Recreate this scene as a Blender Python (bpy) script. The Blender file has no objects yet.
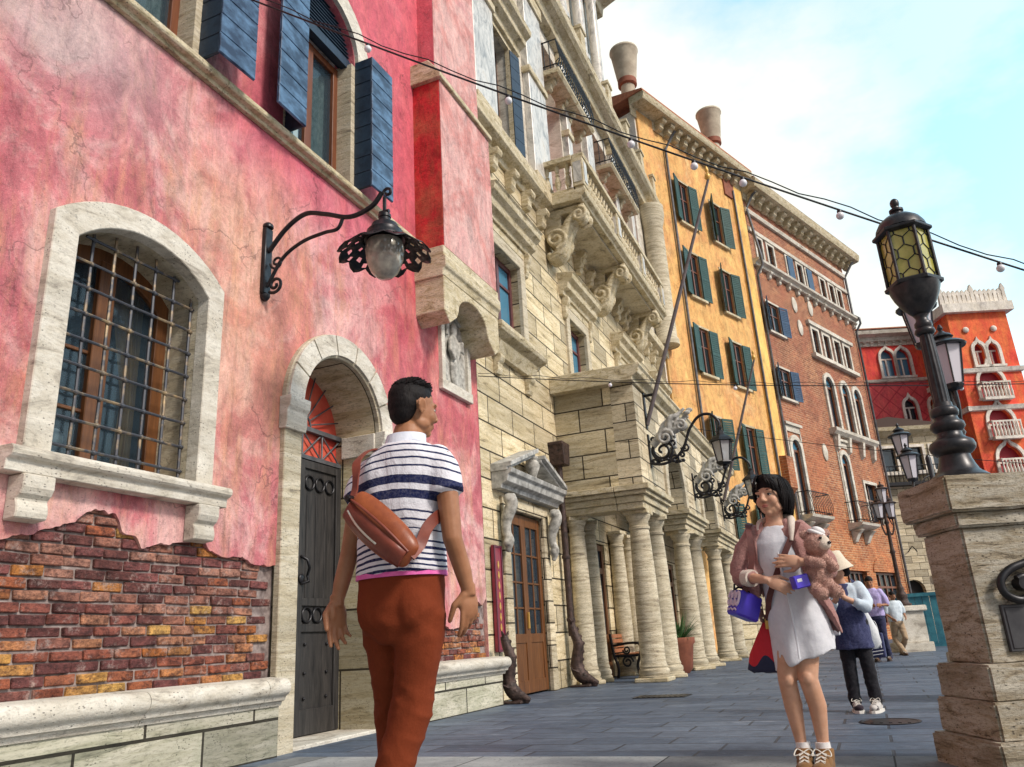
import bpy, bmesh, math, random
from mathutils import Vector, Matrix, Euler, noise
from mathutils.geometry import tessellate_polygon
R = math.radians; PI = math.pi
random.seed(7)
scene = bpy.context.scene
V = Vector

# ------------------------------------------------------------------ camera
MC = Matrix(((0.915, -0.174, -0.363), (0.399, 0.266, 0.877), (-0.056, -0.948, 0.313)))
def ortho(m):
    f = m.col[2].normalized(); d = m.col[1]; d = (d - f * d.dot(f)).normalized(); r = d.cross(f)
    return Matrix((r, d, f)).transposed()
MC = ortho(MC)
FPX = 784.0
CAM = V((0, 0, 0.80))
cam_d = bpy.data.cameras.new('camera'); cam_o = bpy.data.objects.new('camera', cam_d)
scene.collection.objects.link(cam_o); scene.camera = cam_o
cam_d.sensor_width = 36; cam_d.lens = FPX / 1024 * 36; cam_d.clip_start = 0.05; cam_d.clip_end = 2000
cm = Matrix((MC.col[0], -MC.col[1], -MC.col[2])).transposed().to_4x4(); cm.translation = CAM
cam_o.matrix_world = cm

# ------------------------------------------------------------------ world, sun, exposure
SUN_EL, SUN_AZ = 40, 106          # azimuth measured from +Y towards +X
w = bpy.data.worlds.new('World'); scene.world = w; w.use_nodes = True
nt = w.node_tree; nt.nodes.clear()
def wn(t, **k):
    n = nt.nodes.new(t)
    for a, b in k.items(): setattr(n, a, b)
    return n
out = wn('ShaderNodeOutputWorld'); bg = wn('ShaderNodeBackground'); bg.inputs['Strength'].default_value = 0.12
sky = wn('ShaderNodeTexSky', sky_type='NISHITA', sun_disc=False, sun_elevation=R(SUN_EL), sun_rotation=R(SUN_AZ))
sky.air_density = 1.0; sky.dust_density = 2.5; sky.ozone_density = 1.0
tc = wn('ShaderNodeTexCoord'); mp = wn('ShaderNodeMapping'); mp.inputs['Scale'].default_value = (1.0, 1.0, 1.9)
mp.inputs['Location'].default_value = (0.35, 0.2, 0.1)
nz = wn('ShaderNodeTexNoise'); nz.inputs['Scale'].default_value = 2.1; nz.inputs['Detail'].default_value = 9; nz.inputs['Roughness'].default_value = 0.60
cr = wn('ShaderNodeValToRGB'); cr.color_ramp.elements[0].position = 0.38; cr.color_ramp.elements[1].position = 0.62
mx = wn('ShaderNodeMix', data_type='RGBA')
mx.inputs['B'].default_value = (10.0, 9.95, 9.1, 1)
hz = wn('ShaderNodeSeparateXYZ'); hm = wn('ShaderNodeMapRange'); hm.inputs['From Min'].default_value = 0.30; hm.inputs['From Max'].default_value = 0.62
hm.inputs['To Min'].default_value = 0.85; hm.inputs['To Max'].default_value = -0.62
ad = wn('ShaderNodeMath', operation='ADD', use_clamp=True)
L = nt.links.new
L(tc.outputs['Generated'], mp.inputs['Vector']); L(mp.outputs[0], nz.inputs['Vector']); L(nz.outputs['Fac'], cr.inputs['Fac'])
L(tc.outputs['Generated'], hz.inputs[0])
q1_ = wn('ShaderNodeMath', operation='MULTIPLY'); q1_.inputs[1].default_value = 1.2; q2_ = wn('ShaderNodeMath', operation='MULTIPLY_ADD'); q2_.inputs[1].default_value = 0.8
L(hz.outputs['X'], q1_.inputs[0]); L(hz.outputs['Z'], q2_.inputs[0]); L(q1_.outputs[0], q2_.inputs[2]); L(q2_.outputs[0], hm.inputs['Value'])
L(cr.outputs['Color'], ad.inputs[0]); L(hm.outputs[0], ad.inputs[1]); L(ad.outputs[0], mx.inputs['Factor'])
hs = wn('ShaderNodeHueSaturation'); hs.inputs['Hue'].default_value = 0.455; hs.inputs['Saturation'].default_value = 0.95; hs.inputs['Value'].default_value = 3.9
L(sky.outputs[0], hs.inputs['Color']); L(hs.outputs[0], mx.inputs['A'])
bk_ = wn('ShaderNodeMapRange'); bk_.inputs['From Min'].default_value = 0.25; bk_.inputs['From Max'].default_value = 0.62; bk_.inputs['To Min'].default_value = 0.27; bk_.inputs['To Max'].default_value = 1.0; L(hz.outputs['Y'], bk_.inputs['Value'])   # bright clouds ahead; sky out of view dimmed to cut fill light
mu_ = wn('ShaderNodeMix', data_type='RGBA', blend_type='MULTIPLY'); mu_.inputs['Factor'].default_value = 1; L(mx.outputs['Result'], mu_.inputs['A']); L(bk_.outputs[0], mu_.inputs['B']); L(mu_.outputs['Result'], bg.inputs['Color']); L(bg.outputs[0], out.inputs[0])

sd = bpy.data.lights.new('sun', 'SUN'); so = bpy.data.objects.new('sun', sd); scene.collection.objects.link(so)
sd.energy = 3.4; sd.angle = R(10); sd.color = (1.0, 0.93, 0.82)
sdir = V((math.sin(R(SUN_AZ)) * math.cos(R(SUN_EL)), math.cos(R(SUN_AZ)) * math.cos(R(SUN_EL)), math.sin(R(SUN_EL))))
so.rotation_euler = sdir.to_track_quat('Z', 'Y').to_euler()
so.location = sdir * 60
vs = scene.view_settings; vs.view_transform = 'Standard'; vs.look = 'None'; vs.exposure = -0.12; vs.gamma = 1; vs.use_curve_mapping = False

# ------------------------------------------------------------------ measuring help (points on real planes)
def ray(u, v): return MC @ V(((u - 512) / FPX, (v - 383.5) / FPX, 1))
def at(u, v, axis, val):
    r = ray(u, v); i = 'xyz'.index(axis); return CAM + r * ((val - CAM[i]) / r[i])

# ------------------------------------------------------------------ mesh helper
class MB:
    def __init__(s): s.v = []; s.f = []
    def add(s, vs, fs):
        b = len(s.v); s.v += [V(p) for p in vs]; s.f += [tuple(i + b for i in f) for f in fs]; return s
    def box(s, x0, x1, y0, y1, z0, z1):
        return s.add([(x, y, z) for z in (z0, z1) for y in (y0, y1) for x in (x0, x1)],
                     [(0, 2, 3, 1), (4, 5, 7, 6), (0, 1, 5, 4), (2, 6, 7, 3), (0, 4, 6, 2), (1, 3, 7, 5)])
    def obox(s, c, size, rot):      # oriented box, rot = Matrix 3x3 or Euler tuple
        m = rot if isinstance(rot, Matrix) else Euler(rot).to_matrix()
        hx, hy, hz_ = [q / 2 for q in size]; c = V(c)
        return s.add([c + m @ V((x, y, z)) for z in (-hz_, hz_) for y in (-hy, hy) for x in (-hx, hx)],
                     [(0, 2, 3, 1), (4, 5, 7, 6), (0, 1, 5, 4), (2, 6, 7, 3), (0, 4, 6, 2), (1, 3, 7, 5)])
    def prism(s, poly, axis, a, b):
        def P(q, t):
            return {'x': (t, q[0], q[1]), 'y': (q[0], t, q[1]), 'z': (q[0], q[1], t)}[axis]
        n = len(poly); tri = tessellate_polygon([[V((p[0], p[1], 0)) for p in poly]])
        s.add([P(p, a) for p in poly] + [P(p, b) for p in poly],
              [tuple(t) for t in tri] + [tuple(i + n for i in reversed(t)) for t in tri] + [(i, (i + 1) % n, (i + 1) % n + n, i + n) for i in range(n)])
        return s
    def facade(s, outer, holes, x, depth):   # wall sheet in (y,z) at x with reveals going back
        loops = [[V((p[0], p[1], 0)) for p in l] for l in [outer] + holes]
        tri = tessellate_polygon(loops); flat = [p for l in loops for p in l]
        s.add([(x, p.x, p.y) for p in flat], [tuple(t) for t in tri])
        for l in loops:
            n = len(l)
            s.add([(x, p.x, p.y) for p in l] + [(x - depth, p.x, p.y) for p in l], [(i, (i + 1) % n, (i + 1) % n + n, i + n) for i in range(n)])
        return s
    def tube(s, path, r, n=8, caps=True, flat=1.0):
        path = [V(p) for p in path]; m = len(path); rs = r if isinstance(r, (list, tuple)) else [r] * m
        up = None; b = len(s.v)
        for i, p in enumerate(path):
            t = (path[min(i + 1, m - 1)] - path[max(i - 1, 0)]).normalized()
            if up is None:
                up = V((0, 0, 1)) if abs(t.z) < 0.9 else V((0, 1, 0))
            up = (up - t * up.dot(t)).normalized(); sd_ = t.cross(up)
            for k in range(n):
                a = 2 * PI * k / n
                s.v.append(p + (up * math.sin(a) * flat + sd_ * math.cos(a)) * rs[i])
        for i in range(m - 1):
            for k in range(n):
                s.f.append((b + i * n + k, b + i * n + (k + 1) % n, b + (i + 1) * n + (k + 1) % n, b + (i + 1) * n + k))
        if caps:
            s.f.append(tuple(b + k for k in reversed(range(n)))); s.f.append(tuple(b + (m - 1) * n + k for k in range(n)))
        return s
    def lathe(s, prof, c=(0, 0), n=20, sq=(1, 1), z=0, seg=None):
        b = len(s.v); m = len(prof)
        for r_, z_ in prof:
            for k in range(n):
                a = 2 * PI * (k + 0.5) / n; s.v.append(V((c[0] + r_ * sq[0] * math.cos(a), c[1] + r_ * sq[1] * math.sin(a), z + z_)))
        for i in range(m - 1):
            for k in range(n): s.f.append((b + i * n + k, b + i * n + (k + 1) % n, b + (i + 1) * n + (k + 1) % n, b + (i + 1) * n + k))
        s.f.append(tuple(b + k for k in reversed(range(n)))); s.f.append(tuple(b + (m - 1) * n + k for k in range(n)))
        return s
    def ell(s, c, r, rot=None, n=16, m=10):
        b = len(s.v); c = V(c); M_ = rot if rot is not None else Matrix.Identity(3)
        r = r if hasattr(r, '__len__') else (r, r, r)
        s.v.append(c + M_ @ V((0, 0, r[2])))
        for i in range(1, m):
            t = PI * i / m
            for k in range(n):
                a = 2 * PI * k / n; s.v.append(c + M_ @ V((r[0] * math.sin(t) * math.cos(a), r[1] * math.sin(t) * math.sin(a), r[2] * math.cos(t))))
        s.v.append(c - M_ @ V((0, 0, r[2]))); e = len(s.v) - 1
        for k in range(n):
            s.f.append((b, b + 1 + k, b + 1 + (k + 1) % n)); s.f.append((e, b + 1 + (m - 2) * n + (k + 1) % n, b + 1 + (m - 2) * n + k))
        for i in range(m - 2):
            for k in range(n):
                q = b + 1 + i * n; s.f.append((q + k, q + n + k, q + n + (k + 1) % n, q + (k + 1) % n))
        return s
    def rings(s, rg, n=24, p=2.0):    # rg: (center, rx, ry[, tilt Matrix]) horizontal super-ellipse rings
        b = len(s.v); m = len(rg)
        for q in rg:
            c = V(q[0]); T = q[3] if len(q) > 3 else Matrix.Identity(3)
            for k in range(n):
                a = 2 * PI * k / n; ca, sa = math.cos(a), math.sin(a)
                d = (abs(ca) ** p + abs(sa) ** p) ** (-1 / p)
                s.v.append(c + T @ V((q[1] * ca * d, q[2] * sa * d, 0)))
        for i in range(m - 1):
            for k in range(n): s.f.append((b + i * n + k, b + i * n + (k + 1) % n, b + (i + 1) * n + (k + 1) % n, b + (i + 1) * n + k))
        s.f.append(tuple(b + k for k in reversed(range(n)))); s.f.append(tuple(b + (m - 1) * n + k for k in range(n)))
        return s
    def limb(s, pts, rs, n=14):
        pts = [V(p) for p in pts]; s.tube(pts, rs, n)
        for p, r_ in zip(pts, rs): s.ell(p, r_ * 0.995, n=n, m=8)
        return s
    def build(s, name, m, parent=None, bevel=0, smooth=0, fuse=0, relax=0, fn=None, jit=0):
        me = bpy.data.meshes.new(name); me.from_pydata([tuple(p) for p in s.v], [], s.f)
        bm = bmesh.new(); bm.from_mesh(me)
        bmesh.ops.recalc_face_normals(bm, faces=bm.faces)
        if bevel:
            bmesh.ops.remove_doubles(bm, verts=bm.verts, dist=1e-5)
            es = [e for e in bm.edges if len(e.link_faces) == 2 and e.calc_face_angle(0) > 0.6]
            try: bmesh.ops.bevel(bm, geom=es, offset=bevel, segments=1, affect='EDGES', clamp_overlap=True)
            except Exception: pass
        bm.to_mesh(me); bm.free()
        o = bpy.data.objects.new(name, me); scene.collection.objects.link(o)
        if fuse:
            md = o.modifiers.new('r', 'REMESH'); md.mode = 'VOXEL'; md.voxel_size = fuse
            if relax: sm_ = o.modifiers.new('s', 'SMOOTH'); sm_.iterations = relax; sm_.factor = 0.5
            dg = bpy.context.evaluated_depsgraph_get(); me2 = bpy.data.meshes.new_from_object(o.evaluated_get(dg))
            o.modifiers.clear(); o.data = me2; bpy.data.meshes.remove(me); me = me2; me.name = name
        if fn:
            nr = [v_.normal.copy() for v_ in me.vertices]
            for v_, n_ in zip(me.vertices, nr): v_.co = fn(v_.co.copy(), n_)
        if smooth or fuse:
            me.polygons.foreach_set('use_smooth', [True] * len(me.polygons))
            if smooth and not fuse: me.set_sharp_from_angle(angle=R(smooth))
        if not fuse:
            uv = me.uv_layers.new(name='UVMap').data
            for p in me.polygons:
                n_ = p.normal
                if abs(n_.z) > 0.75:
                    for li in p.loop_indices:
                        c = me.vertices[me.loops[li].vertex_index].co; uv[li].uv = (c.x, c.y)
                else:
                    if abs(n_.x) >= abs(n_.y): h = 1
                    else: h = 0
                    for li in p.loop_indices:
                        c = me.vertices[me.loops[li].vertex_index].co; uv[li].uv = (c[h], c.z)
        if isinstance(m, (list, tuple)):
            for q in m: me.materials.append(q)
        else: me.materials.append(m)
        if parent: o.parent = parent
        return o

def tag(o, label=None, cat=None, group=None, kind=None):
    if label: o['label'] = label
    if cat: o['category'] = cat
    if group: o['group'] = group
    if kind: o['kind'] = kind
    return o
def thing(name, label, cat, loc=(0, 0, 0), rz=0, group=None):
    o = bpy.data.objects.new(name, None); scene.collection.objects.link(o); o.empty_display_size = 0.3
    o.location = loc; o.rotation_euler = (0, 0, rz); return tag(o, label, cat, group)
def copy_tree(o, parent=None):
    c = o.copy(); scene.collection.objects.link(c)
    if parent is not None: c.parent = parent
    for ch in list(o.children): copy_tree(ch, c)
    return c
def arch(y0, y1, z0, zs, rise=None, n=14, tip=0):
    cy = (y0 + y1) / 2; h = (y1 - y0) / 2; rise = h if rise is None else rise
    pts = [(y0, z0), (y1, z0)]
    if rise >= h - 1e-6:
        for k in range(n + 1):
            a = PI * k / n; x = math.cos(a); z = math.sin(a) * rise
            if tip: z += tip * max(0, 1 - abs(x) * 2.2) ** 1.5
            pts.append((cy + h * x, zs + z))
    else:
        r_ = (h * h + rise * rise) / (2 * rise); a0 = math.asin(h / r_)
        for k in range(n + 1):
            a = a0 - 2 * a0 * k / n; pts.append((cy + r_ * math.sin(a), zs + rise - r_ + r_ * math.cos(a)))
    return pts
def ring_poly(outer, inner):      # two arch() outlines sharing an open bottom -> one band polygon
    return [outer[0]] + list(reversed(outer[2:])) + [outer[1], inner[1]] + inner[2:] + [inner[0]]

def bez(pts, n=10):
    P = [V(p) for p in pts]; o = []
    for i in range(len(P) - 1):
        p0 = P[max(i - 1, 0)]; p1 = P[i]; p2 = P[i + 1]; p3 = P[min(i + 2, len(P) - 1)]
        for j in range(n):
            t = j / n; o.append(0.5 * ((2 * p1) + (p2 - p0) * t + (2 * p0 - 5 * p1 + 4 * p2 - p3) * t * t + (3 * p1 - p0 - 3 * p2 + p3) * t ** 3))
    return o + [P[-1]]
def spiral(c, r0, r1, a0, turns, n=24, plane='xz', y=0):
    o = []
    for i in range(n + 1):
        t = i / n; r_ = r0 + (r1 - r0) * t; a = a0 + turns * 2 * PI * t
        o.append((c[0] + r_ * math.cos(a), y, c[1] + r_ * math.sin(a)))
    return o
# ------------------------------------------------------------------ materials
def mat(name, base=(0.5, 0.5, 0.5), rough=0.6, metal=0, spec=0.5):
    m = bpy.data.materials.new(name); m.use_nodes = True; n = m.node_tree.nodes; b = n['Principled BSDF']
    b.inputs['Base Color'].default_value = (*base, 1); b.inputs['Roughness'].default_value = rough; b.inputs['Metallic'].default_value = metal
    b.inputs['Specular IOR Level'].default_value = spec
    return m
class N:
    def __init__(s, m): s.m = m; s.t = m.node_tree; s.b = s.t.nodes['Principled BSDF']
    def n(s, t, **k):
        q = s.t.nodes.new(t)
        for a, b in k.items():
            if a.startswith('i_'): q.inputs[a[2:].replace('_', ' ')].default_value = b
            else: setattr(q, a, b)
        return q
    def l(s, a, b): s.t.links.new(a, b)
    def coord(s, uv=False, scale=(1, 1, 1), loc=(0, 0, 0)):
        c = s.n('ShaderNodeTexCoord'); m_ = s.n('ShaderNodeMapping'); m_.inputs['Scale'].default_value = scale; m_.inputs['Location'].default_value = loc
        s.l(c.outputs['UV' if uv else 'Object'], m_.inputs['Vector']); return m_.outputs[0]
    def noise(s, vec, scale, detail=6, rough=0.6, dist=0):
        q = s.n('ShaderNodeTexNoise'); q.inputs['Scale'].default_value = scale; q.inputs['Detail'].default_value = detail
        q.inputs['Roughness'].default_value = rough; q.inputs['Distortion'].default_value = dist; s.l(vec, q.inputs['Vector']); return q.outputs['Fac']
    def ramp(s, fac, stops, interp='LINEAR'):
        q = s.n('ShaderNodeValToRGB'); e = q.color_ramp.elements; q.color_ramp.interpolation = interp
        while len(e) < len(stops): e.new(0.5)
        for x, (p, c) in zip(e, stops): x.position = p; x.color = (*c, 1) if hasattr(c, '__len__') else (c, c, c, 1)
        s.l(fac, q.inputs['Fac']); return q.outputs['Color']
    def mix(s, fac, a, b, mode='MIX'):
        q = s.n('ShaderNodeMix', data_type='RGBA', blend_type=mode)
        for k, v_ in (('Factor', fac), ('A', a), ('B', b)):
            if hasattr(v_, 'is_linked') or isinstance(v_, bpy.types.NodeSocket): s.l(v_, q.inputs[k])
            else: q.inputs[k].default_value = v_ if k == 'Factor' else (*v_, 1)
        return q.outputs['Result']
    def math(s, op, a, b=0.0, clamp=False):
        q = s.n('ShaderNodeMath', operation=op, use_clamp=clamp)
        for i, v_ in enumerate((a, b)):
            if isinstance(v_, bpy.types.NodeSocket): s.l(v_, q.inputs[i])
            else: q.inputs[i].default_value = v_
        return q.outputs[0]
    def col(s, c): s.l(c, s.b.inputs['Base Color'])
    def bump(s, h, strength=0.4, dist=0.02):
        q = s.n('ShaderNodeBump'); q.inputs['Strength'].default_value = strength; q.inputs['Distance'].default_value = dist
        s.l(h, q.inputs['Height']); s.l(q.outputs[0], s.b.inputs['Normal'])
def noisy(name, a, b, scale=8, rough=0.6, bump=0.2, bd=0.01, metal=0, sc=(1, 1, 1), spec=0.5, detail=6, lo=0.35, hi=0.65):
    m = mat(name, a, rough, metal, spec); k = N(m); v_ = k.coord(scale=sc); f = k.noise(v_, scale, detail)
    k.col(k.ramp(f, [(lo, a), (hi, b)])); 
    if bump: k.bump(f, bump, bd)
    return m
def plaster(name, cols, grime, gscale=1.0, patch=None, rough=0.85):
    m = mat(name, cols[0], rough, 0, 0.25); k = N(m); v_ = k.coord(); vs_ = k.coord(scale=(2.2, 2.2, 0.45))
    f1 = k.noise(v_, 0.8 * gscale, 8, 0.65, 0.6); c = k.ramp(f1, [(0.30, cols[0]), (0.46, cols[1]), (0.58, cols[2]), (0.72, cols[3])])
    f2 = k.noise(vs_, 1.5 * gscale, 8, 0.7, 0.3); c = k.mix(k.ramp(f2, [(0.48, 0.0), (0.72, 0.75)]), c, cols[4])
    f3 = k.noise(v_, 14 * gscale, 7, 0.8); c = k.mix(k.ramp(f3, [(0.53, 0.0), (0.70, 0.6)]), c, grime)
    f5 = k.noise(vs_, 0.9 * gscale, 9, 0.8, 1.0); c = k.mix(k.ramp(f5, [(0.54, 0.0), (0.68, 0.6)]), c, grime)
    f4 = k.noise(v_, 55, 3, 0.6); c = k.mix(k.ramp(f4, [(0.63, 0.0), (0.72, 0.7)]), c, tuple(x * 0.35 for x in grime))
    if patch:
        for (y0, y1, z0, z1, soft, colr, amt) in patch:   # repainted areas of wall, in wall coordinates
            sx = k.n('ShaderNodeSeparateXYZ'); k.l(k.coord(), sx.inputs[0]); wob = k.math('MULTIPLY', k.math('SUBTRACT', f1, 0.5), 1.6)
            fac = amt
            for ax, a, sg in ((1, y0, 1), (1, y1, -1), (2, z0, 1), (2, z1, -1)):
                t_ = k.math('ADD', k.math('MULTIPLY', k.math('SUBTRACT', k.math('ADD', sx.outputs[ax], wob), a), sg / soft), 0.5, True)
                fac = k.math('MULTIPLY', t_, fac)
            c = k.mix(fac, c, colr)
    vo = k.n('ShaderNodeTexVoronoi', feature='DISTANCE_TO_EDGE'); vo.inputs['Scale'].default_value = 0.75 * gscale
    dv = k.n('ShaderNodeVectorMath', operation='ADD'); nz_ = k.n('ShaderNodeTexNoise'); nz_.inputs['Scale'].default_value = 2.6; nz_.inputs['Detail'].default_value = 8; k.l(v_, nz_.inputs['Vector'])
    k.l(v_, dv.inputs[0]); k.l(nz_.outputs['Color'], dv.inputs[1]); k.l(dv.outputs[0], vo.inputs['Vector'])
    crk = k.math('MULTIPLY', k.math('LESS_THAN', vo.outputs['Distance'], 0.006 * gscale), k.ramp(k.noise(k.coord(loc=(7, 3, 1)), .7, 3), [(.50, 0.0), (.56, 1.0)]))
    c = k.mix(k.math('MULTIPLY', crk, .4), c, tuple(x * .6 for x in grime))
    drip = k.noise(k.coord(scale=(5, 5, .22)), 1.6 * gscale, 7, .7); c = k.mix(k.ramp(drip, [(0.58, 0.0), (0.72, 0.45)]), c, grime)
    c = k.mix(k.ramp(k.noise(v_, 130, 3, .6), [(.55, 0.0), (.72, .35)]), c, tuple(min(1, x * 1.15 + .06) for x in cols[2]))
    c = k.mix(.9, c, k.ramp(k.noise(k.coord(scale=(1.3, 1.3, .8), loc=(4, 9, 2)), 2.6 * gscale, 11, .82, .5), [(.30, (.42, .40, .42)), (.46, (.88, .86, .86)), (.56, (1.1, 1.08, 1.06)), (.72, (1.45, 1.42, 1.38))]), 'MULTIPLY')
    k.col(c); h = k.math('SUBTRACT', k.math('ADD', k.math('ADD', k.noise(v_, 5, 8, 0.7), k.math('MULTIPLY', f3, 0.6)), k.math('MULTIPLY', k.noise(v_, 60, 4, .7), .25)), k.math('MULTIPLY', crk, .5)); k.bump(h, 0.75, 0.03)
    return m
def stone(name, a, b, dark, joint=None, scale=1.0, vein=1.0, rough=0.75, jw=0.012, off=0.5, mossy=None, ani=1.0):
    """banded travertine; joint=(course length, course height) adds recessed ashlar joints; ani=0 gives a plainer, pitted block"""
    m = mat(name, a, rough, 0, 0.3); k = N(m); o_ = k.coord()
    zs = 1.2 + 2.4 * ani; xs = 0.42 if ani > .5 else 0.9
    ge = k.n('ShaderNodeObjectInfo'); sh = k.n('ShaderNodeVectorMath', operation='ADD'); k.l(k.coord(scale=(xs, xs, zs)), sh.inputs[0]); rv_ = k.n('ShaderNodeMath', operation='MULTIPLY'); k.l(ge.outputs['Random'], rv_.inputs[0]); rv_.inputs[1].default_value = 37.0; k.l(rv_.outputs[0], sh.inputs[1]); v_ = sh.outputs[0]
    band = k.noise(v_, 3.0 * scale, 9, 0.68, 0.9); fine = k.noise(k.coord(scale=(1.5, 1.5, 3 + 6 * ani)), 9 * scale, 7, 0.72, 0.4)
    broad = k.noise(k.coord(scale=(.25, .25, 1.6), loc=(2, 5, 1)), 1.7 * scale, 4, 0.6, .6); spk = k.noise(o_, 38, 6, 0.75); big = k.noise(o_, 1.3, 7, 0.7, .5)
    c = k.ramp(band, [(0.33, dark), (0.43, b), (0.55, a), (0.75, tuple(min(1, x * 1.18) for x in a))])
    c = k.mix(k.ramp(fine, [(0.50, 0.0), (0.68, 0.8 * vein)]), c, dark)
    c = k.mix(k.ramp(broad, [(0.50, 0.0), (0.66, 0.5)]), c, tuple(x * .62 for x in b))
    c = k.mix(k.ramp(big, [(0.48, 0.0), (0.70, 0.55)]), c, mossy or b)
    c = k.mix(k.ramp(spk, [(0.56, 0.0), (0.70, 0.6)]), c, tuple(x * .7 for x in dark))
    vo = k.n('ShaderNodeTexVoronoi'); vo.inputs['Scale'].default_value = 26; k.l(k.coord(scale=(1, 1, 1.8)), vo.inputs['Vector'])
    pit = k.math('MULTIPLY', k.math('LESS_THAN', vo.outputs['Distance'], 0.20), k.ramp(k.noise(o_, 6, 4, .7), [(.50, 0.0), (.58, 1.0)]))
    c = k.mix(k.math('MULTIPLY', pit, .75), c, tuple(x * .5 for x in dark))
    h = k.math('SUBTRACT', k.math('ADD', k.math('MULTIPLY', fine, -0.3), k.math('MULTIPLY', k.math('ADD', band, spk), .5)), k.math('MULTIPLY', pit, .6))
    if joint:
        bt = k.n('ShaderNodeTexBrick', offset=off); bt.inputs['Scale'].default_value = 1; bt.inputs['Brick Width'].default_value = joint[0]
        bt.inputs['Row Height'].default_value = joint[1]; bt.inputs['Mortar Size'].default_value = jw; bt.inputs['Mortar Smooth'].default_value = 0.15
        bt.inputs['Color1'].default_value = (0.52, 0.51, 0.49, 1); bt.inputs['Color2'].default_value = (1.2, 1.17, 1.1, 1); bt.inputs['Bias'].default_value = 0.1
        k.l(k.coord(uv=True), bt.inputs['Vector'])
        c = k.mix(1.0, c, k.mix(bt.outputs['Fac'], bt.outputs['Color'], (0.09, 0.08, 0.07)), 'MULTIPLY')
        h = k.math('SUBTRACT', k.math('MULTIPLY', h, 0.30), bt.outputs['Fac'])
    k.col(c); k.bump(h, 0.7, 0.022); return m
def bricks(name, c1, c2, c3, mortar, bw=0.25, bh=0.075, rough=0.85, ms=0.010, low=None):
    m = mat(name, c1, rough, 0, 0.2); k = N(m); uv = k.coord(uv=True)
    bt = k.n('ShaderNodeTexBrick'); k.l(uv, bt.inputs['Vector'])
    for a, b in (('Scale', 1), ('Brick Width', bw), ('Row Height', bh), ('Mortar Size', ms), ('Mortar Smooth', 0.2), ('Bias', 0.0)): bt.inputs[a].default_value = b
    bt.inputs['Color1'].default_value = (*c1, 1); bt.inputs['Color2'].default_value = (*c2, 1); bt.inputs['Mortar'].default_value = (*mortar, 1)
    big = k.noise(k.coord(), 0.55, 7, 0.7, 0.8); sm_ = k.noise(k.coord(scale=(1, 1, 2.6)), 4.5, 6, 0.75)
    c = k.mix(k.ramp(big, [(0.42, 0.0), (0.62, 0.7)]), bt.outputs['Color'], c3)
    c = k.mix(k.ramp(sm_, [(0.48, 0.0), (0.70, 0.75)]), c, tuple(x * 0.28 for x in c1))
    c = k.mix(k.ramp(k.noise(k.coord(), 9, 5, 0.7), [(0.60, 0.0), (0.75, 0.6)]), c, mortar)
    c = k.mix(.9, c, k.ramp(k.noise(k.coord(loc=(4, 9, 2)), 1.1, 11, .85, .5), [(.30, (.45, .42, .42)), (.48, (.95, .93, .92)), (.58, (1.15, 1.12, 1.06)), (.72, (1.5, 1.42, 1.3))]), 'MULTIPLY')
    if low:
        sx = k.n('ShaderNodeSeparateXYZ'); k.l(k.coord(), sx.inputs[0]); t_ = k.math('ADD', k.math('MULTIPLY', k.math('SUBTRACT', 9.0, sx.outputs[2]), .10), k.math('MULTIPLY', k.math('SUBTRACT', big, .5), 2.2), True)
        c = k.mix(k.math('MULTIPLY', t_, .8), c, k.mix(1.0, c, low, 'MULTIPLY'))
    k.col(c); k.bump(k.math('ADD', k.math('MULTIPLY', bt.outputs['Fac'], -1), k.math('MULTIPLY', sm_, 0.6)), 0.6, 0.02); return m
def wood(name, a, b, rough=0.5, sc=(8, 8, 0.7), spec=0.4):
    m = mat(name, a, rough, 0, spec); k = N(m); v_ = k.coord(scale=sc); f = k.noise(v_, 3.0, 8, 0.7, 0.5)
    k.col(k.ramp(f, [(0.3, a), (0.7, b)])); k.bump(f, 0.3, 0.006); return m
def glass(name, tint, trans=0.55):
    m = mat(name, tint, 0.06, 0, 0.9); t = m.node_tree; b = t.nodes['Principled BSDF']; o = t.nodes['Material Output']
    tr = t.nodes.new('ShaderNodeBsdfTransparent'); tr.inputs[0].default_value = (0.8, 0.88, 0.9, 1); ms = t.nodes.new('ShaderNodeMixShader'); ms.inputs[0].default_value = trans
    k = N(m); k.bump(k.noise(k.coord(), 2.2, 2), 0.06, 0.02)
    t.links.new(b.outputs[0], ms.inputs[1]); t.links.new(tr.outputs[0], ms.inputs[2]); t.links.new(ms.outputs[0], o.inputs[0]); return m

M = {}
M['pink'] = plaster('pink_plaster', [(0.37, 0.070, 0.10), (0.56, 0.175, 0.20), (0.74, 0.46, 0.44), (0.42, 0.10, 0.14), (0.62, 0.33, 0.18)], (0.10, 0.062, 0.065), 1.15,
    patch=[(7.6, 20, 4.0, 20, 2.2, (0.52, 0.05, 0.075), 0.7), (4.8, 7.8, 5.3, 6.3, 1.0, (0.56, 0.09, 0.16), 0.65), (5.0, 20, 6.0, 20, 1.2, (0.64, 0.12, 0.17), 0.7), (0.0, 4.0, 4.9, 6.1, 0.9, (0.50, 0.42, 0.43), 0.6), (4.6, 6.0, 2.6, 5.4, 0.9, (0.74, 0.42, 0.24), 0.4)])
M['crimson'] = plaster('shaded_crimson_plaster', [(0.36, 0.015, 0.02), (0.60, 0.03, 0.04), (0.50, 0.10, 0.06), (0.42, 0.012, 0.02), (0.34, 0.10, 0.05)], (0.13, 0.03, 0.02), 1.6)  # crimson paint, deepened in colour for the bay side the sun misses
M['paleplaster'] = plaster('lit_pink_plaster', [(0.62, 0.26, 0.27), (0.72, 0.46, 0.43), (0.60, 0.26, 0.24), (0.66, 0.54, 0.52), (0.56, 0.22, 0.20)], (0.26, 0.20, 0.20), 1.1)  # paler tone painted in for the lit bay fronts
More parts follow.
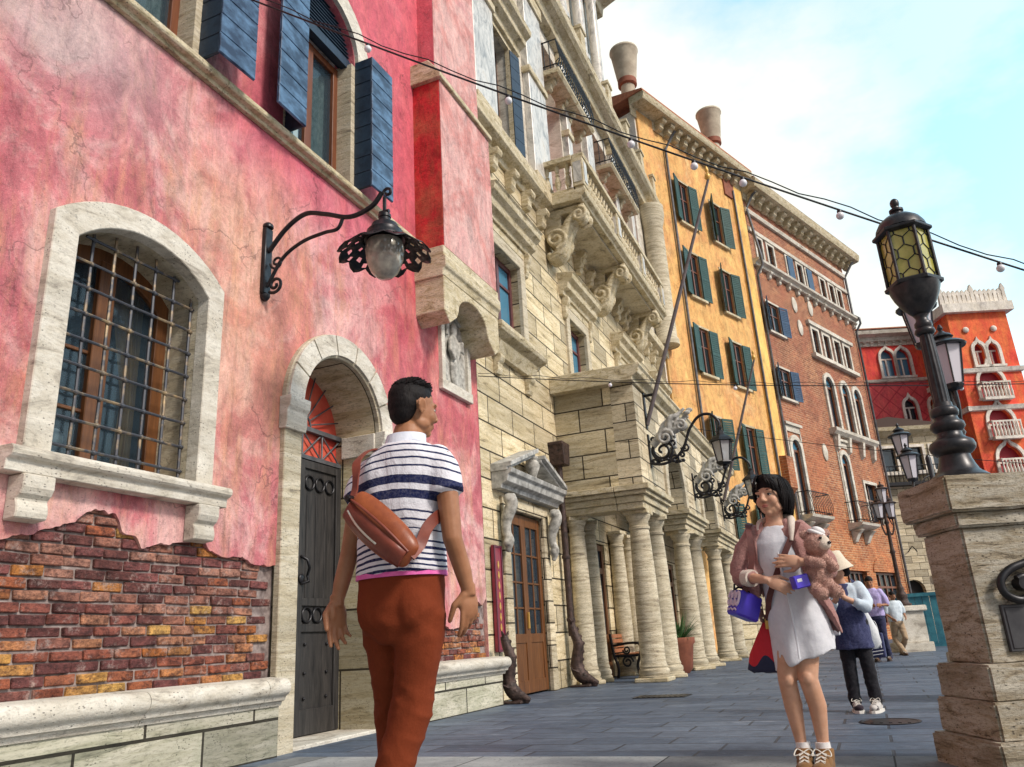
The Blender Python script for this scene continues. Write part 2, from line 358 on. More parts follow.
M['orange'] = plaster('orange_plaster', [(0.64, 0.29, 0.09), (0.76, 0.46, 0.17), (0.66, 0.33, 0.13), (0.80, 0.58, 0.29), (0.78, 0.54, 0.21)], (0.28, 0.12, 0.05), 0.8)
M['yellow'] = plaster('yellow_plaster', [(0.82, 0.48, 0.12), (0.88, 0.60, 0.20), (0.84, 0.52, 0.16), (0.86, 0.60, 0.25), (0.80, 0.36, 0.10)], (0.55, 0.30, 0.12), 0.5)
M['white_plaster'] = plaster('white_plaster', [(0.78, 0.74, 0.66), (0.84, 0.80, 0.74), (0.80, 0.75, 0.66), (0.82, 0.78, 0.7), (0.72, 0.66, 0.55)], (0.5, 0.44, 0.36), 0.5)
M['redwall'] = plaster('red_plaster', [(0.72, 0.05, 0.06), (0.80, 0.10, 0.07), (0.74, 0.07, 0.08), (0.66, 0.04, 0.06), (0.84, 0.22, 0.06)], (0.45, 0.04, 0.05), 0.35)
M['tower'] = plaster('tower_plaster', [(0.78, 0.07, 0.05), (0.86, 0.18, 0.07), (0.80, 0.09, 0.06), (0.84, 0.12, 0.06), (0.92, 0.38, 0.10)], (0.55, 0.04, 0.04), 0.3)
M['travertine'] = stone('travertine', (0.60, 0.54, 0.42), (0.50, 0.43, 0.30), (0.20, 0.17, 0.13))
M['ashlar'] = stone('ashlar_stone', (0.68, 0.60, 0.44), (0.55, 0.46, 0.29), (0.14, 0.115, 0.075), joint=(1.0, 0.46), jw=0.014)
M['ashlar_small'] = stone('small_ashlar', (0.68, 0.61, 0.47), (0.55, 0.47, 0.33), (0.15, 0.125, 0.09), joint=(0.72, 0.36), jw=0.012)
M['trim'] = stone('carved_stone', (0.66, 0.58, 0.42), (0.52, 0.43, 0.26), (0.15, 0.12, 0.08), scale=1.4, ani=.45)
M['palestone'] = stone('pale_stone', (0.70, 0.66, 0.58), (0.58, 0.53, 0.44), (0.24, 0.21, 0.18), scale=.8, ani=.4, vein=.6)
M['column'] = stone('column_stone', (0.68, 0.61, 0.46), (0.50, 0.43, 0.30), (0.15, 0.12, 0.09), scale=1.3)
M['plinth'] = stone('plinth_stone', (0.56, 0.54, 0.46), (0.42, 0.41, 0.32), (0.12, 0.12, 0.095), joint=(1.1, 0.30), jw=0.012, mossy=(0.28, 0.30, 0.22))
M['pillar'] = stone('pillar_stone', (0.50, 0.46, 0.38), (0.36, 0.30, 0.21), (0.06, 0.048, 0.035), scale=2.6, mossy=(0.33, 0.25, 0.13), ani=.6)
M['marble'] = (lambda m: m)(mat('veined_marble', (0.7, 0.7, 0.7), 0.35)); k = N(M['marble']); vv = k.coord(scale=(1, 1, 0.5))
fmb = k.noise(vv, 2.6, 10, 0.72, 2.2); k.col(k.ramp(fmb, [(0.36, (0.26, 0.25, 0.24)), (0.47, (0.50, 0.48, 0.44)), (0.56, (0.66, 0.63, 0.58)), (0.70, (0.48, 0.41, 0.32))]))
M['mortar'] = noisy('mortar', (0.34, 0.28, 0.26), (0.11, 0.08, 0.075), 12, 0.95, 0.6, 0.02)
m = mat('old_brick', (0.4, 0.2, 0.15), 0.88, 0, 0.2); k = N(m); ge = k.n('ShaderNodeNewGeometry'); sx = k.n('ShaderNodeSeparateXYZ'); k.l(k.coord(), sx.inputs[0])
lowf = k.math('ADD', k.math('MULTIPLY', k.math('SUBTRACT', 1.30, sx.outputs[2]), 0.75), k.math('MULTIPLY', k.math('SUBTRACT', k.noise(k.coord(), 1.1, 4), 0.5), 0.7))
ci = k.ramp(ge.outputs['Random Per Island'], [(0.0, (0.16, 0.062, 0.055)), (0.22, (0.36, 0.16, 0.115)), (0.42, (0.25, 0.09, 0.085)), (0.6, (0.42, 0.21, 0.155)), (0.80, (0.38, 0.12, 0.06)), (0.91, (0.52, 0.21, 0.06)), (0.98, (0.66, 0.38, 0.12))], 'CONSTANT')
cwarm = k.ramp(ge.outputs['Random Per Island'], [(0.0, (0.20, 0.07, 0.07)), (0.3, (0.44, 0.13, 0.05)), (0.6, (0.62, 0.24, 0.05)), (0.85, (0.72, 0.42, 0.12))], 'CONSTANT')
c = k.mix(k.math('MULTIPLY', lowf, 1.4, True), ci, cwarm); fb = k.noise(k.coord(scale=(1, 1, 1.6)), 16, 6, 0.75)
c = k.mix(k.ramp(fb, [(0.42, 0.0), (0.62, 0.8)]), c, (0.055, 0.026, 0.026)); c = k.mix(k.ramp(k.noise(k.coord(loc=(3, 1, 2)), 7, 7, 0.8), [(0.54, 0.0), (0.68, 0.65)]), c, (0.55, 0.44, 0.40))
c = k.mix(.9, c, k.ramp(k.noise(k.coord(), 5, 9, .8), [(.32, (.45, .42, .42)), (.5, (1, 1, 1)), (.68, (1.5, 1.4, 1.3))]), 'MULTIPLY'); k.col(c); k.bump(k.math('ADD', fb, k.noise(k.coord(), 45, 5, .7)), 1.0, 0.02); M['brick'] = m
M['farbrick'] = bricks('far_brick', (0.26, 0.09, 0.05), (0.46, 0.20, 0.10), (0.36, 0.13, 0.085), (0.46, 0.33, 0.23), 0.34, 0.105, ms=0.014, low=(1.55, 1.4, 0.9))
M['farbrick_low'] = bricks('orange_brick', (0.50, 0.20, 0.07), (0.62, 0.30, 0.10), (0.54, 0.22, 0.06), (0.50, 0.38, 0.22), 0.34, 0.105, ms=0.014)
M['iron'] = noisy('black_iron', (0.012, 0.012, 0.015), (0.03, 0.03, 0.034), 20, 0.38, 0.2, 0.004, 0.5)
M['grille'] = noisy('rusty_grille_iron', (0.06, 0.065, 0.08), (0.42, 0.30, 0.16), 7, 0.5, 0.3, 0.004, 0.3, detail=8, lo=0.50, hi=0.70)
M['greyiron'] = noisy('lamp_iron', (0.018, 0.018, 0.022), (0.05, 0.048, 0.05), 14, 0.36, 0.25, 0.004, 0.4)
M['lead'] = noisy('lead_pipe', (0.07, 0.075, 0.085), (0.15, 0.15, 0.16), 6, 0.5, 0.1, 0.004, 0.4)
M['bronze'] = noisy('dark_bronze', (0.022, 0.014, 0.012), (0.085, 0.050, 0.042), 14, 0.62, 0.6, 0.02, 0.3)
M['greydoor'] = wood('weathered_door', (0.006, 0.0065, 0.008), (0.055, 0.050, 0.047), 0.55, (9, 9, 0.8))
M['brownwood'] = wood('brown_wood', (0.095, 0.03, 0.014), (0.22, 0.075, 0.03), 0.4)
M['oak'] = wood('oak_wood', (0.07, 0.026, 0.010), (0.20, 0.080, 0.026), 0.4)
M['navy'] = noisy('navy_shutter', (0.008, 0.022, 0.06), (0.09, 0.175, 0.30), 3.2, 0.36, 0.35, 0.006, sc=(1.5, 1.5, 2.5), detail=10, lo=.40, hi=.66)
M['navydark'] = wood('dark_navy_louvre', (0.007, 0.016, 0.034), (0.022, 0.048, 0.085), 0.5, (3, 9, 2.5))
M['green'] = wood('green_shutter', (0.008, 0.036, 0.032), (0.028, 0.092, 0.076), 0.5, (2, 4, 1.5))
M['blueshut'] = wood('blue_shutter', (0.012, 0.035, 0.085), (0.04, 0.09, 0.17), 0.5, (2, 4, 1.5))
M['glass'] = glass('window_glass', (0.05, 0.08, 0.11), 0.72)
M['darkglass'] = glass('dark_glass', (0.02, 0.035, 0.05), 0.1)
M['farglass'] = glass('curtained_glass', (0.03, 0.045, 0.055), 0.5)
M['blueglass'] = glass('blue_glass', (0.08, 0.25, 0.38), 0.15)
M['pot'] = noisy('pot_render', (.62, .55, .43), (.40, .34, .26), 2.0, .9, .1)
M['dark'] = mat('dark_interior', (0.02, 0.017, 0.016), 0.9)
M['interior'] = noisy('brown_interior', (0.05, 0.03, 0.022), (0.14, 0.07, 0.03), 2.2, 0.8, 0)
M['curtain'] = noisy('lace_curtain', (0.45, 0.47, 0.42), (0.20, 0.24, 0.22), 24, 0.9, 0.3, 0.01, sc=(1, 1, 0.6))
M['goldcurtain'] = noisy('gold_curtain', (0.40, 0.17, 0.04), (0.62, 0.34, 0.10), 5, 0.7, 0.4, 0.02, sc=(4, 4, 0.6))
M['redglass'] = noisy('red_panel', (0.48, 0.05, 0.035), (0.62, 0.12, 0.07), 3, 0.5, 0.1)
M['terracotta'] = noisy('terracotta', (0.30, 0.10, 0.055), (0.19, 0.06, 0.035), 5, 0.8, 0.2)
M['rooftile'] = noisy('roof_tile', (0.50, 0.19, 0.10), (0.34, 0.12, 0.07), 9, 0.85, 0.5, 0.03)
M['leaf'] = noisy('leaf', (0.03, 0.09, 0.03), (0.08, 0.18, 0.05), 9, 0.6, 0)
M['bulb'] = mat('frosted_bulb', (0.78, 0.78, 0.82), 0.3, 0, 0.6)
M['lampglass'] = mat('frosted_lamp_glass', (0.62, 0.60, 0.66), 0.22, 0, 0.6)
m = mat('wall_lamp_globe', (0.36, 0.33, 0.28), 0.12, 0, 0.7); k = N(m); k.col(k.ramp(k.noise(k.coord(), 9, 5), [(0.35, (0.26, 0.24, 0.21)), (0.7, (0.52, 0.48, 0.40))])); M['globe'] = m
M['amber'] = noisy('amber_glass', (0.36, 0.34, 0.07), (0.56, 0.50, 0.17), 5, 0.2, 0.2, 0.004, spec=0.7)
M['signred'] = noisy('maroon_sign', (0.18, 0.012, 0.03), (0.26, 0.02, 0.045), 6, 0.4, 0.05)
M['gold'] = mat('gold_paint', (0.58, 0.34, 0.08), 0.4, 0.3)
M['greystone'] = noisy('grey_carving', (0.54, 0.53, 0.50), (0.22, 0.215, 0.20), 8, 0.7, 0.3, 0.01)
M['carve'] = noisy('weathered_carving', (0.55, 0.53, 0.48), (0.20, 0.19, 0.17), 11, 0.8, 0.5, 0.015)
M['fence'] = noisy('teal_hoarding', (0.02, 0.13, 0.19), (0.05, 0.24, 0.30), 5, 0.6, 0.05)
M['plaque'] = noisy('dark_plaque', (0.022, 0.022, 0.028), (0.05, 0.05, 0.055), 9, 0.5, 0.3, 0.004)
# ================================================================== GROUND
m = mat('slate_paving', (0.10, 0.12, 0.15), 0.62, 0, 0.35); k = N(m); uv = k.coord(uv=True)
bt = k.n('ShaderNodeTexBrick', offset=0.43, offset_frequency=2, squash=1.6, squash_frequency=3); k.l(uv, bt.inputs['Vector'])
for a, b in (('Scale', 1), ('Brick Width', 0.78), ('Row Height', 0.38), ('Mortar Size', 0.013), ('Mortar Smooth', 0.3), ('Bias', 0.0)): bt.inputs[a].default_value = b
bt.inputs['Color1'].default_value = (0.050, 0.085, 0.14, 1); bt.inputs['Color2'].default_value = (0.135, 0.18, 0.245, 1); bt.inputs['Mortar'].default_value = (0.010, 0.013, 0.020, 1)
f1 = k.noise(k.coord(), 1.6, 8, 0.7); f2 = k.noise(k.coord(scale=(1, 3, 1)), 11, 7, 0.75); f3 = k.noise(k.coord(scale=(1.0, 4.5, 1)), 2.2, 6, 0.7, 1.2)
c = k.mix(k.ramp(f1, [(0.35, 0.0), (0.7, 0.6)]), bt.outputs['Color'], (0.12, 0.13, 0.15)); c = k.mix(k.ramp(f2, [(0.42, 0.0), (0.7, 0.7)]), c, (0.045, 0.055, 0.08))
c = k.mix(k.ramp(f3, [(0.60, 0.0), (0.70, 0.75)]), c, (0.26, 0.29, 0.34)); k.col(c)
k.l(k.ramp(f1, [(0.3, 0.38), (0.7, 0.72)]), k.b.inputs['Roughness'])
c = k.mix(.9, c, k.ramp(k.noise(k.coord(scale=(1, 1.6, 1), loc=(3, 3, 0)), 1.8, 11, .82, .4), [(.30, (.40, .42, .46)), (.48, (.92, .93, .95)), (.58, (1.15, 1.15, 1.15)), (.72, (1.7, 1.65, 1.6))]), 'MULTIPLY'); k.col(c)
k.bump(k.math('SUBTRACT', k.math('MULTIPLY', f2, 0.5), bt.outputs['Fac']), 0.5, 0.012); M['paving'] = m
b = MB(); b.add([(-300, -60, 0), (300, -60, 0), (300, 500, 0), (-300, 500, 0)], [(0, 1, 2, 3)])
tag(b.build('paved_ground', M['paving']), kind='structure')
M['band'] = stone('granite_band', (0.30, 0.32, 0.34), (0.23, 0.25, 0.27), (0.12, 0.13, 0.14), joint=(1.4, 5.0), jw=0.006, vein=0.5)
b = MB(); b.box(-4.5, 30, -6, 5.78, -0.1, 0.006)
tag(b.build('pale_paving_band', M['band']), kind='structure')
# drain cover and round manhole cover
b = MB(); b.box(-3.05, -2.35, 10.9, 11.35, 0.001, 0.010)
for i in range(9): b.box(-3.0 + i * 0.072, -2.965 + i * 0.072, 10.94, 11.31, 0.010, 0.014)
tag(b.build('drain_cover', M['iron']), 'square iron drain cover set in the slate paving before the columns', 'drain cover')
b = MB(); b.lathe([(0.24, 0.001), (0.24, 0.007), (0.215, 0.007), (0.21, 0.004), (0.01, 0.004)], (0.02, 7.7), 32)
for i in range(5): b.box(-0.13 + i * 0.07, -0.105 + i * 0.07, 7.58, 7.82, 0.004, 0.008)
tag(b.build('manhole_cover', M['iron']), 'round iron manhole cover in the paving behind the woman in white', 'manhole cover')

# ================================================================== PINK BUILDING   (local: x outward, y along street, z up)
PB = thing('pink_building', 'pink plastered house nearest the camera with exposed brick and barred window', 'building', (-4.84, 0, 0))
jag = [(-3, 1.50), (0, 1.55), (1.5, 1.62), (2.6, 1.5), (3.22, 1.58), (3.42, 1.62), (3.6, 1.70), (3.72, 1.73), (3.86, 1.84), (3.98, 1.86), (4.08, 1.83), (4.15, 1.73), (4.27, 1.69), (4.33, 1.62), (4.5, 1.66), (4.62, 1.68), (4.8, 1.70), (4.95, 1.74), (5.02, 1.64), (5.2, 1.62), (5.4, 1.63), (5.55, 1.57), (5.84, 1.585)]
jag2 = [(7.74, 1.48), (8.2, 1.36), (8.5, 1.46), (8.8, 1.22), (8.95, 1.08), (9.2, 1.0), (9.45, 1.02), (9.55, 1.18), (9.8, 1.24), (10.0, 1.36), (10.15, 1.31), (10.3, 1.42)]
def rough(pts, n=7, a=0.022):
    o = []
    for p, q in zip(pts, pts[1:]):
        for i in range(n):
            t = i / n; y = p[0] + (q[0] - p[0]) * t; z = p[1] + (q[1] - p[1]) * t
            o.append((y, z + a * noise.noise((y * 9, z * 3, 1)) + a * 0.7 * noise.noise((y * 27, 4, z))))
    return o + [pts[-1]]
outer = rough(jag) + [(5.84, 3.1)] + [(5.85 + 0.0, 3.15)] + [(6.79 - 0.94 * math.cos(PI * i / 12), 3.15 + 0.94 * math.sin(PI * i / 12)) for i in range(1, 12)] + [(7.73, 3.15), (7.74, 3.1)] + rough(jag2) + [(10.3, 15), (-3, 15)]
hole_bar = arch(3.40, 4.81, 2.12, 3.82, 0.26)
hole_w1 = arch(3.17, 4.47, 6.06, 8.0, 0.65); hole_w2 = arch(5.70, 7.00, 6.06, 8.0, 0.65); hole_w0 = arch(0.6, 1.9, 6.06, 8.0, 0.65)
b = MB(); b.facade(outer, [hole_bar, hole_w0, hole_w1, hole_w2], 0, 0.30)
b.build('plaster_wall', M['pink'], PB)
b = MB(); b.facade([(10.3, 0), (10.3, 15), (10.29, 15), (10.29, 0)], [], 0, 0.5); b.build('end_wall', M['pink'], PB)
# exposed bricks, one mesh
bks = [MB(), MB()]; row = 0; z = 0.625
rb = random.Random(3)
while z < 1.95:
    y = 1.0 + (0.11 if row % 2 else 0) + rb.uniform(-.03, .03)
    while y < 10.28:
        L_ = 0.225 + rb.uniform(-0.02, 0.015)
        if not (5.72 < y < 7.76) and y + L_ < 10.3 and not (y < 5.84 < y + L_):
            dx = rb.uniform(-0.014, 0.008); tl = rb.uniform(-.006, .006)
            h = 0.062 + rb.uniform(-.006, .005)
            c_ = [(-0.10, y, z), (-0.10, y + L_, z), (-0.10, y + L_, z + h), (-0.10, y, z + h)]
            r_ = lambda: rb.uniform(-.005, .005)
            f_ = [(-0.028 + dx + r_(), y + 0.004 + r_(), z + r_() * .7), (-0.028 + dx + r_(), y + L_ + r_(), z + tl + r_() * .7), (-0.028 + dx + r_(), y + L_ + r_(), z + h + tl), (-0.028 + dx + r_(), y + r_(), z + h + r_() * .7)]
            bks[y > 7].add(c_ + f_, [(4, 5, 6, 7), (0, 1, 5, 4), (1, 2, 6, 5), (2, 3, 7, 6), (3, 0, 4, 7)])
        y += L_ + 0.013 + rb.uniform(0, .005)
    z += 0.0755; row += 1
for bk in bks: bk.build('exposed_brick', M['brick'], PB, bevel=0.006)
for a, e, h in ((-3, 5.86, 2.1), (7.72, 10.28, 1.6)): MB().box(-0.12, -0.052, a, e, 0.3, h).build('mortar_bed', M['mortar'], PB)
# plinth with torus moulding
torus = [(0.0, 0.40), (0.13, 0.40), (0.145, 0.435), (0.175, 0.445), (0.185, 0.475)] + [(0.165 + 0.072 * math.cos(a), 0.548 + 0.072 * math.sin(a)) for a in [-PI / 2 + PI * i / 8 for i in range(1, 9)]] + [(0.0, 0.632)]
for (a0, a1, ends) in ((-3, 5.81, 1), (7.77, 10.52, 2)):
    t = MB().box(0.0, 0.115, a0, a1 - (0.05 if ends == 2 else 0.0), -0.05, 0.41).build('plinth_wall', M['plinth'], PB, bevel=0.008)
    mo = MB()
    y = a0
    while y < a1 - 0.02:
        e = min(y + 1.22, a1); mo.prism(torus, 'y', y + 0.003, e - 0.003); y = e
    mo.build('torus_moulding', M['palestone'], t, smooth=40)
# string course
cp = [(0, 5.965), (0.05, 5.965), (0.06, 6.0), (0.11, 6.01), (0.125, 6.03), (0.125, 6.075), (0.10, 6.09), (0, 6.10)]
mo = MB(); y = -3
while y < 8.49:
    e = min(y + 1.55, 8.49); mo.prism(cp, 'y', y + .002, e - .002); y = e
mo.build('string_course', M['trim'], PB, bevel=0.004)
# --- barred window
wd = MB(); wd.prism(ring_poly(arch(3.27, 4.93, 2.14, 3.92, 0.33), arch(3.47, 4.75, 2.14, 3.79, 0.27)), 'x', -0.06, 0.07)
win = wd.build('barred_window', M['palestone'], PB, bevel=0.010)
rv = MB(); rv.facade(arch(3.462, 4.758, 2.1, 3.80, 0.275), [arch(3.50, 4.72, 2.14, 3.77, 0.26)], -0.30, 0.12)
for i in range(1): pass
sh_ = MB()
ia = arch(3.468, 4.752, 2.14, 3.792, 0.268); n_ = len(ia)
sh_.add([(0.0, p[0], p[1]) for p in ia] + [(-0.46, p[0], p[1]) for p in ia], [(i, (i + 1) % n_, (i + 1) % n_ + n_, i + n_) for i in range(n_)])
sh_.build('stone_reveal', M['travertine'], win)
fr = MB(); fr.prism(ring_poly(arch(3.45, 4.77, 2.12, 3.80, 0.28), arch(3.58, 4.64, 2.2, 3.70, 0.22)), 'x', -0.47, -0.40)
fr.box(-0.465, -0.39, 4.03, 4.19, 2.12, 3.96); fr.box(-0.46, -0.40, 3.58, 4.64, 2.12, 2.24)
for zz in (2.66, 3.14): fr.box(-0.45, -0.42, 3.58, 4.03, zz, zz + 0.03)
fr.build('wood_frame', M['oak'], win, bevel=0.006)
MB().box(-0.445, -0.437, 3.55, 4.66, 2.15, 3.98).build('pane', M['glass'], win)
cu = MB()
for (ya, yb, xo) in ((3.56, 3.80, -0.62), (4.30, 4.66, -0.62)):
    nn = 26; pts = []
    for i in range(nn + 1):
        t = i / nn; y = ya + (yb - ya) * t; pts.append((xo + 0.03 * math.sin(t * 34), y))
    for i in range(nn):
        for z0, z1, s0, s1 in ((2.15, 2.9, 0.55, 0.35), (2.9, 4.0, 0.35, 1.0)):
            yy = lambda y, s: (ya if ya < 4 else yb) + (y - (ya if ya < 4 else yb)) * s
            p, q = pts[i], pts[i + 1]
            cu.add([(p[0], yy(p[1], s0), z0), (q[0], yy(q[1], s0), z0), (q[0], yy(q[1], s1), z1), (p[0], yy(p[1], s1), z1)], [(0, 1, 2, 3)])
cu.build('curtain', M['goldcurtain'], win, smooth=60)
MB().box(-1.25, -1.2, 2.6, 5.6, 1.9, 4.4).box(-1.2, -0.47, 2.58, 2.62, 1.9, 4.4).box(-1.2, -0.47, 5.58, 5.62, 1.9, 4.4).box(-1.2, -0.47, 2.6, 5.6, 1.88, 1.92).box(-1.2, -0.47, 2.6, 5.6, 4.38, 4.42).build('room_wall', M['interior'], win)
MB().ell((-0.66, 4.0, 2.48), (0.07, 0.07, 0.09)).tube([(-0.66, 4.0, 2.2), (-0.66, 4.0, 2.42)], 0.02).build('table_lamp', M['bulb'], win, smooth=60)
gr = MB()
import itertools
ys = [3.53 + i * 0.2 for i in range(7)]
for i, y in enumerate(ys):
    zt = 3.79 + 0.268 - 0.24 * ((y - 4.11) / 0.64) ** 2
    pth = [(-0.12 + 0.006 * noise.noise((y, z * .01, 0)), y + 0.006 * noise.noise((z * .02, y, 3)), z / 100) for z in range(214, int(zt * 100) + 1, 12)] + [(-0.12, y, zt)]
    gr.tube(pth, 0.0125, 6)
for j in range(9):
    z = 2.28 + j * 0.205
    a_, e_ = 3.47, 4.75
    if z > 3.8:
        d_ = 0.64 * math.sqrt(max(0, (3.79 + 0.268 - z) / 0.27)); a_, e_ = 4.11 - d_, 4.11 + d_
    gr.tube([(-0.105, a_ + (e_ - a_) * i / 8, z + 0.007 * noise.noise((i, z, 5))) for i in range(9)], 0.0115, 6)
    for y in ys:
        if a_ < y < e_: gr.ell((-0.112, y, z), (0.022, 0.022, 0.022), n=7, m=5)
gr.build('window_grille', M['grille'], win, smooth=50)
sp = [(0.0, 1.99), (0.13, 1.99), (0.135, 2.06), (0.17, 2.075), (0.185, 2.09), (0.19, 2.115), (0.185, 2.135), (0.165, 2.15), (0, 2.152)]
sill = MB().prism(sp, 'y', 3.13, 5.04).build('window_sill', M['palestone'], win, bevel=0.006)
cb = [(0, 1.985), (0.155, 1.985), (0.155, 1.90), (0.135, 1.86), (0.10, 1.83), (0.115, 1.79), (0.12, 1.75), (0.11, 1.71), (0, 1.70)]
for y in (3.25, 4.72): MB().prism(cb, 'y', y, y + 0.22).build('corbel', M['palestone'], sill, bevel=0.008)
# --- door
ds = MB(); po, pi_ = arch(5.83, 7.75, -0.02, 3.15, None, 24), arch(6.09, 7.49, -0.02, 3.15, None, 24)
ds.prism(ring_poly(po, pi_), 'x', -0.02, 0.055)
dr = ds.build('arched_door', M['travertine'], PB, bevel=0.012)
ar_ = MB()
for kx in range(7):   # voussoir blocks standing proud, with joints
    a0 = PI * kx / 7 + 0.012; a1 = PI * (kx + 1) / 7 - 0.012; P_ = []
    for i in range(7): a = a0 + (a1 - a0) * i / 6; P_.append((6.79 + 0.94 * math.cos(a), 3.16 + 0.94 * math.sin(a)))
    for i in range(7): a = a1 + (a0 - a1) * i / 6; P_.append((6.79 + 0.715 * math.cos(a), 3.16 + 0.715 * math.sin(a)))
    ar_.prism(P_, 'x', 0.05, 0.085)
ar_.build('voussoir_arch', M['palestone'], dr, bevel=0.006)
rvp = arch(6.095, 7.485, -0.02, 3.15, None, 24); n_ = len(rvp)
MB().add([(0.0, p[0], p[1]) for p in rvp] + [(-0.62, p[0], p[1]) for p in rvp], [(i, (i + 1) % n_, (i + 1) % n_ + n_, i + n_) for i in range(1, n_)]).build('door_reveal', stone('reveal_stone', (0.56, 0.50, 0.37), (0.45, 0.38, 0.24), (0.18, 0.15, 0.10), joint=(0.9, 0.62), jw=0.012), dr)
ic = [(0, 2.87), (0.085, 2.87), (0.10, 2.93), (0.10, 3.05), (0.13, 3.09), (0.14, 3.15), (0.14, 3.19), (0, 3.19)]
for (a, e) in ((5.80, 6.11), (7.47, 7.78)):
    MB().prism(ic, 'y', a, e).box(-0.45, 0.0, (6.08 if a < 6 else 7.45), (6.12 if a < 6 else 7.50), 2.93, 3.18).build('impost_block', M['palestone'], dr, bevel=0.006)
lf = MB(); dx = -0.50
lf.box(dx - 0.07, dx, 6.08, 7.50, 0.03, 2.83)
for y in (6.10, 6.74, 7.40): lf.box(dx, dx + 0.03, y, y + 0.09, 0.04, 2.82)
for z0, z1 in ((0.04, 0.28), (1.02, 1.10), (1.28, 1.36), (2.73, 2.82)): lf.box(dx, dx + 0.026, 6.10, 7.49, z0, z1)
for y in (6.25, 6.42, 6.58, 6.90, 7.06, 7.22): lf.box(dx, dx + 0.010, y, y + 0.018, 1.36, 2.45)
leaf = lf.build('door_leaf', M['greydoor'], dr, bevel=0.008)
for y0 in (6.19, 6.83):
    for zc in (1.19, 2.58):
        for i in range(3):
            c = (dx + 0.012, y0 + 0.10 + i * 0.18, zc); MB().tube([(c[0], c[1] + 0.075 * math.cos(a), c[2] + 0.075 * math.sin(a)) for a in [2 * PI * q / 14 for q in range(15)]], 0.012, 6, False).build('iron_ring', M['iron'], leaf, smooth=60)
    for i, j in itertools.product((0.09, 0.46), (0.38, 0.62, 0.9)): MB().ell((dx + 0.01, y0 + i, j), 0.018, n=8, m=5).build('iron_stud', M['iron'], leaf, smooth=60)
MB().tube([(dx + 0.03, 6.79, 1.78), (dx + 0.10, 6.81, 1.74), (dx + 0.11, 6.84, 1.66), (dx + 0.06, 6.87, 1.58), (dx + 0.1, 6.84, 1.52), (dx + 0.04, 6.80, 1.5)], 0.016, 8).ell((dx + 0.04, 6.80, 1.55), (0.02, 0.05, 0.05)).build('door_knocker', M['iron'], leaf, smooth=60)
MB().tube([(dx + 0.02, 6.20, 1.30), (dx + 0.09, 6.22, 1.38), (dx + 0.10, 6.24, 1.5), (dx + 0.06, 6.2, 1.62), (dx + 0.02, 6.18, 1.66)], [0.02, 0.022, 0.02, 0.016, 0.012], 8).build('handle', M['iron'], leaf, smooth=60)
tr_ = MB(); tr_.box(dx - 0.03, dx + 0.03, 6.08, 7.50, 2.83, 2.875); tr_.box(dx - 0.03, dx + 0.03, 6.08, 7.50, 3.15, 3.20)
for i in range(4):
    ya = 6.10 + i * 0.35; tr_.tube([(dx, ya, 2.87), (dx, ya + 0.33, 3.15)], 0.010, 6); tr_.tube([(dx, ya + 0.33, 2.87), (dx, ya, 3.15)], 0.010, 6); tr_.tube([(dx, ya, 2.87), (dx, ya, 3.15)], 0.012, 6)
for i in range(1, 10):
    a = PI * i / 10; tr_.tube([(dx, 6.79 + 0.15 * math.cos(a), 3.19 + 0.15 * math.sin(a)), (dx, 6.79 + 0.69 * math.cos(a), 3.16 + 0.69 * math.sin(a))], 0.009, 6)
tr_.tube([(dx, 6.79 + 0.15 * math.cos(PI * i / 12), 3.19 + 0.15 * math.sin(PI * i / 12)) for i in range(13)], 0.012, 6)
tr_.build('fanlight_bars', M['lead'], dr, smooth=50)
MB().prism(arch(6.08, 7.50, 2.85, 3.15, None, 20), 'x', dx - 0.06, dx - 0.045).build('fanlight_pane', M['redglass'], dr)
MB().box(-0.56, 0.02, 6.05, 7.53, -0.03, 0.032).build('door_step', M['palestone'], dr, bevel=0.01)
# --- upper windows with shutters
def shutter_leaf(mb_, p0, p1, z0, z1, th=0.035, step=0.22, gap=0.012):
    d = (V(p1) - V(p0)); n = V((-d.y, d.x)).normalized() * th
    z = z0
    while z < z1 - 0.02:
        e = min(z + step, z1)
        P = [V(p0) , V(p1), V(p1) + n, V(p0) + n]
        mb_.add([(q.x, q.y, z + gap / 2) for q in P] + [(q.x, q.y, e - gap / 2) for q in P], [(0, 1, 2, 3), (7, 6, 5, 4), (0, 4, 5, 1), (1, 5, 6, 2), (2, 6, 7, 3), (3, 7, 4, 0)])
        z = e
    P = [V(p0) + n * .2, V(p1) + n * .2, V(p1) + n * .8, V(p0) + n * .8]
    mb_.add([(q.x, q.y, z0) for q in P] + [(q.x, q.y, z1) for q in P], [(0, 1, 2, 3), (7, 6, 5, 4), (0, 4, 5, 1), (1, 5, 6, 2), (2, 6, 7, 3), (3, 7, 4, 0)])
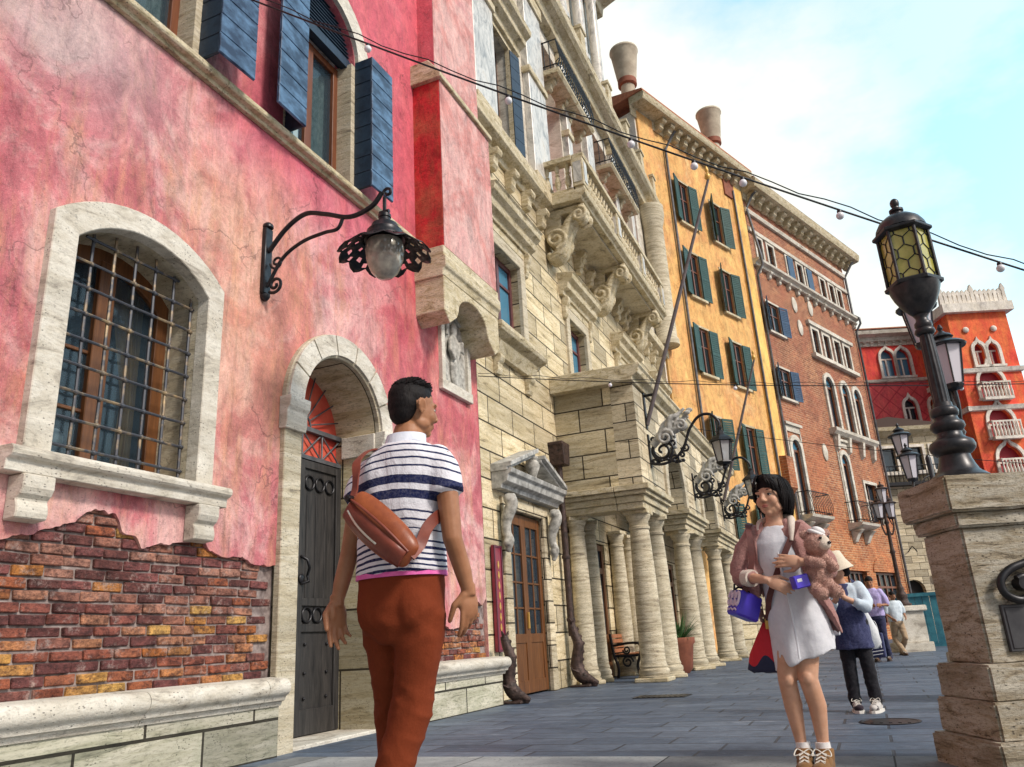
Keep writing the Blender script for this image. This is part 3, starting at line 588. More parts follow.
def upper_window(c):
    y0, y1 = c - 0.65, c + 0.65
    sr = MB().prism(ring_poly(arch(y0 - 0.26, y1 + 0.26, 7.96, 8.0, 0.93), arch(y0 - 0.01, y1 + 0.01, 7.96, 8.0, 0.66)), 'x', -0.04, 0.06)
    for y in (y0 - 0.27, y1 + 0.005): sr.box(-0.04, 0.085, y, y + 0.265, 7.86, 7.965)
    wn_ = sr.build('arched_window', M['palestone'], PB, bevel=0.008)
    for y in (y0 - 0.02, y1 - 0.09): MB().box(-0.30, 0.02, y, y + 0.11, 6.06, 7.96).build('stone_jamb', M['travertine'], wn_, bevel=0.005)
    lv = MB(); lv.box(-0.14, -0.05, y0, y1, 7.92, 8.04)
    for i in range(12):
        z = 8.05 + i * 0.052; h_ = 0.65 * math.sqrt(max(0, 1 - ((z - 8.0) / 0.66) ** 2))
        if h_ > 0.05: lv.add([(-0.16, c - h_, z), (-0.16, c + h_, z), (-0.07, c + h_, z - 0.03), (-0.07, c - h_, z - 0.03), (-0.16, c - h_, z + 0.012), (-0.16, c + h_, z + 0.012), (-0.07, c + h_, z - 0.018), (-0.07, c - h_, z - 0.018)], [(0, 1, 2, 3), (7, 6, 5, 4), (0, 4, 5, 1), (1, 5, 6, 2), (2, 6, 7, 3), (3, 7, 4, 0)])
    lv.prism(arch(y0, y1, 8.0, 8.01, 0.64), 'x', -0.22, -0.17)
    lv.build('louvre', M['navydark'], wn_)
    fm = MB()
    for y, w_ in ((y0 + .09, 0.09), (c - 0.06, 0.12), (y1 - 0.18, 0.09)): fm.box(-0.28, -0.19, y, y + w_, 6.1, 7.92)
    for z, h in ((6.06, 0.12), (7.82, 0.10)): fm.box(-0.275, -0.195, y0 + .09, y1 - .09, z, z + h)
    fm.build('frame', M['brownwood'], wn_, bevel=0.006)
    MB().box(-0.24, -0.235, y0 + .1, y1 - .1, 6.1, 7.9).build('pane', M['glass'], wn_)
    ct = MB()
    nn = 44
    for i in range(nn):
        ya = y0 + 0.1 + (1.1 * i / nn); yb = y0 + 0.1 + 1.1 * (i + 1) / nn
        if 0.42 < (i / nn) < 0.52: continue
        ct.add([(-0.34 + 0.02 * math.sin(i * 1.3), ya, 6.1), (-0.34 + 0.02 * math.sin(i * 1.3 + 1.3), yb, 6.1), (-0.34 + 0.02 * math.sin(i * 1.3 + 1.3), yb, 7.9), (-0.34 + 0.02 * math.sin(i * 1.3), ya, 7.9)], [(0, 1, 2, 3)])
    ct.build('curtain', M['curtain'], wn_, smooth=60)
    MB().box(-1.3, -1.25, y0 - .3, y1 + .3, 6, 8.4).box(-1.25, -0.31, y0 - .3, y1 + .3, 5.96, 6.0).box(-1.25, -0.31, y0 - .3, y1 + .3, 8.0, 8.05).build('room_wall', M['dark'], wn_)
    for sg, hy in ((1, y1 - 0.02), (-1, y0 + 0.02)):
        s1 = MB(); s2 = MB()
        if sg > 0: shutter_leaf(s1, (0.02, hy + 0.0), (0.27, hy), 6.12, 8.02); shutter_leaf(s2, (0.285, hy), (0.30, hy + 0.46), 6.12, 8.02)
        else: shutter_leaf(s1, (0.27, hy), (0.02, hy), 6.12, 8.02); shutter_leaf(s2, (0.30, hy - 0.46), (0.285, hy), 6.12, 8.02)
        s = s1.build('shutter', M['navydark'], wn_, bevel=0.005); s2.build('folded_leaf', M['navy'], s, bevel=0.005)  # hinged leaf darker than folded one: shade of its facing in the colour
for c in (1.25, 3.82, 6.35): upper_window(c)
# --- oriel bay
by = MB(); by.box(-0.1, 0.44, 8.5, 10.2, 5.97, 8.72); bay = by.build('oriel_bay', M['crimson'], PB, bevel=0.01)
MB().box(0.441, 0.449, 8.505, 10.2, 5.98, 8.72).build('bay_front', M['paleplaster'], bay)
MB().prism([(-0.1, 8.72), (0.50, 8.72), (0.50, 8.80), (0.30, 9.08), (-0.1, 9.08)], 'y', 8.44, 10.24).build('bay_offset', M['trim'], bay, bevel=0.01)
MB().box(-0.1, 0.27, 8.68, 10.2, 9.08, 15).build('upper_bay', M['pink'], bay)
MB().box(0.271, 0.279, 8.69, 10.2, 9.09, 15).build('upper_bay_front', M['paleplaster'], bay)
co = MB(); co.prism([(-0.05, 5.52), (0.44, 5.52), (0.45, 5.62), (0.49, 5.66), (0.49, 5.80), (0.46, 5.84), (0.46, 5.97), (-0.05, 5.97)], 'y', 8.45, 10.24)
bc = co.build('bay_corbel', M['trim'], bay, bevel=0.012)
# left & right bracket blocks with arch between: prism profile in (y,z)
pr = [(8.47, 5.52), (8.47, 5.02), (8.62, 4.88), (8.82, 5.02), (8.88, 5.12)] + [(9.345 - 0.465 * math.cos(PI * i / 10), 5.12 + 0.30 * math.sin(PI * i / 10)) for i in range(1, 10)] + [(9.81, 5.12), (9.87, 5.02), (10.07, 4.88), (10.22, 5.02), (10.22, 5.52)]
MB().prism(pr, 'x', -0.02, 0.44).build('bracket', M['trim'], bc, bevel=0.012)
# --- carved niche
nf = MB().prism(ring_poly(arch(9.08, 9.98, 4.2, 5.08, None, 18), arch(9.18, 9.88, 4.3, 5.08, None, 18)), 'x', -0.02, 0.06).box(0.0, 0.07, 9.06, 10.0, 4.16, 4.31)
nic = nf.build('carved_niche', M['palestone'], PB, bevel=0.008)
MB().prism(arch(9.15, 9.91, 4.28, 5.08, None, 18), 'x', 0.002, 0.012).build('niche_back', M['carve'], nic)
fg = MB(); fg.ell((0.03, 9.50, 5.16), (0.05, 0.085, 0.11)); fg.ell((0.03, 9.50, 4.88), (0.05, 0.17, 0.22)); fg.ell((0.03, 9.5, 4.55), (0.05, 0.13, 0.28))
fg.tube([(0.04, 9.36, 4.98), (0.07, 9.30, 4.8), (0.08, 9.42, 4.68)], 0.035); fg.tube([(0.04, 9.64, 4.98), (0.07, 9.70, 4.84), (0.08, 9.66, 5.02)], 0.035); fg.tube([(0.03, 9.28, 5.02), (0.04, 9.3, 5.3), (0.03, 9.52, 5.38), (0.03, 9.72, 5.3)], 0.03)
fg.build('relief_figure', M['carve'], nic, fuse=0.014, relax=2)
# --- wall lantern (own thing)
wl = thing('wall_lantern', 'black scrolled bracket lamp with pierced shade on the pink wall', 'wall lamp', (-4.84, 5.50, 0))
MB().box(0.0, 0.05, -0.055, 0.055, 4.14, 4.86).lathe([(0.055, 0), (0.055, 0.04), (0.02, 0.07)], (0.025, 0), 12, z=4.86).lathe([(0.02, 0), (0.05, 0.04), (0.05, 0.07)], (0.025, 0), 12, z=4.07).build('wall_plate', M['iron'], wl, bevel=0.01, smooth=40)
aw = MB()
aw.tube(bez([(0.05, 0, 4.60), (0.25, 0, 4.80), (0.48, 0, 4.90), (0.72, 0, 4.83), (1.0, 0, 4.72), (1.24, 0, 4.76), (1.36, 0, 4.88)]), 0.024, 8)
aw.tube(bez([(0.05, 0, 4.22), (0.22, 0, 4.48), (0.45, 0, 4.60), (0.70, 0, 4.63), (0.86, 0, 4.63), (0.92, 0, 4.73)]), 0.018, 8)
aw.tube(spiral((0.14, 4.22), 0.09, 0.02, PI * 1.25, 1.4), 0.016, 7); aw.tube(spiral((0.15, 4.46), 0.075, 0.02, PI * 1.0, 1.3), 0.013, 7)
aw.tube(spiral((1.42, 4.86), 0.05, 0.015, PI, -1.0), 0.015, 7)
aw.build('scroll_arm', M['iron'], wl, smooth=50)
LX = 1.385
MB().tube([(LX, 0, 4.82), (LX, 0, 4.62)], 0.018).tube([(LX - .05, 0, 4.66), (LX + .05, 0, 4.66)], 0.02).lathe([(0.03, 0.0), (0.06, 0.02), (0.06, 0.05), (0.03, 0.07)], (LX, 0), 16, z=4.58).lathe([(0.19, 0.0), (0.19, 0.02), (0.165, 0.05), (0.165, 0.09), (0.13, 0.13), (0.12, 0.16), (0.06, 0.2), (0.05, 0.24)], (LX, 0), 24, z=4.36).build('lamp_cap', M['iron'], wl, smooth=40)
# pierced scalloped shade: ring with real holes
sh = MB(); nseg = 48; rr = [0.18, 0.235, 0.27, 0.31, 0.345, 0.385, 0.43]
def shp(k, i):
    a = 2 * PI * k / nseg; r_ = rr[i]
    if i == 6: r_ = 0.395 + 0.040 * abs(math.sin(a * 6))
    z = 4.37 - 0.16 * ((r_ - 0.18) / 0.25) ** 1.2 + (0.012 * math.cos(a * 12) if i > 3 else 0)
    return (LX + r_ * math.cos(a), r_ * math.sin(a), z)
vv_ = [shp(k_, i) for i in range(7) for k_ in range(nseg)]
ff_ = []
for i in range(6):
    for k_ in range(nseg):
        if (i in (1,) and k_ % 4 == 0) or (i == 3 and k_ % 4 == 2) or (i == 4 and k_ % 4 == 0): continue
        ff_.append((i * nseg + k_, i * nseg + (k_ + 1) % nseg, (i + 1) * nseg + (k_ + 1) % nseg, (i + 1) * nseg + k_))
sh.add(vv_, ff_); shade = sh.build('lamp_shade', M['iron'], wl, smooth=60)
sol = shade.modifiers.new('thick', 'SOLIDIFY'); sol.thickness = 0.006
MB().lathe([(0.165, 0.36), (0.175, 0.30), (0.175, 0.24), (0.16, 0.15), (0.12, 0.06), (0.07, 0.012), (0.01, 0.0)], (LX, 0), 28, z=3.98).build('glass_globe', M['globe'], wl, smooth=60)
# ================================================================== STONE BUILDING  (local: x outward, y along street)
SB = thing('stone_building', 'pale ashlar stone palace with balustraded balcony and columned porch', 'building', (-5.0, 0, 0))
S0, S1 = 10.3, 26.2
door = arch(11.45, 13.0, -0.02, 2.82, 0.01, 2)
def rect(y0, y1, z0, z1): return [(y0, z0), (y1, z0), (y1, z1), (y0, z1)]
wins = [(11.45, 12.72), (15.55, 16.75), (19.65, 20.85), (23.4, 24.6)]
holes = [rect(11.5, 13.05, -0.01, 2.85), rect(15.55, 16.75, -0.01, 2.7), rect(18.6, 19.8, -0.01, 2.7), rect(22.2, 23.6, -0.01, 2.7)] + [rect(a, e, 6.0, 7.62) for a, e in wins]
b = MB(); b.facade([(S0, -0.05), (S1, -0.05), (S1, 9.75), (S0, 9.75)], holes, 0, 0.32); b.build('lower_wall', M['ashlar'], SB)
MB().facade([(S0, 9.75), (S1, 9.75), (S1, 16.2), (S0, 16.2)], [rect(11.5, 12.85, 10.3, 12.9), rect(15.0, 16.3, 10.2, 15.1), rect(16.75, 18.1, 10.2, 15.1), rect(18.9, 20.9, 10.2, 15.1), rect(21.4, 22.8, 10.2, 15.1), rect(23.3, 24.3, 10.2, 15.1)], 0, 0.5).build('upper_wall', M['palestone'], SB)
MB().box(-1.3, -0.55, S0, S1, 9.6, 16.1).build('loggia_wall', noisy('loggia_plaster', (0.66, 0.28, 0.24), (0.50, 0.20, 0.18), 0.8, 0.9, 0.2), SB)
MB().box(-9, -0.6, S0, S1 - 0.05, -0.05, 9.6).build('building_core', M['dark'], SB)
MB().box(-9, -0.02, S1 - 0.05, S1, -0.05, 16.2).build('gable_wall', M['ashlar'], SB)
# tall front block above (near part goes up out of frame)
MB().box(-8, 0.0, S0, 20.7, 16.2, 21.6).build('attic_storey', M['palestone'], SB)
ec = [(0, 21.0), (0.25, 21.05), (0.3, 21.35), (0.62, 21.5), (0.85, 21.6), (1.02, 21.8), (1.08, 22.1), (0, 22.2)]
MB().prism(ec, 'y', S0, 21.6).box(-8, 1.0, 20.7, 21.6, 21.6, 22.15).build('eaves_cornice', M['trim'], SB, bevel=0.02)
at_ = MB()
for y in (16.6, 18.4, 20.1): at_.lathe([(0.22, 0), (0.22, .15), (.17, .25), (.16, 3.6), (.2, 3.75), (.26, 4.1), (.26, 4.3)], (0.22, y), 14, z=16.75)
for q, y in enumerate((16.6, 18.4, 20.1)):
    MB().lathe([(0.22, 0), (0.22, .15), (.17, .25), (.16, 3.6), (.2, 3.75), (.26, 4.1), (.26, 4.25)], (0.22, y), 16, z=16.75).build('attic_column', M['marble'], SB, smooth=40)
# ledge between third and fourth storey, with terrace balustrade panels
lc = [(0, 15.55), (0.22, 15.6), (0.28, 15.8), (0.46, 15.88), (0.55, 15.98), (0.58, 16.16), (0.55, 16.22), (0, 16.24)]
led = MB().prism(lc, 'y', S0, S1 + 0.25).build('storey_ledge', M['trim'], SB, bevel=0.01)
for y in (15.2, 17.6, 20.2, 22.3, 24.2, 26.0):
    MB().box(0.10, 0.50, y - 0.2, y + 0.2, 16.24, 17.05).box(0.06, 0.54, y - 0.24, y + 0.24, 17.05, 17.16).build('parapet_post', M['trim'], led, bevel=0.01)
# --- string cornice A below the piano nobile
ca = [(0, 9.55), (0.06, 9.55), (0.08, 9.66), (0.24, 9.72), (0.30, 9.76), (0.30, 10.02), (0.26, 10.08), (0, 10.12)]
cor = MB().prism(ca, 'y', S0, S1).build('string_cornice', M['trim'], SB, bevel=0.01)
def bracket(y, w, zt, d, h, m, par, name='modillion'):
    pf = [(0, zt), (d, zt), (d + .02, zt - h * .18), (d * .95, zt - h * .34), (d * .7, zt - h * .45), (d * .62, zt - h * .62), (d * .66, zt - h * .78), (d * .45, zt - h * .97), (0, zt - h)]
    return MB().prism(pf, 'y', y - w / 2, y + w / 2).build(name, m, par, bevel=0.012)
y = 10.75
while y < 25.6:
    if not any(abs(y - c) < 0.45 for c in (14.55, 17.85, 21.2)): bracket(y, 0.20, 9.56, 0.24, 0.42, M['trim'], cor)
    y += 0.83
# --- first-floor windows
def stone_window(c, h=0.6):
    a, e = c - h, c + h
    w_ = MB().prism(ring_poly([(a - .22, 5.9), (e + .22, 5.9), (e + .22, 7.86), (a - .22, 7.86)], [(a + .002, 5.9), (e - .002, 5.9), (e - .002, 7.618), (a + .002, 7.618)]), 'x', -0.03, 0.055)
    o = w_.build('stone_window', M['travertine'], SB, bevel=0.01)
    lp = [(0, 8.02), (0.10, 8.02), (0.12, 8.10), (0.22, 8.16), (0.24, 8.28), (0.34, 8.36), (0.36, 8.46), (0.40, 8.50), (0, 8.56)]
    MB().prism(lp, 'y', a - .48, e + .48).box(-.02, 0.06, a - .30, e + .30, 7.86, 8.03).build('lintel_cornice', M['trim'], o, bevel=0.008)
    for y in (a - .34, e + .20): bracket(y + .07, 0.14, 8.02, 0.16, 0.5, M['trim'], o, 'console')
    slp = [(0, 5.62), (0.14, 5.62), (0.16, 5.68), (0.30, 5.74), (0.33, 5.80), (0.33, 5.88), (0, 5.92)]
    sl = MB().prism(slp, 'y', a - .42, e + .42).prism([(0, 5.40), (0.10, 5.40), (0.20, 5.62), (0, 5.62)], 'y', a - .22, e + .22).build('window_sill', M['trim'], o, bevel=0.008)
    for y in (a - .12, e - .02): bracket(y + .07, 0.18, 5.42, 0.14, 0.36, M['trim'], sl, 'corbel')
    f = MB()
    for y, ww in ((a, .09), (c - .05, .10), (e - .09, .09)): f.box(-0.24, -0.16, y, y + ww, 6.0, 7.62)
    f.box(-.235, -.165, a, e, 6.0, 6.1); f.box(-.235, -.165, a, e, 7.52, 7.62); f.box(-.23, -.17, a, e, 7.1, 7.15)
    f.build('frame', noisy('maroon_frame', (0.09, 0.03, 0.035), (0.15, 0.05, 0.05), 8, 0.5, 0.1), o)
    MB().box(-.21, -.20, a + .05, e - .05, 6.05, 7.57).build('pane', M['blueglass'], o)
    MB().box(-.33, -.30, a + .05, e - .05, 6.0, 7.6).build('curtain', M['curtain'], o)
for a, e in wins: stone_window((a + e) / 2, (e - a) / 2)
# --- pedimented doorway
pd = MB().prism(ring_poly([(11.28, -.02), (13.27, -.02), (13.27, 3.02), (11.28, 3.02)], [(11.52, -.02), (13.03, -.02), (13.03, 2.84), (11.52, 2.84)]), 'x', -0.03, 0.05)
door2 = pd.build('pedimented_doorway', M['ashlar_small'], SB, bevel=0.01)
pm = MB(); pp_ = [(0, 3.08), (0.16, 3.08), (0.18, 3.14), (0.27, 3.18), (0.29, 3.28), (0.34, 3.31), (0.36, 3.38), (0, 3.40)]
pm.prism(pp_, 'y', 11.0, 13.56)
# raking cornices, broken at the top
for (ya, yb, s_) in ((10.98, 12.22, 1), (13.58, 12.50, -1)):
    za, zb = 3.40, 3.40 + 0.50 * abs(yb - ya) / 1.4
    for (x1, o0, o1) in ((0.36, 0.0, 0.07), (0.29, -0.055, 0.0)):
        pm.add([(x, y, z + o) for (y, z) in ((ya, za), (yb, zb)) for o in (o0, o1) for x in (0, x1)], [(0, 1, 3, 2), (4, 6, 7, 5), (0, 4, 5, 1), (2, 3, 7, 6), (1, 5, 7, 3), (0, 2, 6, 4)])
pm.build('pediment', M['greystone'], door2, bevel=0.006)
MB().lathe([(0.10, 0), (0.06, 0.06), (0.10, 0.16), (0.14, 0.26), (0.10, 0.34), (0.12, 0.38), (0.10, 0.42)], (0.17, 12.36), 16, z=3.40).build('pediment_urn', M['carve'], door2, smooth=50)
for y in (11.20, 13.20):
    c_ = MB(); c_.tube(bez([(0.20, y, 2.98), (0.24, y, 2.84), (0.14, y, 2.62), (0.13, y, 2.42), (0.19, y, 2.28), (0.12, y, 2.12)]), [0.10] * 20 + [0.09 - 0.0016 * i for i in range(31)], 10)
    c_.ell((0.2, y, 2.93), (0.09, 0.12, 0.09)); c_.ell((0.15, y, 2.26), (0.08, 0.10, 0.08)); c_.build('scroll_console', M['carve'], door2, fuse=0.02, relax=2)
dl = MB()
for y, ww in ((11.52, .12), (12.20, .09), (12.29, .09), (12.92, .12)): dl.box(-.30, -.22, y, y + ww, 0.03, 2.82)
for z0, z1 in ((0.03, .22), (.78, .92), (2.64, 2.82)): dl.box(-.295, -.225, 11.52, 13.03, z0, z1)
dl.box(-.28, -.24, 11.6, 13.0, .2, .8)
for y in (11.9, 12.65): dl.box(-.27, -.235, y, y + .03, .9, 2.66)
for z in (1.3, 1.7, 2.15): dl.box(-.27, -.235, 11.6, 13.0, z, z + .03)
leaf2 = dl.build('glazed_door', M['oak'], door2, bevel=0.005); leaf2.location = (.17, 0, 0)
MB().box(-.262, -.255, 11.6, 12.95, .9, 2.66).build('pane', M['darkglass'], leaf2)
MB().box(-.215, -.19, 12.26, 12.30, 1.0, 1.25).build('handle', M['gold'], leaf2)
# --- downpipe with hopper and sea-creature foot
dp = MB().tube([(0.13, 13.86, 0.85), (0.13, 13.86, 3.95)], 0.062, 12)
for z in (1.1, 2.2, 3.3): dp.lathe([(.075, 0), (.08, .03), (.075, .06)], (.13, 13.86), 12, z=z)
dpo = dp.build('downpipe', M['bronze'], SB, smooth=40)
MB().prism([(-.13, 0), (.13, 0), (.17, .18), (.19, .36), (.21, .38), (.21, .44), (-.21, .44), (-.21, .38), (-.19, .36), (-.17, .18)], 'x', 0.0, 0.30).build('rain_hopper', M['bronze'], dpo, bevel=0.01).location = (0, 13.86, 3.93)
def spout(par, x, y, k_, top):
    f = MB(); P = lambda a, b, c: V((x + a * k_, y + b * k_, c * k_))
    body = bez([P(0, 0, 1.06), P(.05, 0, .88), P(.11, -.01, .70), P(.07, 0, .50), P(.05, 0, .32), P(.14, -.01, .17), P(.27, -.02, .11)], 9); n_ = len(body)
    f.tube(body, [k_ * (.062 + .068 * (i / (n_ - 1)) ** .8 - (.045 * max(0, (i / (n_ - 1) - .8) / .2))) for i in range(n_)], 14)
    f.tube([P(.24, -.02, .13), P(.36, -.03, .08), P(.43, -.03, .06)], [.085 * k_, .055 * k_, .03 * k_], 12); f.tube([P(.24, -.02, .06), P(.40, -.03, .02)], [.06 * k_, .03 * k_], 10)
    for sg in (-1, 1):
        f.ell(P(.20, sg * .085, .20), .028 * k_, n=8, m=6); f.tube([P(.10, sg * .09, .24), P(.02, sg * .19, .30), P(.0, sg * .22, .40)], [.035 * k_, .022 * k_, .006 * k_], 8, flat=.5); f.tube([P(0, 0, 1.0), P(.03, sg * .10, 1.10), P(.02, sg * .17, 1.17)], [.035 * k_, .03 * k_, .008 * k_], 8, flat=.5)
    for i in range(7):
        c = body[6 + i * 6]; f.ell(c + V((.085 * k_ + i * .006 * k_, 0, .02)), (.03 * k_, .012 * k_, .035 * k_), n=8, m=6)
    f.box(x - .06 * k_, x + .30 * k_, y - .13 * k_, y + .11 * k_, 0, .035)
    return f.build('sea_creature_spout', M['bronze'], par, fuse=0.012, relax=1, fn=lambda c, n: c + n * (.004 * abs(math.sin(c.z * 95)) * abs(math.sin(math.atan2(c.y - y, c.x - x) * 7))))
spout(dpo, .13, 13.86, 1.0, 1); spout(PB, .09, 10.62, .84, 1)
# --- porch: side wall, front arcade, columns
PX = 1.62
pw = MB()
pw.box(0.0, PX - 0.452, 14.2, 14.52, 3.46, 5.42); pw.build('porch_side_wall', M['ashlar'], SB, bevel=0.004)
def arc_hole(a, e): return [(a, 3.46), (e, 3.46)] + [((a + e) / 2 + (e - a) / 2 * math.cos(PI * i / 14), 3.70 + 1.05 * math.sin(PI * i / 14)) for i in range(15)]
def arcade_poly():
    o = [(14.2, 3.46)]
    for a, e in ((16.35, 18.05), (20.35, 22.25)):
        o += [(a, 3.46), (a, 3.72)] + [((a + e) / 2 - (e - a) / 2 * math.cos(PI * i / 14), 3.72 + 1.02 * math.sin(PI * i / 14)) for i in range(1, 14)] + [(e, 3.72), (e, 3.46)]
    return o + [(26.0, 3.46), (26.0, 5.42), (14.2, 5.42)]
af = MB().prism(arcade_poly(), 'x', PX - 0.45, PX + 0.004); arc_o = af.build('porch_arcade', M['ashlar_small'], SB)
MB().box(0, PX - 0.44, 14.5, 26, 5.0, 5.40).build('porch_ceiling', M['ashlar'], SB)
for a, e in ((16.35, 18.05), (20.35, 22.25)):
    o_ = [(a - .22, 3.46), (e + .22, 3.46)] + [((a + e) / 2 + ((e - a) / 2 + .22) * math.cos(PI * i / 16), 3.72 + 1.24 * math.sin(PI * i / 16)) for i in range(17)]
    i_ = [(a + .003, 3.46), (e - .003, 3.46)] + [((a + e) / 2 + ((e - a) / 2 - .003) * math.cos(PI * i / 16), 3.72 + 1.017 * math.sin(PI * i / 16)) for i in range(17)]
    MB().prism(ring_poly(o_, i_), 'x', PX - 0.02, PX + 0.06).build('arch_moulding', M['travertine'], arc_o, bevel=0.01)
    MB().prism([((a + e) / 2 - .14, 4.72), ((a + e) / 2 + .14, 4.72), ((a + e) / 2 + .2, 5.12), ((a + e) / 2 - .2, 5.12)], 'x', PX + 0.0, PX + 0.13).build('keystone', M['carve'], arc_o, bevel=0.02)
# entablature blocks over column pairs
def entab(y0, y1, deep, par):
    e = MB(); e.box(PX - deep, PX - 0.04, y0, y1, 3.02, 3.14); e.box(PX - deep, PX, y0 - .03, y1 + .03, 3.143, 3.27); e.box(PX - deep, PX + 0.06, y0 - .09, y1 + .09, 3.273, 3.35); e.box(PX - deep, PX + 0.12, y0 - .14, y1 + .14, 3.353, 3.457)
    return e.build('entablature', M['trim'], par, bevel=0.008)
MB().box(0, PX - .55, 14.24, 14.72, 3.02, 3.14).box(0, PX - .55, 14.21, 14.75, 3.143, 3.27).box(0, PX - .55, 14.15, 14.81, 3.273, 3.35).box(0, PX - .55, 14.10, 14.85, 3.353, 3.457).build('side_entablature', M['trim'], SB, bevel=0.008)
for y0, y1 in ((14.24, 16.15), (18.05, 20.25), (22.4, 25.6)): entab(y0, y1, 0.54, SB)
MB().prism([(0, 5.42), (PX + .05, 5.42), (PX + .07, 5.50), (PX + .18, 5.56), (PX + .20, 5.66), (PX + .24, 5.70), (PX + .22, 5.75), (0, 5.78)], 'y', 14.0, 26.1).build('porch_cornice', M['trim'], SB, bevel=0.01)
colp = [(0.29, 0.0), (0.29, 0.10), (0.265, 0.11), (0.28, 0.15), (0.275, 0.20), (0.24, 0.23), (0.25, 0.26), (0.235, 0.29), (0.225, 0.34), (0.222, 1.0), (0.212, 1.7), (0.192, 2.4), (0.178, 2.66), (0.20, 2.68), (0.20, 2.72), (0.178, 2.74), (0.18, 2.82), (0.215, 2.87), (0.235, 2.93), (0.235, 2.945)]
c0 = MB().lathe(colp, (0, 0), 28).build('column', M['column'], SB, smooth=35); c0.location = (1.36, 14.62, 0)
cap0 = MB().box(-.235, .235, -.235, .235, 2.946, 3.02).build('abacus', M['trim'], c0, bevel=0.008)
bs0 = MB().box(-.30, .30, -.30, .30, 0.0, 0.075).build('column_plinth', M['trim'], c0, bevel=0.015)
for (x, y) in ((1.36, 15.75), (1.36, 18.42), (1.36, 19.85), (1.36, 22.8), (1.36, 24.9), (0.16, 14.5), (0.16, 15.2), (0.16, 17.2), (0.16, 20.3), (0.16, 18.2)):
    c_ = copy_tree(c0, SB); c_.location = (x, y, 0)
    c_.rotation_euler.z = random.uniform(0, 6)
    if x < 1: c_.scale = (0.82, 0.82, 1)
# doors inside the porch
for (a, e) in ((15.55, 16.75), (18.6, 19.8), (22.2, 23.6)):
    d = MB()
    for y, ww in ((a + .02, .11), ((a + e) / 2 - .05, .10), (e - .13, .11)): d.box(-.24, -.16, y, y + ww, 0.02, 2.68)
    for z0, z1 in ((0.02, .3), (.75, .85), (2.08, 2.2), (2.56, 2.68)): d.box(-.235, -.165, a, e, z0, z1)
    d.box(-.21, -.18, a, e, .25, .8)
    dd = d.build('porch_door', M['oak'], SB, bevel=0.005); dd.location = (.13, 0, 0); MB().box(-.205, -.198, a, e, .8, 2.6).build('pane', M['darkglass'], dd)
# --- main balcony
BX = 1.05
bl = MB(); bp = [(0, 9.74), (BX - .10, 9.74), (BX - .08, 9.80), (BX, 9.84), (BX + .02, 9.92), (BX, 9.98), (0, 10.0)]
bl.prism(bp, 'y', 14.25, 22.0); balc = bl.build('balcony', M['trim'], SB, bevel=0.01)
MB().prism([(0.1, 9.68), (BX - .25, 9.68), (BX - .25, 9.738), (0.1, 9.738)], 'y', 14.9, 21.4).build('soffit_panel', M['travertine'], balc)
def bal_run(mb, x0, y0, x1, y1, n):
    for i in range(n):
        t = (i + .5) / n; mb.lathe([(.05, 0), (.05, .06), (.035, .08), (.075, .22), (.055, .36), (.03, .42), (.055, .45), (.03, .48), (.055, .60), (.05, .66), (.06, .70)], (x0 + (x1 - x0) * t, y0 + (y1 - y0) * t), 10, z=10.06)
brl = MB().box(BX - .22, BX - .02, 14.3, 21.95, 10.0, 10.07).box(BX - .24, BX + .02, 14.28, 21.98, 10.755, 10.88).box(0.0, BX - .25, 14.28, 14.50, 10.0, 10.07).box(0, BX - .25, 14.26, 14.52, 10.755, 10.88).build('balcony_rail', M['trim'], balc, bevel=0.008)
posts = [14.42, 17.1, 19.5, 21.82]
for y in posts: 
    p_ = MB().box(BX - .26, BX - .003, y - .16, y + .16, 10.07, 10.754).build('balcony_post', M['trim'], balc, bevel=0.008)
    MB().box(BX - .01, BX + .012, y - .10, y + .10, 10.16, 10.66).box(BX - .22, BX - .04, y - .172, y - .155, 10.16, 10.66).build('marble_inset', M['marble'], p_)
for ya, yb in zip(posts, posts[1:]):
    n_ = int((yb - ya - .4) / .20)
    for i in range(n_):
        t = (i + .5) / n_; MB().lathe([(.05, 0), (.05, .06), (.035, .08), (.075, .22), (.055, .36), (.03, .42), (.055, .45), (.03, .48), (.055, .60), (.05, .69)], (BX - .12, ya + .2 + (yb - ya - .4) * t), 10, z=10.066).build('baluster', M['trim'], balc, smooth=50)
for i in range(3): MB().lathe([(.05, 0), (.05, .06), (.035, .08), (.075, .22), (.055, .36), (.03, .42), (.055, .45), (.03, .48), (.055, .60), (.05, .69)], (.18 + i * .24, 14.39), 10, z=10.066).build('baluster', M['trim'], balc, smooth=50)
def scroll_bracket(y):
    s = MB(); W_ = .24
    path = bez([(0.05, 0, 8.72), (0.12, 0, 8.62), (0.30, 0, 8.72), (0.42, 0, 9.05), (0.58, 0, 9.38), (0.80, 0, 9.52), (0.94, 0, 9.50)])
    for k_ in (-2, -1, 0, 1, 2):
        s.tube([(p.x, y + k_ * .075, p.z) for p in path], [(0.075 + 0.035 * math.sin(i / len(path) * 3.1)) * (1.25 if k_ == 0 else 1) for i in range(len(path))], 10)
    for k_ in (-1, 1):
        s.tube([(p[0], y + k_ * .225, p[2]) for p in spiral((.26, 9.00), .25, .04, -PI / 2, 1.7)], .050, 8); s.tube([(p[0], y + k_ * .225, p[2]) for p in spiral((.82, 9.46), .17, .03, PI / 2, -1.6)], .042, 8)
    s.ell((.82, y, 9.46), (.13, .21, .13)); s.ell((.24, y, 9.0), (.19, .21, .19)); s.box(0, .95, y - .22, y + .22, 9.56, 9.70); s.box(0, .4, y - .2, y + .2, 9.1, 9.6)
    s.build('scroll_bracket', M['trim'], balc, fuse=0.016, relax=1)
for y in (14.62, 17.85, 21.2): scroll_bracket(y)
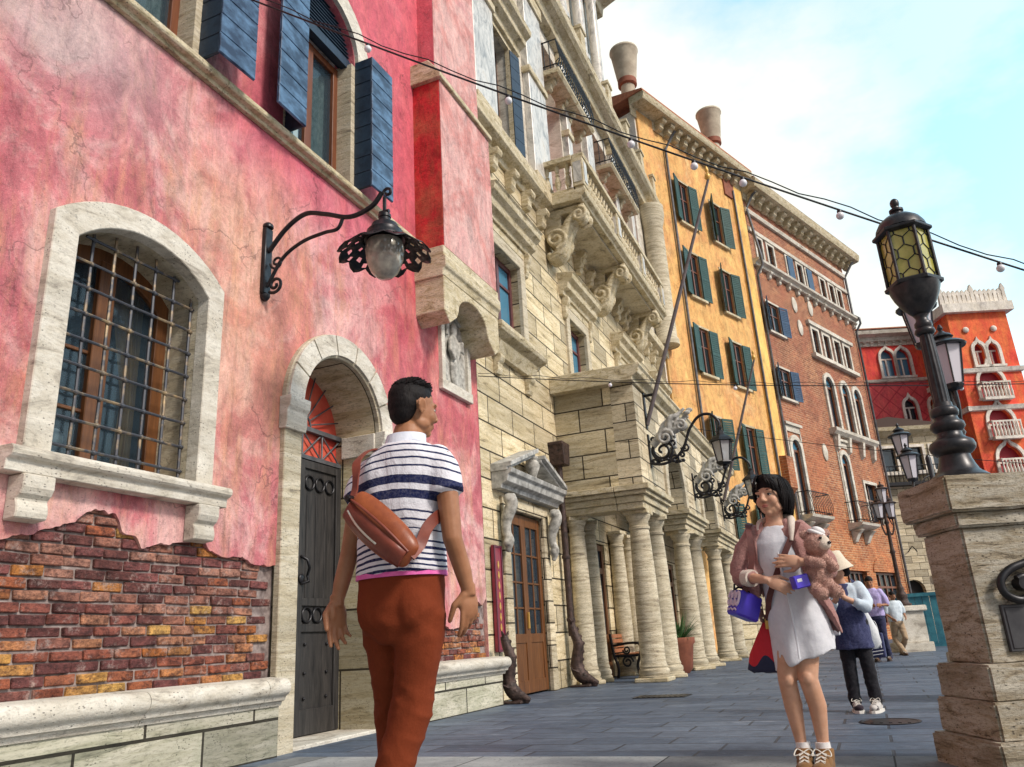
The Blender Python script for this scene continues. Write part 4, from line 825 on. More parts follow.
for y in (15.7, 16.5, 18.9, 19.7, 20.4): bracket(y, .2, 9.69, .30, .46, M['trim'], balc)
# --- piano nobile: marble pilasters, pedimented shuttered window, iron balconies
for y, ww in ((10.85, .95), (13.75, 1.05), (16.4, .32), (18.2, .6), (20.98, .36), (22.9, .38)):
    p_ = MB().box(0, .16, y, y + ww, 10.13, 15.5).build('marble_pilaster', M['marble'], SB, bevel=0.01)
    for nm, z0, z1 in (('pilaster_base', 10.125, 10.36), ('pilaster_band', 12.95, 13.12), ('pilaster_capital', 15.2, 15.54)): MB().box(0, .21, y - .05, y + ww + .05, z0, z1).build(nm, M['trim'], p_, bevel=0.01)
MB().lathe([(.42, 0), (.42, .2), (.36, .3), (.36, 4.6), (.40, 4.7), (.46, 5.0), (.46, 5.4)], (.34, 25.4), 22, z=10.13).build('corner_column', M['column'], SB, smooth=40)
uw = MB().prism(ring_poly(rect(11.36, 12.99, 10.3, 13.0), rect(11.52, 12.83, 10.3, 12.88)), 'x', -.03, .07).build('shuttered_window', M['trim'], SB)
lp = [(0, 13.0), (.14, 13.0), (.16, 13.14), (.30, 13.22), (.32, 13.34), (.44, 13.42), (.46, 13.54), (0, 13.6)]
MB().prism(lp, 'y', 11.1, 13.3).prism([(11.1, 13.58)] + [(12.2 - 1.1 * math.cos(PI * i / 12), 13.58 + .5 * math.sin(PI * i / 12)) for i in range(13)] + [(13.3, 13.58)], 'x', 0, .32).build('curved_pediment', M['trim'], uw, bevel=0.01)
MB().box(-.3, -.24, 11.5, 12.85, 10.3, 12.9).box(-.24, -.18, 12.1, 12.25, 10.3, 12.9).build('frame', M['brownwood'], uw)
MB().box(-.235, -.23, 11.6, 12.8, 10.4, 12.8).build('pane', M['darkglass'], uw)
for hy, dy in ((11.52, -.02), (12.83, .34)):
    s_ = MB(); (shutter_leaf(s_, (.09, hy), (.16, hy + dy), 10.34, 12.86, step=.3) if dy > 0 else shutter_leaf(s_, (.10, hy - .42), (.08, hy), 10.34, 12.86, step=.3)); s_.build('shutter', M['navydark'], uw)
def iron_balcony(y0, y1, z=13.78, d=.5):
    sl = MB().prism([(0, z), (d - .06, z), (d, z + .08), (d, z + .14), (0, z + .16)], 'y', y0, y1).build('iron_balcony', M['trim'], SB, bevel=0.008)
    for y in (y0 + .28, y1 - .28): bracket(y, .16, z + .002, d * .6, .30, M['trim'], sl, 'corbel')
    r = MB(); n_ = int((y1 - y0) / .15); zt = z + 1.0
    for zz in (z + .28, zt): r.tube([(0, y0 + .05, zz), (d - .05, y0 + .05, zz), (d - .05, y1 - .05, zz), (0, y1 - .05, zz)], .02, 6)
    for i in range(n_ + 1):
        y = y0 + .05 + (y1 - y0 - .1) * i / n_
        r.tube([(d - .05, y, z + .15), (d + .03, y, z + .45), (d - .05, y, zt)], .013, 5)
        if i < n_: r.tube([(d - .05 + .06 * math.sin(a), y + .075 + .05 * math.cos(a), z + .40 + .05 * math.sin(a)) for a in [2 * PI * q / 10 for q in range(11)]], .011, 5, False)
    for xx in (.12, .27): r.tube([(xx, y0 + .05, z + .15), (xx, y0 + .05, zt)], .013, 5)
    r.build('iron_railing', M['iron'], sl, smooth=50)
    MB().box(-.45, -.40, y0 + .15, y0 + .65, z + .2, 15.1).box(-.45, -.40, y1 - .4, y1 - .12, z + .2, 15.1).build('loggia_curtain', noisy('cream_curtain', (0.66, 0.58, 0.48), (0.42, 0.33, 0.27), 6, 0.9, 0.4, 0.03, sc=(4, 4, .4)), sl)
for a in ((15.0, 16.4), (16.42, 17.8), (19.5, 21.15), (21.2, 22.6)): iron_balcony(*a)
# ---- things that stand by / hang on the stone building
sg = thing('wall_sign', 'narrow maroon upright sign with gold marks beside the pedimented doorway', 'sign', (-5.0 + 0.02, 10.95, 0))
MB().box(0.0, 0.05, -.14, .14, .68, 2.2).build('sign_board', M['signred'], sg, bevel=0.006)
fr_ = MB()
for y in (-.14, .11): fr_.box(.05, .062, y, y + .03, .68, 2.2)
for z in (.68, 2.17): fr_.box(.05, .06, -.11, .11, z, z + .03)
fr_.build('sign_frame', mat('purple_edge', (0.10, 0.008, 0.03), 0.4), sg)
gm = MB()
for i in range(7): gm.prism([(-.03, 1.0 + i * .15), (0, .95 + i * .15), (.03, 1.0 + i * .15), (.012, 1.07 + i * .15), (-.012, 1.07 + i * .15)], 'x', .05, .056)
gm.build('gold_mark', M['gold'], sg)
def pole(name, label, p0, p1, p2):
    t = thing(name, label, 'flagpole', p0, 0, 'slanted flagpoles on the facades')
    d = V(p1) - V(p0)
    MB().tube([(0, 0, 0), tuple(d * .5), tuple(d)], [.045, .04, .028], 10).build('pole', noisy('dark_pole', (0.06, 0.05, 0.06), (0.14, 0.11, 0.11), 5, 0.5, 0.1), t, smooth=50)
    MB().lathe([(.03, 0), (.07, .06), (.05, .13), (.02, .18), (.045, .24), (.01, .34)], (d.x, d.y), 12, z=d.z).build('finial', M['gold'], t, smooth=50)
    w_ = V(p2) - V(p0); 
    br = MB(); q = d * .12; br.tube([(w_.x, w_.y, q.z), (q.x, q.y, q.z)], .03, 8); br.tube([(w_.x, w_.y, 0), (0, 0, 0)], .03, 8); br.box(w_.x - .02, w_.x + .012, w_.y - .06, w_.y + .06, -.08, q.z + .08); br.tube([q * .0, q], .035, 8)
    br.build('pole_bracket', M['iron'], t, smooth=50)
    return t
pa, pb = at(647, 425, 'y', 15.0), at(708, 180, 'y', 15.0)
pole('flagpole', 'slanted dark flagpole rising from the porch corner above the first scroll lamp', pa, pb, (-3.36, 15.0, pa.z))
pa, pb = at(724, 500, 'y', 23.6), at(754, 360, 'y', 23.6)
pole('flagpole', 'slanted flagpole farther along, crossing the green shutters of the orange house', pa, pb, (-3.36, 23.6, pa.z))
# scroll-arm lanterns with carved dolphins
def scroll_lamp(y, z, label, x=-3.376):
    t = thing('scroll_lantern', label, 'wall lamp', (x, y, z), 0, 'scrolled iron lanterns along the arcade')
    s = MB(); s.box(0, .04, -.05, .05, -.42, .42)
    s.tube([(p[0], 0, p[2]) for p in spiral((.34, -.02), .26, .24, 0, 1.0, 30)], .036, 8, False)
    s.tube([(p[0], 0, p[2]) for p in spiral((.34, -.02), .24, .05, PI * .8, 1.3, 30)], .034, 8)
    for c, r0, tn in (((.12, .28), .10, 1.2), ((.12, -.30), .09, -1.2), ((.62, -.28), .12, -1.3), ((.90, -.02), .11, 1.3), ((.60, .14), .09, 1.1), ((.80, -.20), .07, -1.2)): s.tube([(p[0], 0, p[2]) for p in spiral(c, r0, .02, PI, tn, 20)], .028, 7)
    s.tube(bez([(.02, 0, -.30), (.3, 0, -.36), (.62, 0, -.26), (.86, 0, -.02), (1.05, 0, .40), (1.30, 0, .68), (1.56, 0, .70), (1.74, 0, .52), (1.76, 0, .38)]), .036, 8)
    for i in range(9):
        a = i * .7; s.ell((.20 + i * .075, 0.02 * (-1) ** i, -.30 + .05 * math.sin(a)), (.06, .03, .045), n=8, m=6)
    s.build('scroll_arm', M['iron'], t, smooth=50)
    d = MB(); d.tube(bez([(.10, 0, .12), (.30, 0, .30), (.5, 0, .42), (.72, 0, .46), (.92, 0, .62)]), [.10] * 10 + [.14] * 12 + [.11] * 10 + [.07] * 9, 10); [d.tube([(p[0], yy_, p[2]) for p in spiral((.46, .26), .20, .03, 0, 1.6)], .04, 8) for yy_ in (-.13, .10)]; [d.tube([(p[0], yy_, p[2]) for p in spiral((.86, .52), .15, .03, PI, -1.5)], .035, 8) for yy_ in (-.08, .08)]; d.tube(bez([(.55, 0, .45), (.62, -.05, .72), (.80, -.02, .80), (.98, .03, .95)]), [.11 - .0025 * i for i in range(31)], 8); d.tube(bez([(.3, 0, .3), (.42, .03, .62), (.60, .02, .74)]), [.09 - .003 * i for i in range(21)], 8)
    for k_ in range(5): d.ell((.86 + .06 * k_, .05 * (k_ % 3 - 1), .60 + .07 * k_), (.09, .05, .06))
    d.ell((.62, 0, .60), (.12, .10, .10)); d.ell((.74, 0, .72), (.10, .05, .12)); d.build('carved_dolphin', M['greystone'], t, fuse=.016, relax=1)
    t.scale = (.80, .80, .80); LX_ = 1.76; lz = -.62
    f = MB(); f.lathe([(.03, .98), (.07, .94), (.05, .88), (.10, .84), (.10, .78), (.24, .68), (.30, .62), (.32, .60), (.27, .59)], (LX_, 0), 6, z=lz)
    for k_ in range(6):
        a = 2 * PI * (k_ + .5) / 6; f.tube([(LX_ + .25 * math.cos(a), .25 * math.sin(a), lz + .60), (LX_ + .17 * math.cos(a), .17 * math.sin(a), lz + .10)], .016, 5)
    f.lathe([(.19, .12), (.20, .09), (.14, .04), (.05, .02), (.06, -.03), (.01, -.10)], (LX_, 0), 6, z=lz)
    f.build('lantern_frame', M['iron'], t)
    MB().lathe([(.238, .59), (.163, .11)], (LX_, 0), 6, z=lz).build('lantern_glass', glass('lantern_pane', (0.55, 0.55, 0.55), 0.35), t)
    MB().lathe([(.03, 0), (.06, .06), (.07, .14), (.03, .2)], (LX_, 0), 10, z=lz + .2).build('light_bulb', M['bulb'], t, smooth=60)
    return t
scroll_lamp(15.0, 4.22, 'scroll lantern nearest the camera, above the corner columns of the porch')
scroll_lamp(19.4, 4.18, 'second scroll lantern, hanging in front of the green shuttered window')
scroll_lamp(23.8, 4.18, 'farthest scroll lantern, hanging just left of the woman in white')
# bench
bn = thing('bench', 'cast iron bench with wooden slat seat between the porch columns', 'bench', (-4.55, 16.9, 0), 0)
for y in (-.72, .68):
    l = MB(); l.tube(bez([(.25, y, 0), (.20, y, .22), (.27, y, .42)]), .03, 7); l.tube(bez([(-.22, y, 0), (-.2, y, .22), (-.27, y, .45), (-.32, y, .85)]), .03, 7); l.tube(bez([(.27, y, .42), (.28, y, .62), (.1, y, .66), (-.28, y, .62)]), .026, 7)
    l.tube([(p[0], y, p[2]) for p in spiral((0, .30), .12, .03, 0, 1.5)], .02, 6); l.tube([(.26, y, .42), (-.26, y, .42)], .026, 6); l.tube([(p[0], y, p[2]) for p in spiral((.0, .53), .08, .02, PI, 1.5)], .018, 6)
    l.build('cast_iron_end', M['iron'], bn, smooth=50)
st = MB()
for i in range(5): st.box(-.25 + i * .105, -.16 + i * .105, -.72, .70, .43, .46)
st.build('seat', wood('bench_slats', (.30, .10, .04), (.44, .17, .07)), bn, bevel=.005)
bk_ = MB()
for i in range(4): bk_.obox((-.29 - i * .012, -.01, .52 + i * .095), (.025, 1.42, .075), (0, -.12, 0))
bk_.build('backrest', wood('bench_back', (.26, .09, .04), (.40, .15, .06)), bn, bevel=.005)
# planter
pl = thing('planter', 'terracotta pot with a spiky green plant between the columns', 'planter', (-3.75, 17.1, 0))
MB().lathe([(.22, 0), (.30, .1), (.36, .55), (.40, .6), (.40, .7), (.35, .7), (.33, .62), (.02, .62)], n=24).build('pot', M['terracotta'], pl, smooth=40)
fo = MB(); rl = random.Random(5)
for i in range(130):
    a = rl.uniform(0, 2 * PI); l_ = rl.uniform(.35, .75); e = rl.uniform(.3, 1.35); w_ = rl.uniform(.012, .03)
    p0 = V((.15 * math.cos(a), .15 * math.sin(a), .62)); d = V((math.cos(a) * math.cos(e), math.sin(a) * math.cos(e), math.sin(e))); s_ = V((-math.sin(a), math.cos(a), 0)) * w_
    p1 = p0 + d * l_ * .6; p2 = p0 + d * l_ + V((0, 0, -.12 * math.cos(e)))
    fo.add([p0 - s_, p0 + s_, p1 + s_, p1 - s_, p2], [(0, 1, 2, 3), (3, 2, 4)])
fo.build('foliage', M['leaf'], pl)
# ================================================================== ORANGE BUILDING (rotated frame: x outward, y along street)
RZ2 = -math.atan2(0.359, 0.933)
OB = thing('orange_building', 'orange plastered house with green shutters and two flared chimneys', 'building', (-5.0, 25.0, 0), RZ2)
def far_window(par, y0, y1, z0, z1, shut, frame, o=0.0, trim=None, sh_ang=0.10, frac=.5, pane=None, arched=False, leafw=None):
    w_ = MB().prism(ring_poly(rect(y0 - .07, y1 + .07, z0 - .0, z1 + .08), rect(y0, y1, z0, z1)), 'x', o - .02, o + .035).build('window', trim or M['trim'], par)
    MB().box(o - .02, o + .13, y0 - .18, y1 + .18, z0 - .11, z0 - .003).build('sill', trim or M['trim'], w_, bevel=.01)
    f = MB(); c = (y0 + y1) / 2
    for y, ww in ((y0, .07), (c - .04, .08), (y1 - .07, .07)): f.box(o - .11, o - .04, y, y + ww, z0, z1)
    f.box(o - .105, o - .045, y0, y1, z0, z0 + .08); f.box(o - .105, o - .045, y0, y1, z1 - .08, z1); f.box(o - .10, o - .05, y0, y1, z0 + (z1 - z0) * .6, z0 + (z1 - z0) * .6 + .05)
    f.build('frame', frame, w_)
    MB().box(o - .085, o - .078, y0, y1, z0, z1).build('pane', pane or M['farglass'], w_)
    MB().box(o - .20, o - .17, y0 + .03, y0 + .42 * (y1 - y0), z0, z1).box(o - .20, o - .17, y1 - .3 * (y1 - y0), y1 - .03, z0, z1).build('curtain', M['curtain'], w_)
    if shut:
        lw = leafw or (y1 - y0) * frac
        for hy, sg in ((y0, -1), (y1, 1)):
            s = MB(); P0 = V((o + .045, hy)); P1 = V((o + .045 + lw * math.sin(sh_ang if sg > 0 else sh_ang * 2.5), hy + sg * lw * math.cos(sh_ang)))
            d = P1 - P0; n_ = V((d.y, -d.x)).normalized() * .04 * sg
            def slab(za, zb, t0, t1, k0, k1):
                Q = [P0 + d * t0 + n_ * k0, P0 + d * t1 + n_ * k0, P0 + d * t1 + n_ * k1, P0 + d * t0 + n_ * k1]
                s.add([(q.x, q.y, za) for q in Q] + [(q.x, q.y, zb) for q in Q], [(0, 1, 2, 3), (7, 6, 5, 4), (0, 4, 5, 1), (1, 5, 6, 2), (2, 6, 7, 3), (3, 7, 4, 0)])
            slab(z0, z1, 0, .1, 0, 1); slab(z0, z1, .9, 1, 0, 1); slab(z0, z0 + .09, .1, .9, 0, 1); slab(z1 - .09, z1, .1, .9, 0, 1); slab((z0 + z1) / 2 - .05, (z0 + z1) / 2 + .05, .1, .9, 0, 1)
            z = z0 + .1
            while z < z1 - .12: slab(z, z + .072, .1, .9, .25, .85); z += .085
            s.build('shutter', shut, w_)
    return w_
cols = [(2.80, 3.95), (5.15, 6.35)]
rows = [(15.95, 17.85), (12.80, 14.70), (9.70, 11.55), (6.2, 8.1), (3.1, 5.0)]
cols_w = [(2.95, 3.72), (5.42, 6.22)]
hs_ = [rect(a, e, z0, z1) for a, e in cols_w for z0, z1 in rows]
MB().facade([(1.55, -.05), (7.6, -.05), (7.6, 19.9), (1.55, 19.9)], hs_, 0, .3).build('front_wall', M['orange'], OB)
MB().box(-.3, .06, 0.55, 1.58, -.05, 19.9).build('corner_pilaster', M['orange'], OB)
MB().box(-.3, .05, 7.58, 8.52, -.05, 19.6).build('side_strip', M['yellow'], OB)
MB().box(-10, -.31, 0.5, 8.5, -.05, 19.85).build('house_core', M['white_plaster'], OB)
MB().box(-10, -.02, 0.48, .56, -.05, 19.9).build('gable_wall', M['white_plaster'], OB)
rs_ = random.Random(8)
for i, (z0, z1) in enumerate(rows):
    for j, (a, e) in enumerate(cols_w): far_window(OB, a, e, z0, z1, M['green'], M['brownwood'], leafw=.52, sh_ang=rs_.uniform(.06, .30))
ep = [(0, 19.55), (.05, 19.55), (.06, 19.95), (.62, 19.98), (.66, 20.06), (.70, 20.22), (.66, 20.28), (0, 20.34)]
ev = MB().prism(ep, 'y', .2, 8.55).build('eaves', M['trim'], OB, bevel=.01)
for i in range(11): bracket(1.9 + i * .58, .26, 19.952, .46, .42, M['trim'], ev)
MB().prism([(-10, 20.30), (.66, 20.30), (.66, 20.36), (-5, 22.0), (-10, 22.0)], 'y', .15, 8.6).build('roof', M['rooftile'], OB)
def chimney(y, x, z0):
    c = MB().box(x - .42, x + .42, y - .42, y + .42, z0 - 1.5, z0 + .35).box(x - .48, x + .48, y - .48, y + .48, z0 + .35, z0 + .47).build('chimney', M['terracotta'], OB, bevel=.01)
    MB().lathe([(.30, 0), (.28, .9), (.30, .95)], (x, y), 20, z=z0 + .47).build('chimney_shaft', M['pot'], c, smooth=40)
    MB().lathe([(.33, 0), (.38, .05), (.38, .28), (.34, .30)], (x, y), 20, z=z0 + 1.35).build('chimney_collar', M['terracotta'], c, smooth=40)
    MB().lathe([(.36, 0), (.40, .2), (.54, 1.35), (.58, 1.40), (.57, 1.48), (.50, 1.46), (.34, .3)], (x, y), 24, z=z0 + 1.62).build('flared_pot', M['pot'], c, smooth=40)
chimney(1.15, -.55, 20.3); chimney(7.35, -.35, 20.3)
def pipe(par, pts, r=.06, m=None, name='downpipe'):
    MB().tube(pts, r, 8).build(name, m or M['lead'], par, smooth=50)
pipe(OB, [(.55, 2.45, 19.6), (.4, 2.45, 19.5), (.10, 2.28, 18.9), (.10, 2.28, 12), (.10, 2.28, 0)], .055)
pipe(OB, [(.10, 7.62, 19.2), (.10, 7.62, 0)], .05)
bx_ = MB().prism([(0, 5.6), (.35, 5.95), (.35, 7.2), (0, 7.25)], 'y', 7.9, 8.5).build('brick_bracket', M['farbrick'], OB)
# base arcade shop wall of orange house
MB().box(0.0, .12, 1.5, 7.6, -.05, 2.7).build('stone_base', M['ashlar'], OB)

# ================================================================== BRICK BUILDING
BB = thing('brick_building', 'tall weathered brick palace with arched stone windows and blue shutters', 'building', (-5.0, 25.0, 0), RZ2)
B0, B1 = 8.53, 19.55
def gothic(y0, y1, z0, zs, n=12, ogee=.35):
    c = (y0 + y1) / 2; h = (y1 - y0) / 2; pts = [(y0, z0), (y1, z0)]
    for k_ in range(2 * n + 1):
        t = k_ / n - 1; a = abs(t)
        x = c - t * h
        z = zs + h * 1.25 * math.sqrt(max(0, 1 - a ** 2.0)) + ogee * h * max(0, 1 - a * 3) ** 2
        pts.append((x, z))
    return pts
wholes = []
small = [(9.2, 9.75), (10.3, 10.85), (12.2, 12.75), (13.3, 13.85), (14.3, 14.85), (15.9, 16.45), (17.0, 17.55), (18.0, 18.5)]
top_rows = [rect(a, e, 16.35, 17.5) for a, e in small]
blueA = [(9.35, 10.25)]
four = [(13.6, 14.25), (14.85, 15.5), (16.1, 16.75), (17.3, 17.95)]
arch3 = [(14.05, 14.95), (15.9, 16.75), (17.35, 18.2)]
doors = [(9.25, 10.05), (14.2, 15.0)]
wholes += top_rows + [rect(9.2, 10.35, z0, z1) for z0, z1 in ((12.95, 14.35), (9.95, 11.3))] + [rect(a, e, 12.85, 14.15) for a, e in four] + [arch(a, e, 9.3, 11.45, None, 8) for a, e in arch3] + [arch(a, e, 4.95, 7.75, None, 8) for a, e in doors] + [rect(16.5, 17.9, 5.2, 7.0), rect(9.6, 11.6, 0, 3.0), rect(12.6, 14.8, 0, 3.2), rect(15.8, 18.6, .6, 3.2)]
MB().facade([(B0, 4.6), (B1, 4.6), (B1, 20.0), (B0, 20.0)], [h for h in wholes if h[0][1] > 4], 0, .35).build('brick_wall', M['farbrick'], BB)
MB().facade([(B0, -.05), (B1, -.05), (B1, 4.6), (B0, 4.6)], [rect(9.6, 11.6, 0, 2.9), rect(12.6, 14.8, 0, 2.9), rect(15.8, 18.6, .6, 2.9)], 0.002, .35).build('lower_brick_wall', M['farbrick'], BB)
MB().box(-10, -.36, B0, B1 - .02, -.05, 19.9).build('building_core', M['dark'], BB)
MB().box(-10, -.001, B1 - .04, B1, -.05, 19.95).build('gable_wall', M['farbrick'], BB)
ep = [(0, 19.2), (.08, 19.2), (.10, 19.5), (.16, 19.52), (.7, 19.6), (.76, 19.75), (.80, 19.95), (.74, 20.02), (0, 20.1)]
ev = MB().prism(ep, 'y', B0 + .02, B1 + .8).build('eaves_cornice', M['trim'], BB, bevel=.01)
for i in range(16): bracket(B0 + .5 + i * .72, .30, 19.56, .52, .40, M['trim'], ev)
MB().prism([(-10, 20.06), (.74, 20.06), (-5, 21.6), (-10, 21.6)], 'y', B0, B1 + .75).build('roof', M['rooftile'], BB)
st_ = M['palestone']
MB().prism([(0, 18.55), (.12, 18.55), (.16, 18.7), (.1, 18.8), (0, 18.8)], 'y', B0, B1).build('upper_string_course', st_, BB)
lg = MB().prism([(0, 15.9), (.16, 15.9), (.18, 16.0), (.34, 16.06), (.36, 16.16), (0, 16.2)], 'y', B0, B1 + .05).build('stone_ledge', st_, BB)
for i in range(12): bracket(B0 + .4 + i * .95, .2, 15.902, .24, .32, st_, lg, 'corbel')
MB().box(0, .10, B0 + .02, B1, 17.62, 17.80).build('window_band', st_, BB)
for i, (a, e) in enumerate(small):
    w_ = MB().prism(ring_poly(rect(a - .14, e + .14, 16.2, 17.62), rect(a, e, 16.35, 17.5)), 'x', -.02, .06).build('attic_window', st_, BB)
    MB().box(-.13, -.10, a, e, 16.35, 17.5).build('pane', M['darkglass'], w_)
    if i in (2, 4): MB().box(.065, .11, a - .02, e + .02, 16.33, 17.52).build('shutter', M['blueshut'], w_)
for z0, z1 in ((12.95, 14.35), (9.95, 11.3)): far_window(BB, 9.2, 10.35, z0, z1, M['blueshut'], M['brownwood'], trim=st_, leafw=.56, sh_ang=.2)
for z in (12.7,): MB().box(0, .22, 13.2, 18.4, z - .05, z + .12).build('window_sill', st_, BB)
MB().box(0, .16, 13.2, 18.4, 14.32, 14.5).build('window_lintel', st_, BB)
for a, e in four:
    w_ = MB().prism(ring_poly(rect(a - .16, e + .16, 12.82, 14.32), rect(a, e, 12.85, 14.15)), 'x', -.02, .08).build('four_light_window', st_, BB); MB().box(-.13, -.10, a, e, 12.85, 14.15).build('pane', M['darkglass'], w_)
def far_arch(a, e, z0, zs, name='arched_window', bal=False, panel=False):
    w_ = MB().prism(ring_poly(arch(a - .20, e + .20, z0, zs, None, 12), arch(a + .002, e - .002, z0, zs, None, 12)), 'x', -.02, .09).build(name, st_, BB)
    MB().prism(arch(a, e, z0, zs, None, 12), 'x', -.13, -.11).build('pane', M['darkglass'], w_)
    MB().prism(arch(a + .02, e - .02, zs - .02, zs, None, 12), 'x', -.105, -.09).build('blue_fanlight', M['blueglass'], w_)
    fm = MB().box(-.10, -.05, a, e, zs - .10, zs); fm.box(-.10, -.06, (a + e) / 2 - .04, (a + e) / 2 + .04, z0, zs); fm.box(-.10, -.06, a, a + .07, z0, zs); fm.box(-.10, -.06, e - .07, e, z0, zs); fm.build('frame', M['brownwood'], w_)
    if panel:
        MB().box(-.01, .05, a - .28, a - .203, z0, zs + .9).box(-.01, .05, e + .203, e + .28, z0, zs + .9).box(-.01, .05, a - .28, e + .28, zs + .72, zs + .98).box(-.01, .14, a - .36, e + .36, zs + .985, zs + 1.1).build('stone_panel', st_, w_)
    return w_
for a, e in arch3: far_arch(a, e, 9.3, 11.45)
sl = MB().prism([(0, 8.98), (.2, 8.98), (.34, 9.12), (.36, 9.26), (0, 9.28)], 'y', 13.6, 18.7).build('arcade_sill', st_, BB)
for y in (14.0, 15.3, 16.9, 18.3): MB().prism([(0, 8.2), (.16, 8.3), (.26, 8.98), (0, 8.98)], 'y', y - .12, y + .12).build('sill_bracket', st_, sl)
def far_balcony(y0, y1, z):
    s = MB().prism([(0, z - .22), (.45, z - .10), (.62, z - .02), (.66, z + .08), (0, z + .1)], 'y', y0, y1).build('balconet', st_, BB)
    for y in (y0 + .35, y1 - .35): MB().prism([(0, z - .75), (.12, z - .72), (.3, z - .4), (.5, z - .2), (0, z - .2)], 'y', y - .16, y + .16).build('corbel', st_, s, bevel=.02)
    r = MB(); n_ = int((y1 - y0) / .16)
    for zz in (z + .2, z + 1.0): r.tube([(0, y0 + .06, zz), (.58, y0 + .06, zz), (.58, y1 - .06, zz), (0, y1 - .06, zz)], .022, 5)
    for i in range(n_ + 1):
        y = y0 + .06 + (y1 - y0 - .12) * i / n_; r.tube([(.58, y, z + .1), (.70, y, z + .4), (.58, y, z + 1.0)], .014, 4)
    for xx in (.15, .3, .45): r.tube([(xx, y0 + .06, z + .1), (xx, y0 + .06, z + 1)], .014, 4)
    r.build('iron_railing', M['iron'], s)
for a, e in doors: far_arch(a, e, 4.95, 7.75, 'balcony_door', panel=True); far_balcony(a - .5, e + .75, 4.85)
w_ = MB().prism(ring_poly(rect(16.35, 18.05, 5.1, 7.15), rect(16.5, 17.9, 5.2, 7.0)), 'x', -.02, .06).build('wood_window', st_, BB)
f = MB()
for y in (16.5, 17.15, 17.82): f.box(-.2, -.1, y, y + .09, 5.2, 7.0)
f.box(-.195, -.105, 16.5, 17.9, 5.2, 5.3).box(-.195, -.105, 16.5, 17.9, 6.2, 6.28).build('frame', M['oak'], w_); MB().box(-.16, -.15, 16.5, 17.9, 5.2, 7).build('pane', M['darkglass'], w_)
for (a, e, z0) in ((9.6, 11.6, 0), (12.6, 14.8, 0), (15.8, 18.6, .6)):
    sf = MB(); c = (a + e) / 2
    sf.prism([(a - .25, 2.9), (e + .25, 2.9)] + [(c + (e - a + .5) / 2 * math.cos(PI * i / 14), 2.9 + .75 * math.sin(PI * i / 14)) for i in range(1, 14)], 'x', 0.0, .06)
    o_ = sf.build('brick_arch', M['farbrick'], BB)
    fm = MB(); n_ = 4
    for i in range(n_ + 1): fm.box(-.24, -.14, a + (e - a - .09) * i / n_, a + (e - a - .09) * i / n_ + .09, z0, 2.9)
    for z in (z0 + .01, z0 + 1.1, 2.2, 2.8): fm.box(-.235, -.145, a, e, z, z + .09)
    fm.build('shop_frame', M['brownwood'], o_); MB().box(-.21, -.2, a, e, z0, 2.9).build('pane', M['glass'], o_)
    MB().box(-.35, -.33, a, e, z0, 2.9).build('shop_display', noisy('shop_display_goods', (.62, .42, .14), (.08, .05, .04), 3.2, .8, 0), o_)
pipe(BB, [(.6, B1 + .1, 19.4), (.45, B1 + .05, 19.2), (.12, B1 - .12, 18.6), (.12, B1 - .12, 16.4), (.42, B1 - .12, 16.1), (.42, B1 - .12, 15.8), (.12, B1 - .12, 15.4), (.12, B1 - .12, 0)], .06)
pipe(BB, [(.6, B0 + .25, 19.4), (.4, B0 + .25, 19.3), (.12, B0 + .1, 18.7), (.42, B0 + .1, 16.2), (.42, B0 + .1, 15.8), (.12, B0 + .1, 15.4), (.12, B0 + .1, 0)], .06)
for (y, z) in ((12.4, 13.9), (12.6, 8.0), (14.0, 15.3), (12.2, 15.0)): MB().lathe([(.3, 0), (.3, .05), (.2, .09), (.02, .12)], (0, 0), 16).build('stone_medallion', st_, BB, smooth=40).matrix_local = Matrix.Translation((0, y, z)) @ Matrix.Rotation(PI / 2, 4, 'Y') @ Matrix.Diagonal((1.3, .8, 1, 1))

# ================================================================== RED PALAZZO (far, left of the tower)
RZ3 = -math.atan2(.92, .39)
RP = thing('red_palazzo', 'red palazzo with diamond patterned wall and pointed double windows', 'building', (*at(858, 334, 'y', 56)[:2], 0), RZ3)
zt = at(858, 334, 'y', 56).z
PE = 6.9
m = plaster('diamond_plaster', [(0.66, 0.06, 0.085), (0.76, 0.12, 0.13), (0.70, 0.08, 0.10), (0.60, 0.05, 0.08), (0.78, 0.18, 0.13)], (0.45, 0.04, 0.05), 0.35)
k = N(m); old = k.b.inputs['Base Color'].links[0].from_socket
sx = k.n('ShaderNodeSeparateXYZ'); k.l(k.coord(uv=True), sx.inputs[0])
def lines(expr): return k.math('LESS_THAN', k.math('ABSOLUTE', k.math('SUBTRACT', k.math('FRACT', k.math('MULTIPLY', expr, .85)), .5)), .05)
dl_ = k.math('MAXIMUM', lines(k.math('ADD', sx.outputs[0], sx.outputs[1])), lines(k.math('SUBTRACT', sx.outputs[0], sx.outputs[1])))
k.col(k.mix(k.math('MULTIPLY', dl_, .6), old, (.40, .03, .05))); M['diamond'] = m
ZL = at(867, 382, 'y', 56).z     # ledge level
dw = [(1.15, 2.05), (2.2, 3.1)]; dw2 = [(4.45, 5.35), (5.5, 6.4)]
lw = [(2.05, 2.85), (3.75, 4.55)]
MB().facade([(-3, ZL), (PE, ZL), (PE, zt - .6), (-3, zt - .6)], [gothic(a, e, ZL + .25, ZL + 1.6, ogee=.3) for a, e in dw + dw2], 0, .4).build('upper_wall', M['redwall'], RP)
MB().facade([(-3, -.05), (PE, -.05), (PE, ZL), (-3, ZL)], [gothic(a, e, ZL - 3.3, ZL - 1.9, ogee=.5) for a, e in lw], 0, .4).build('lower_wall', M['diamond'], RP)
MB().box(-8, -.41, -3, PE - .02, -.05, zt - .7).build('building_core', M['dark'], RP)
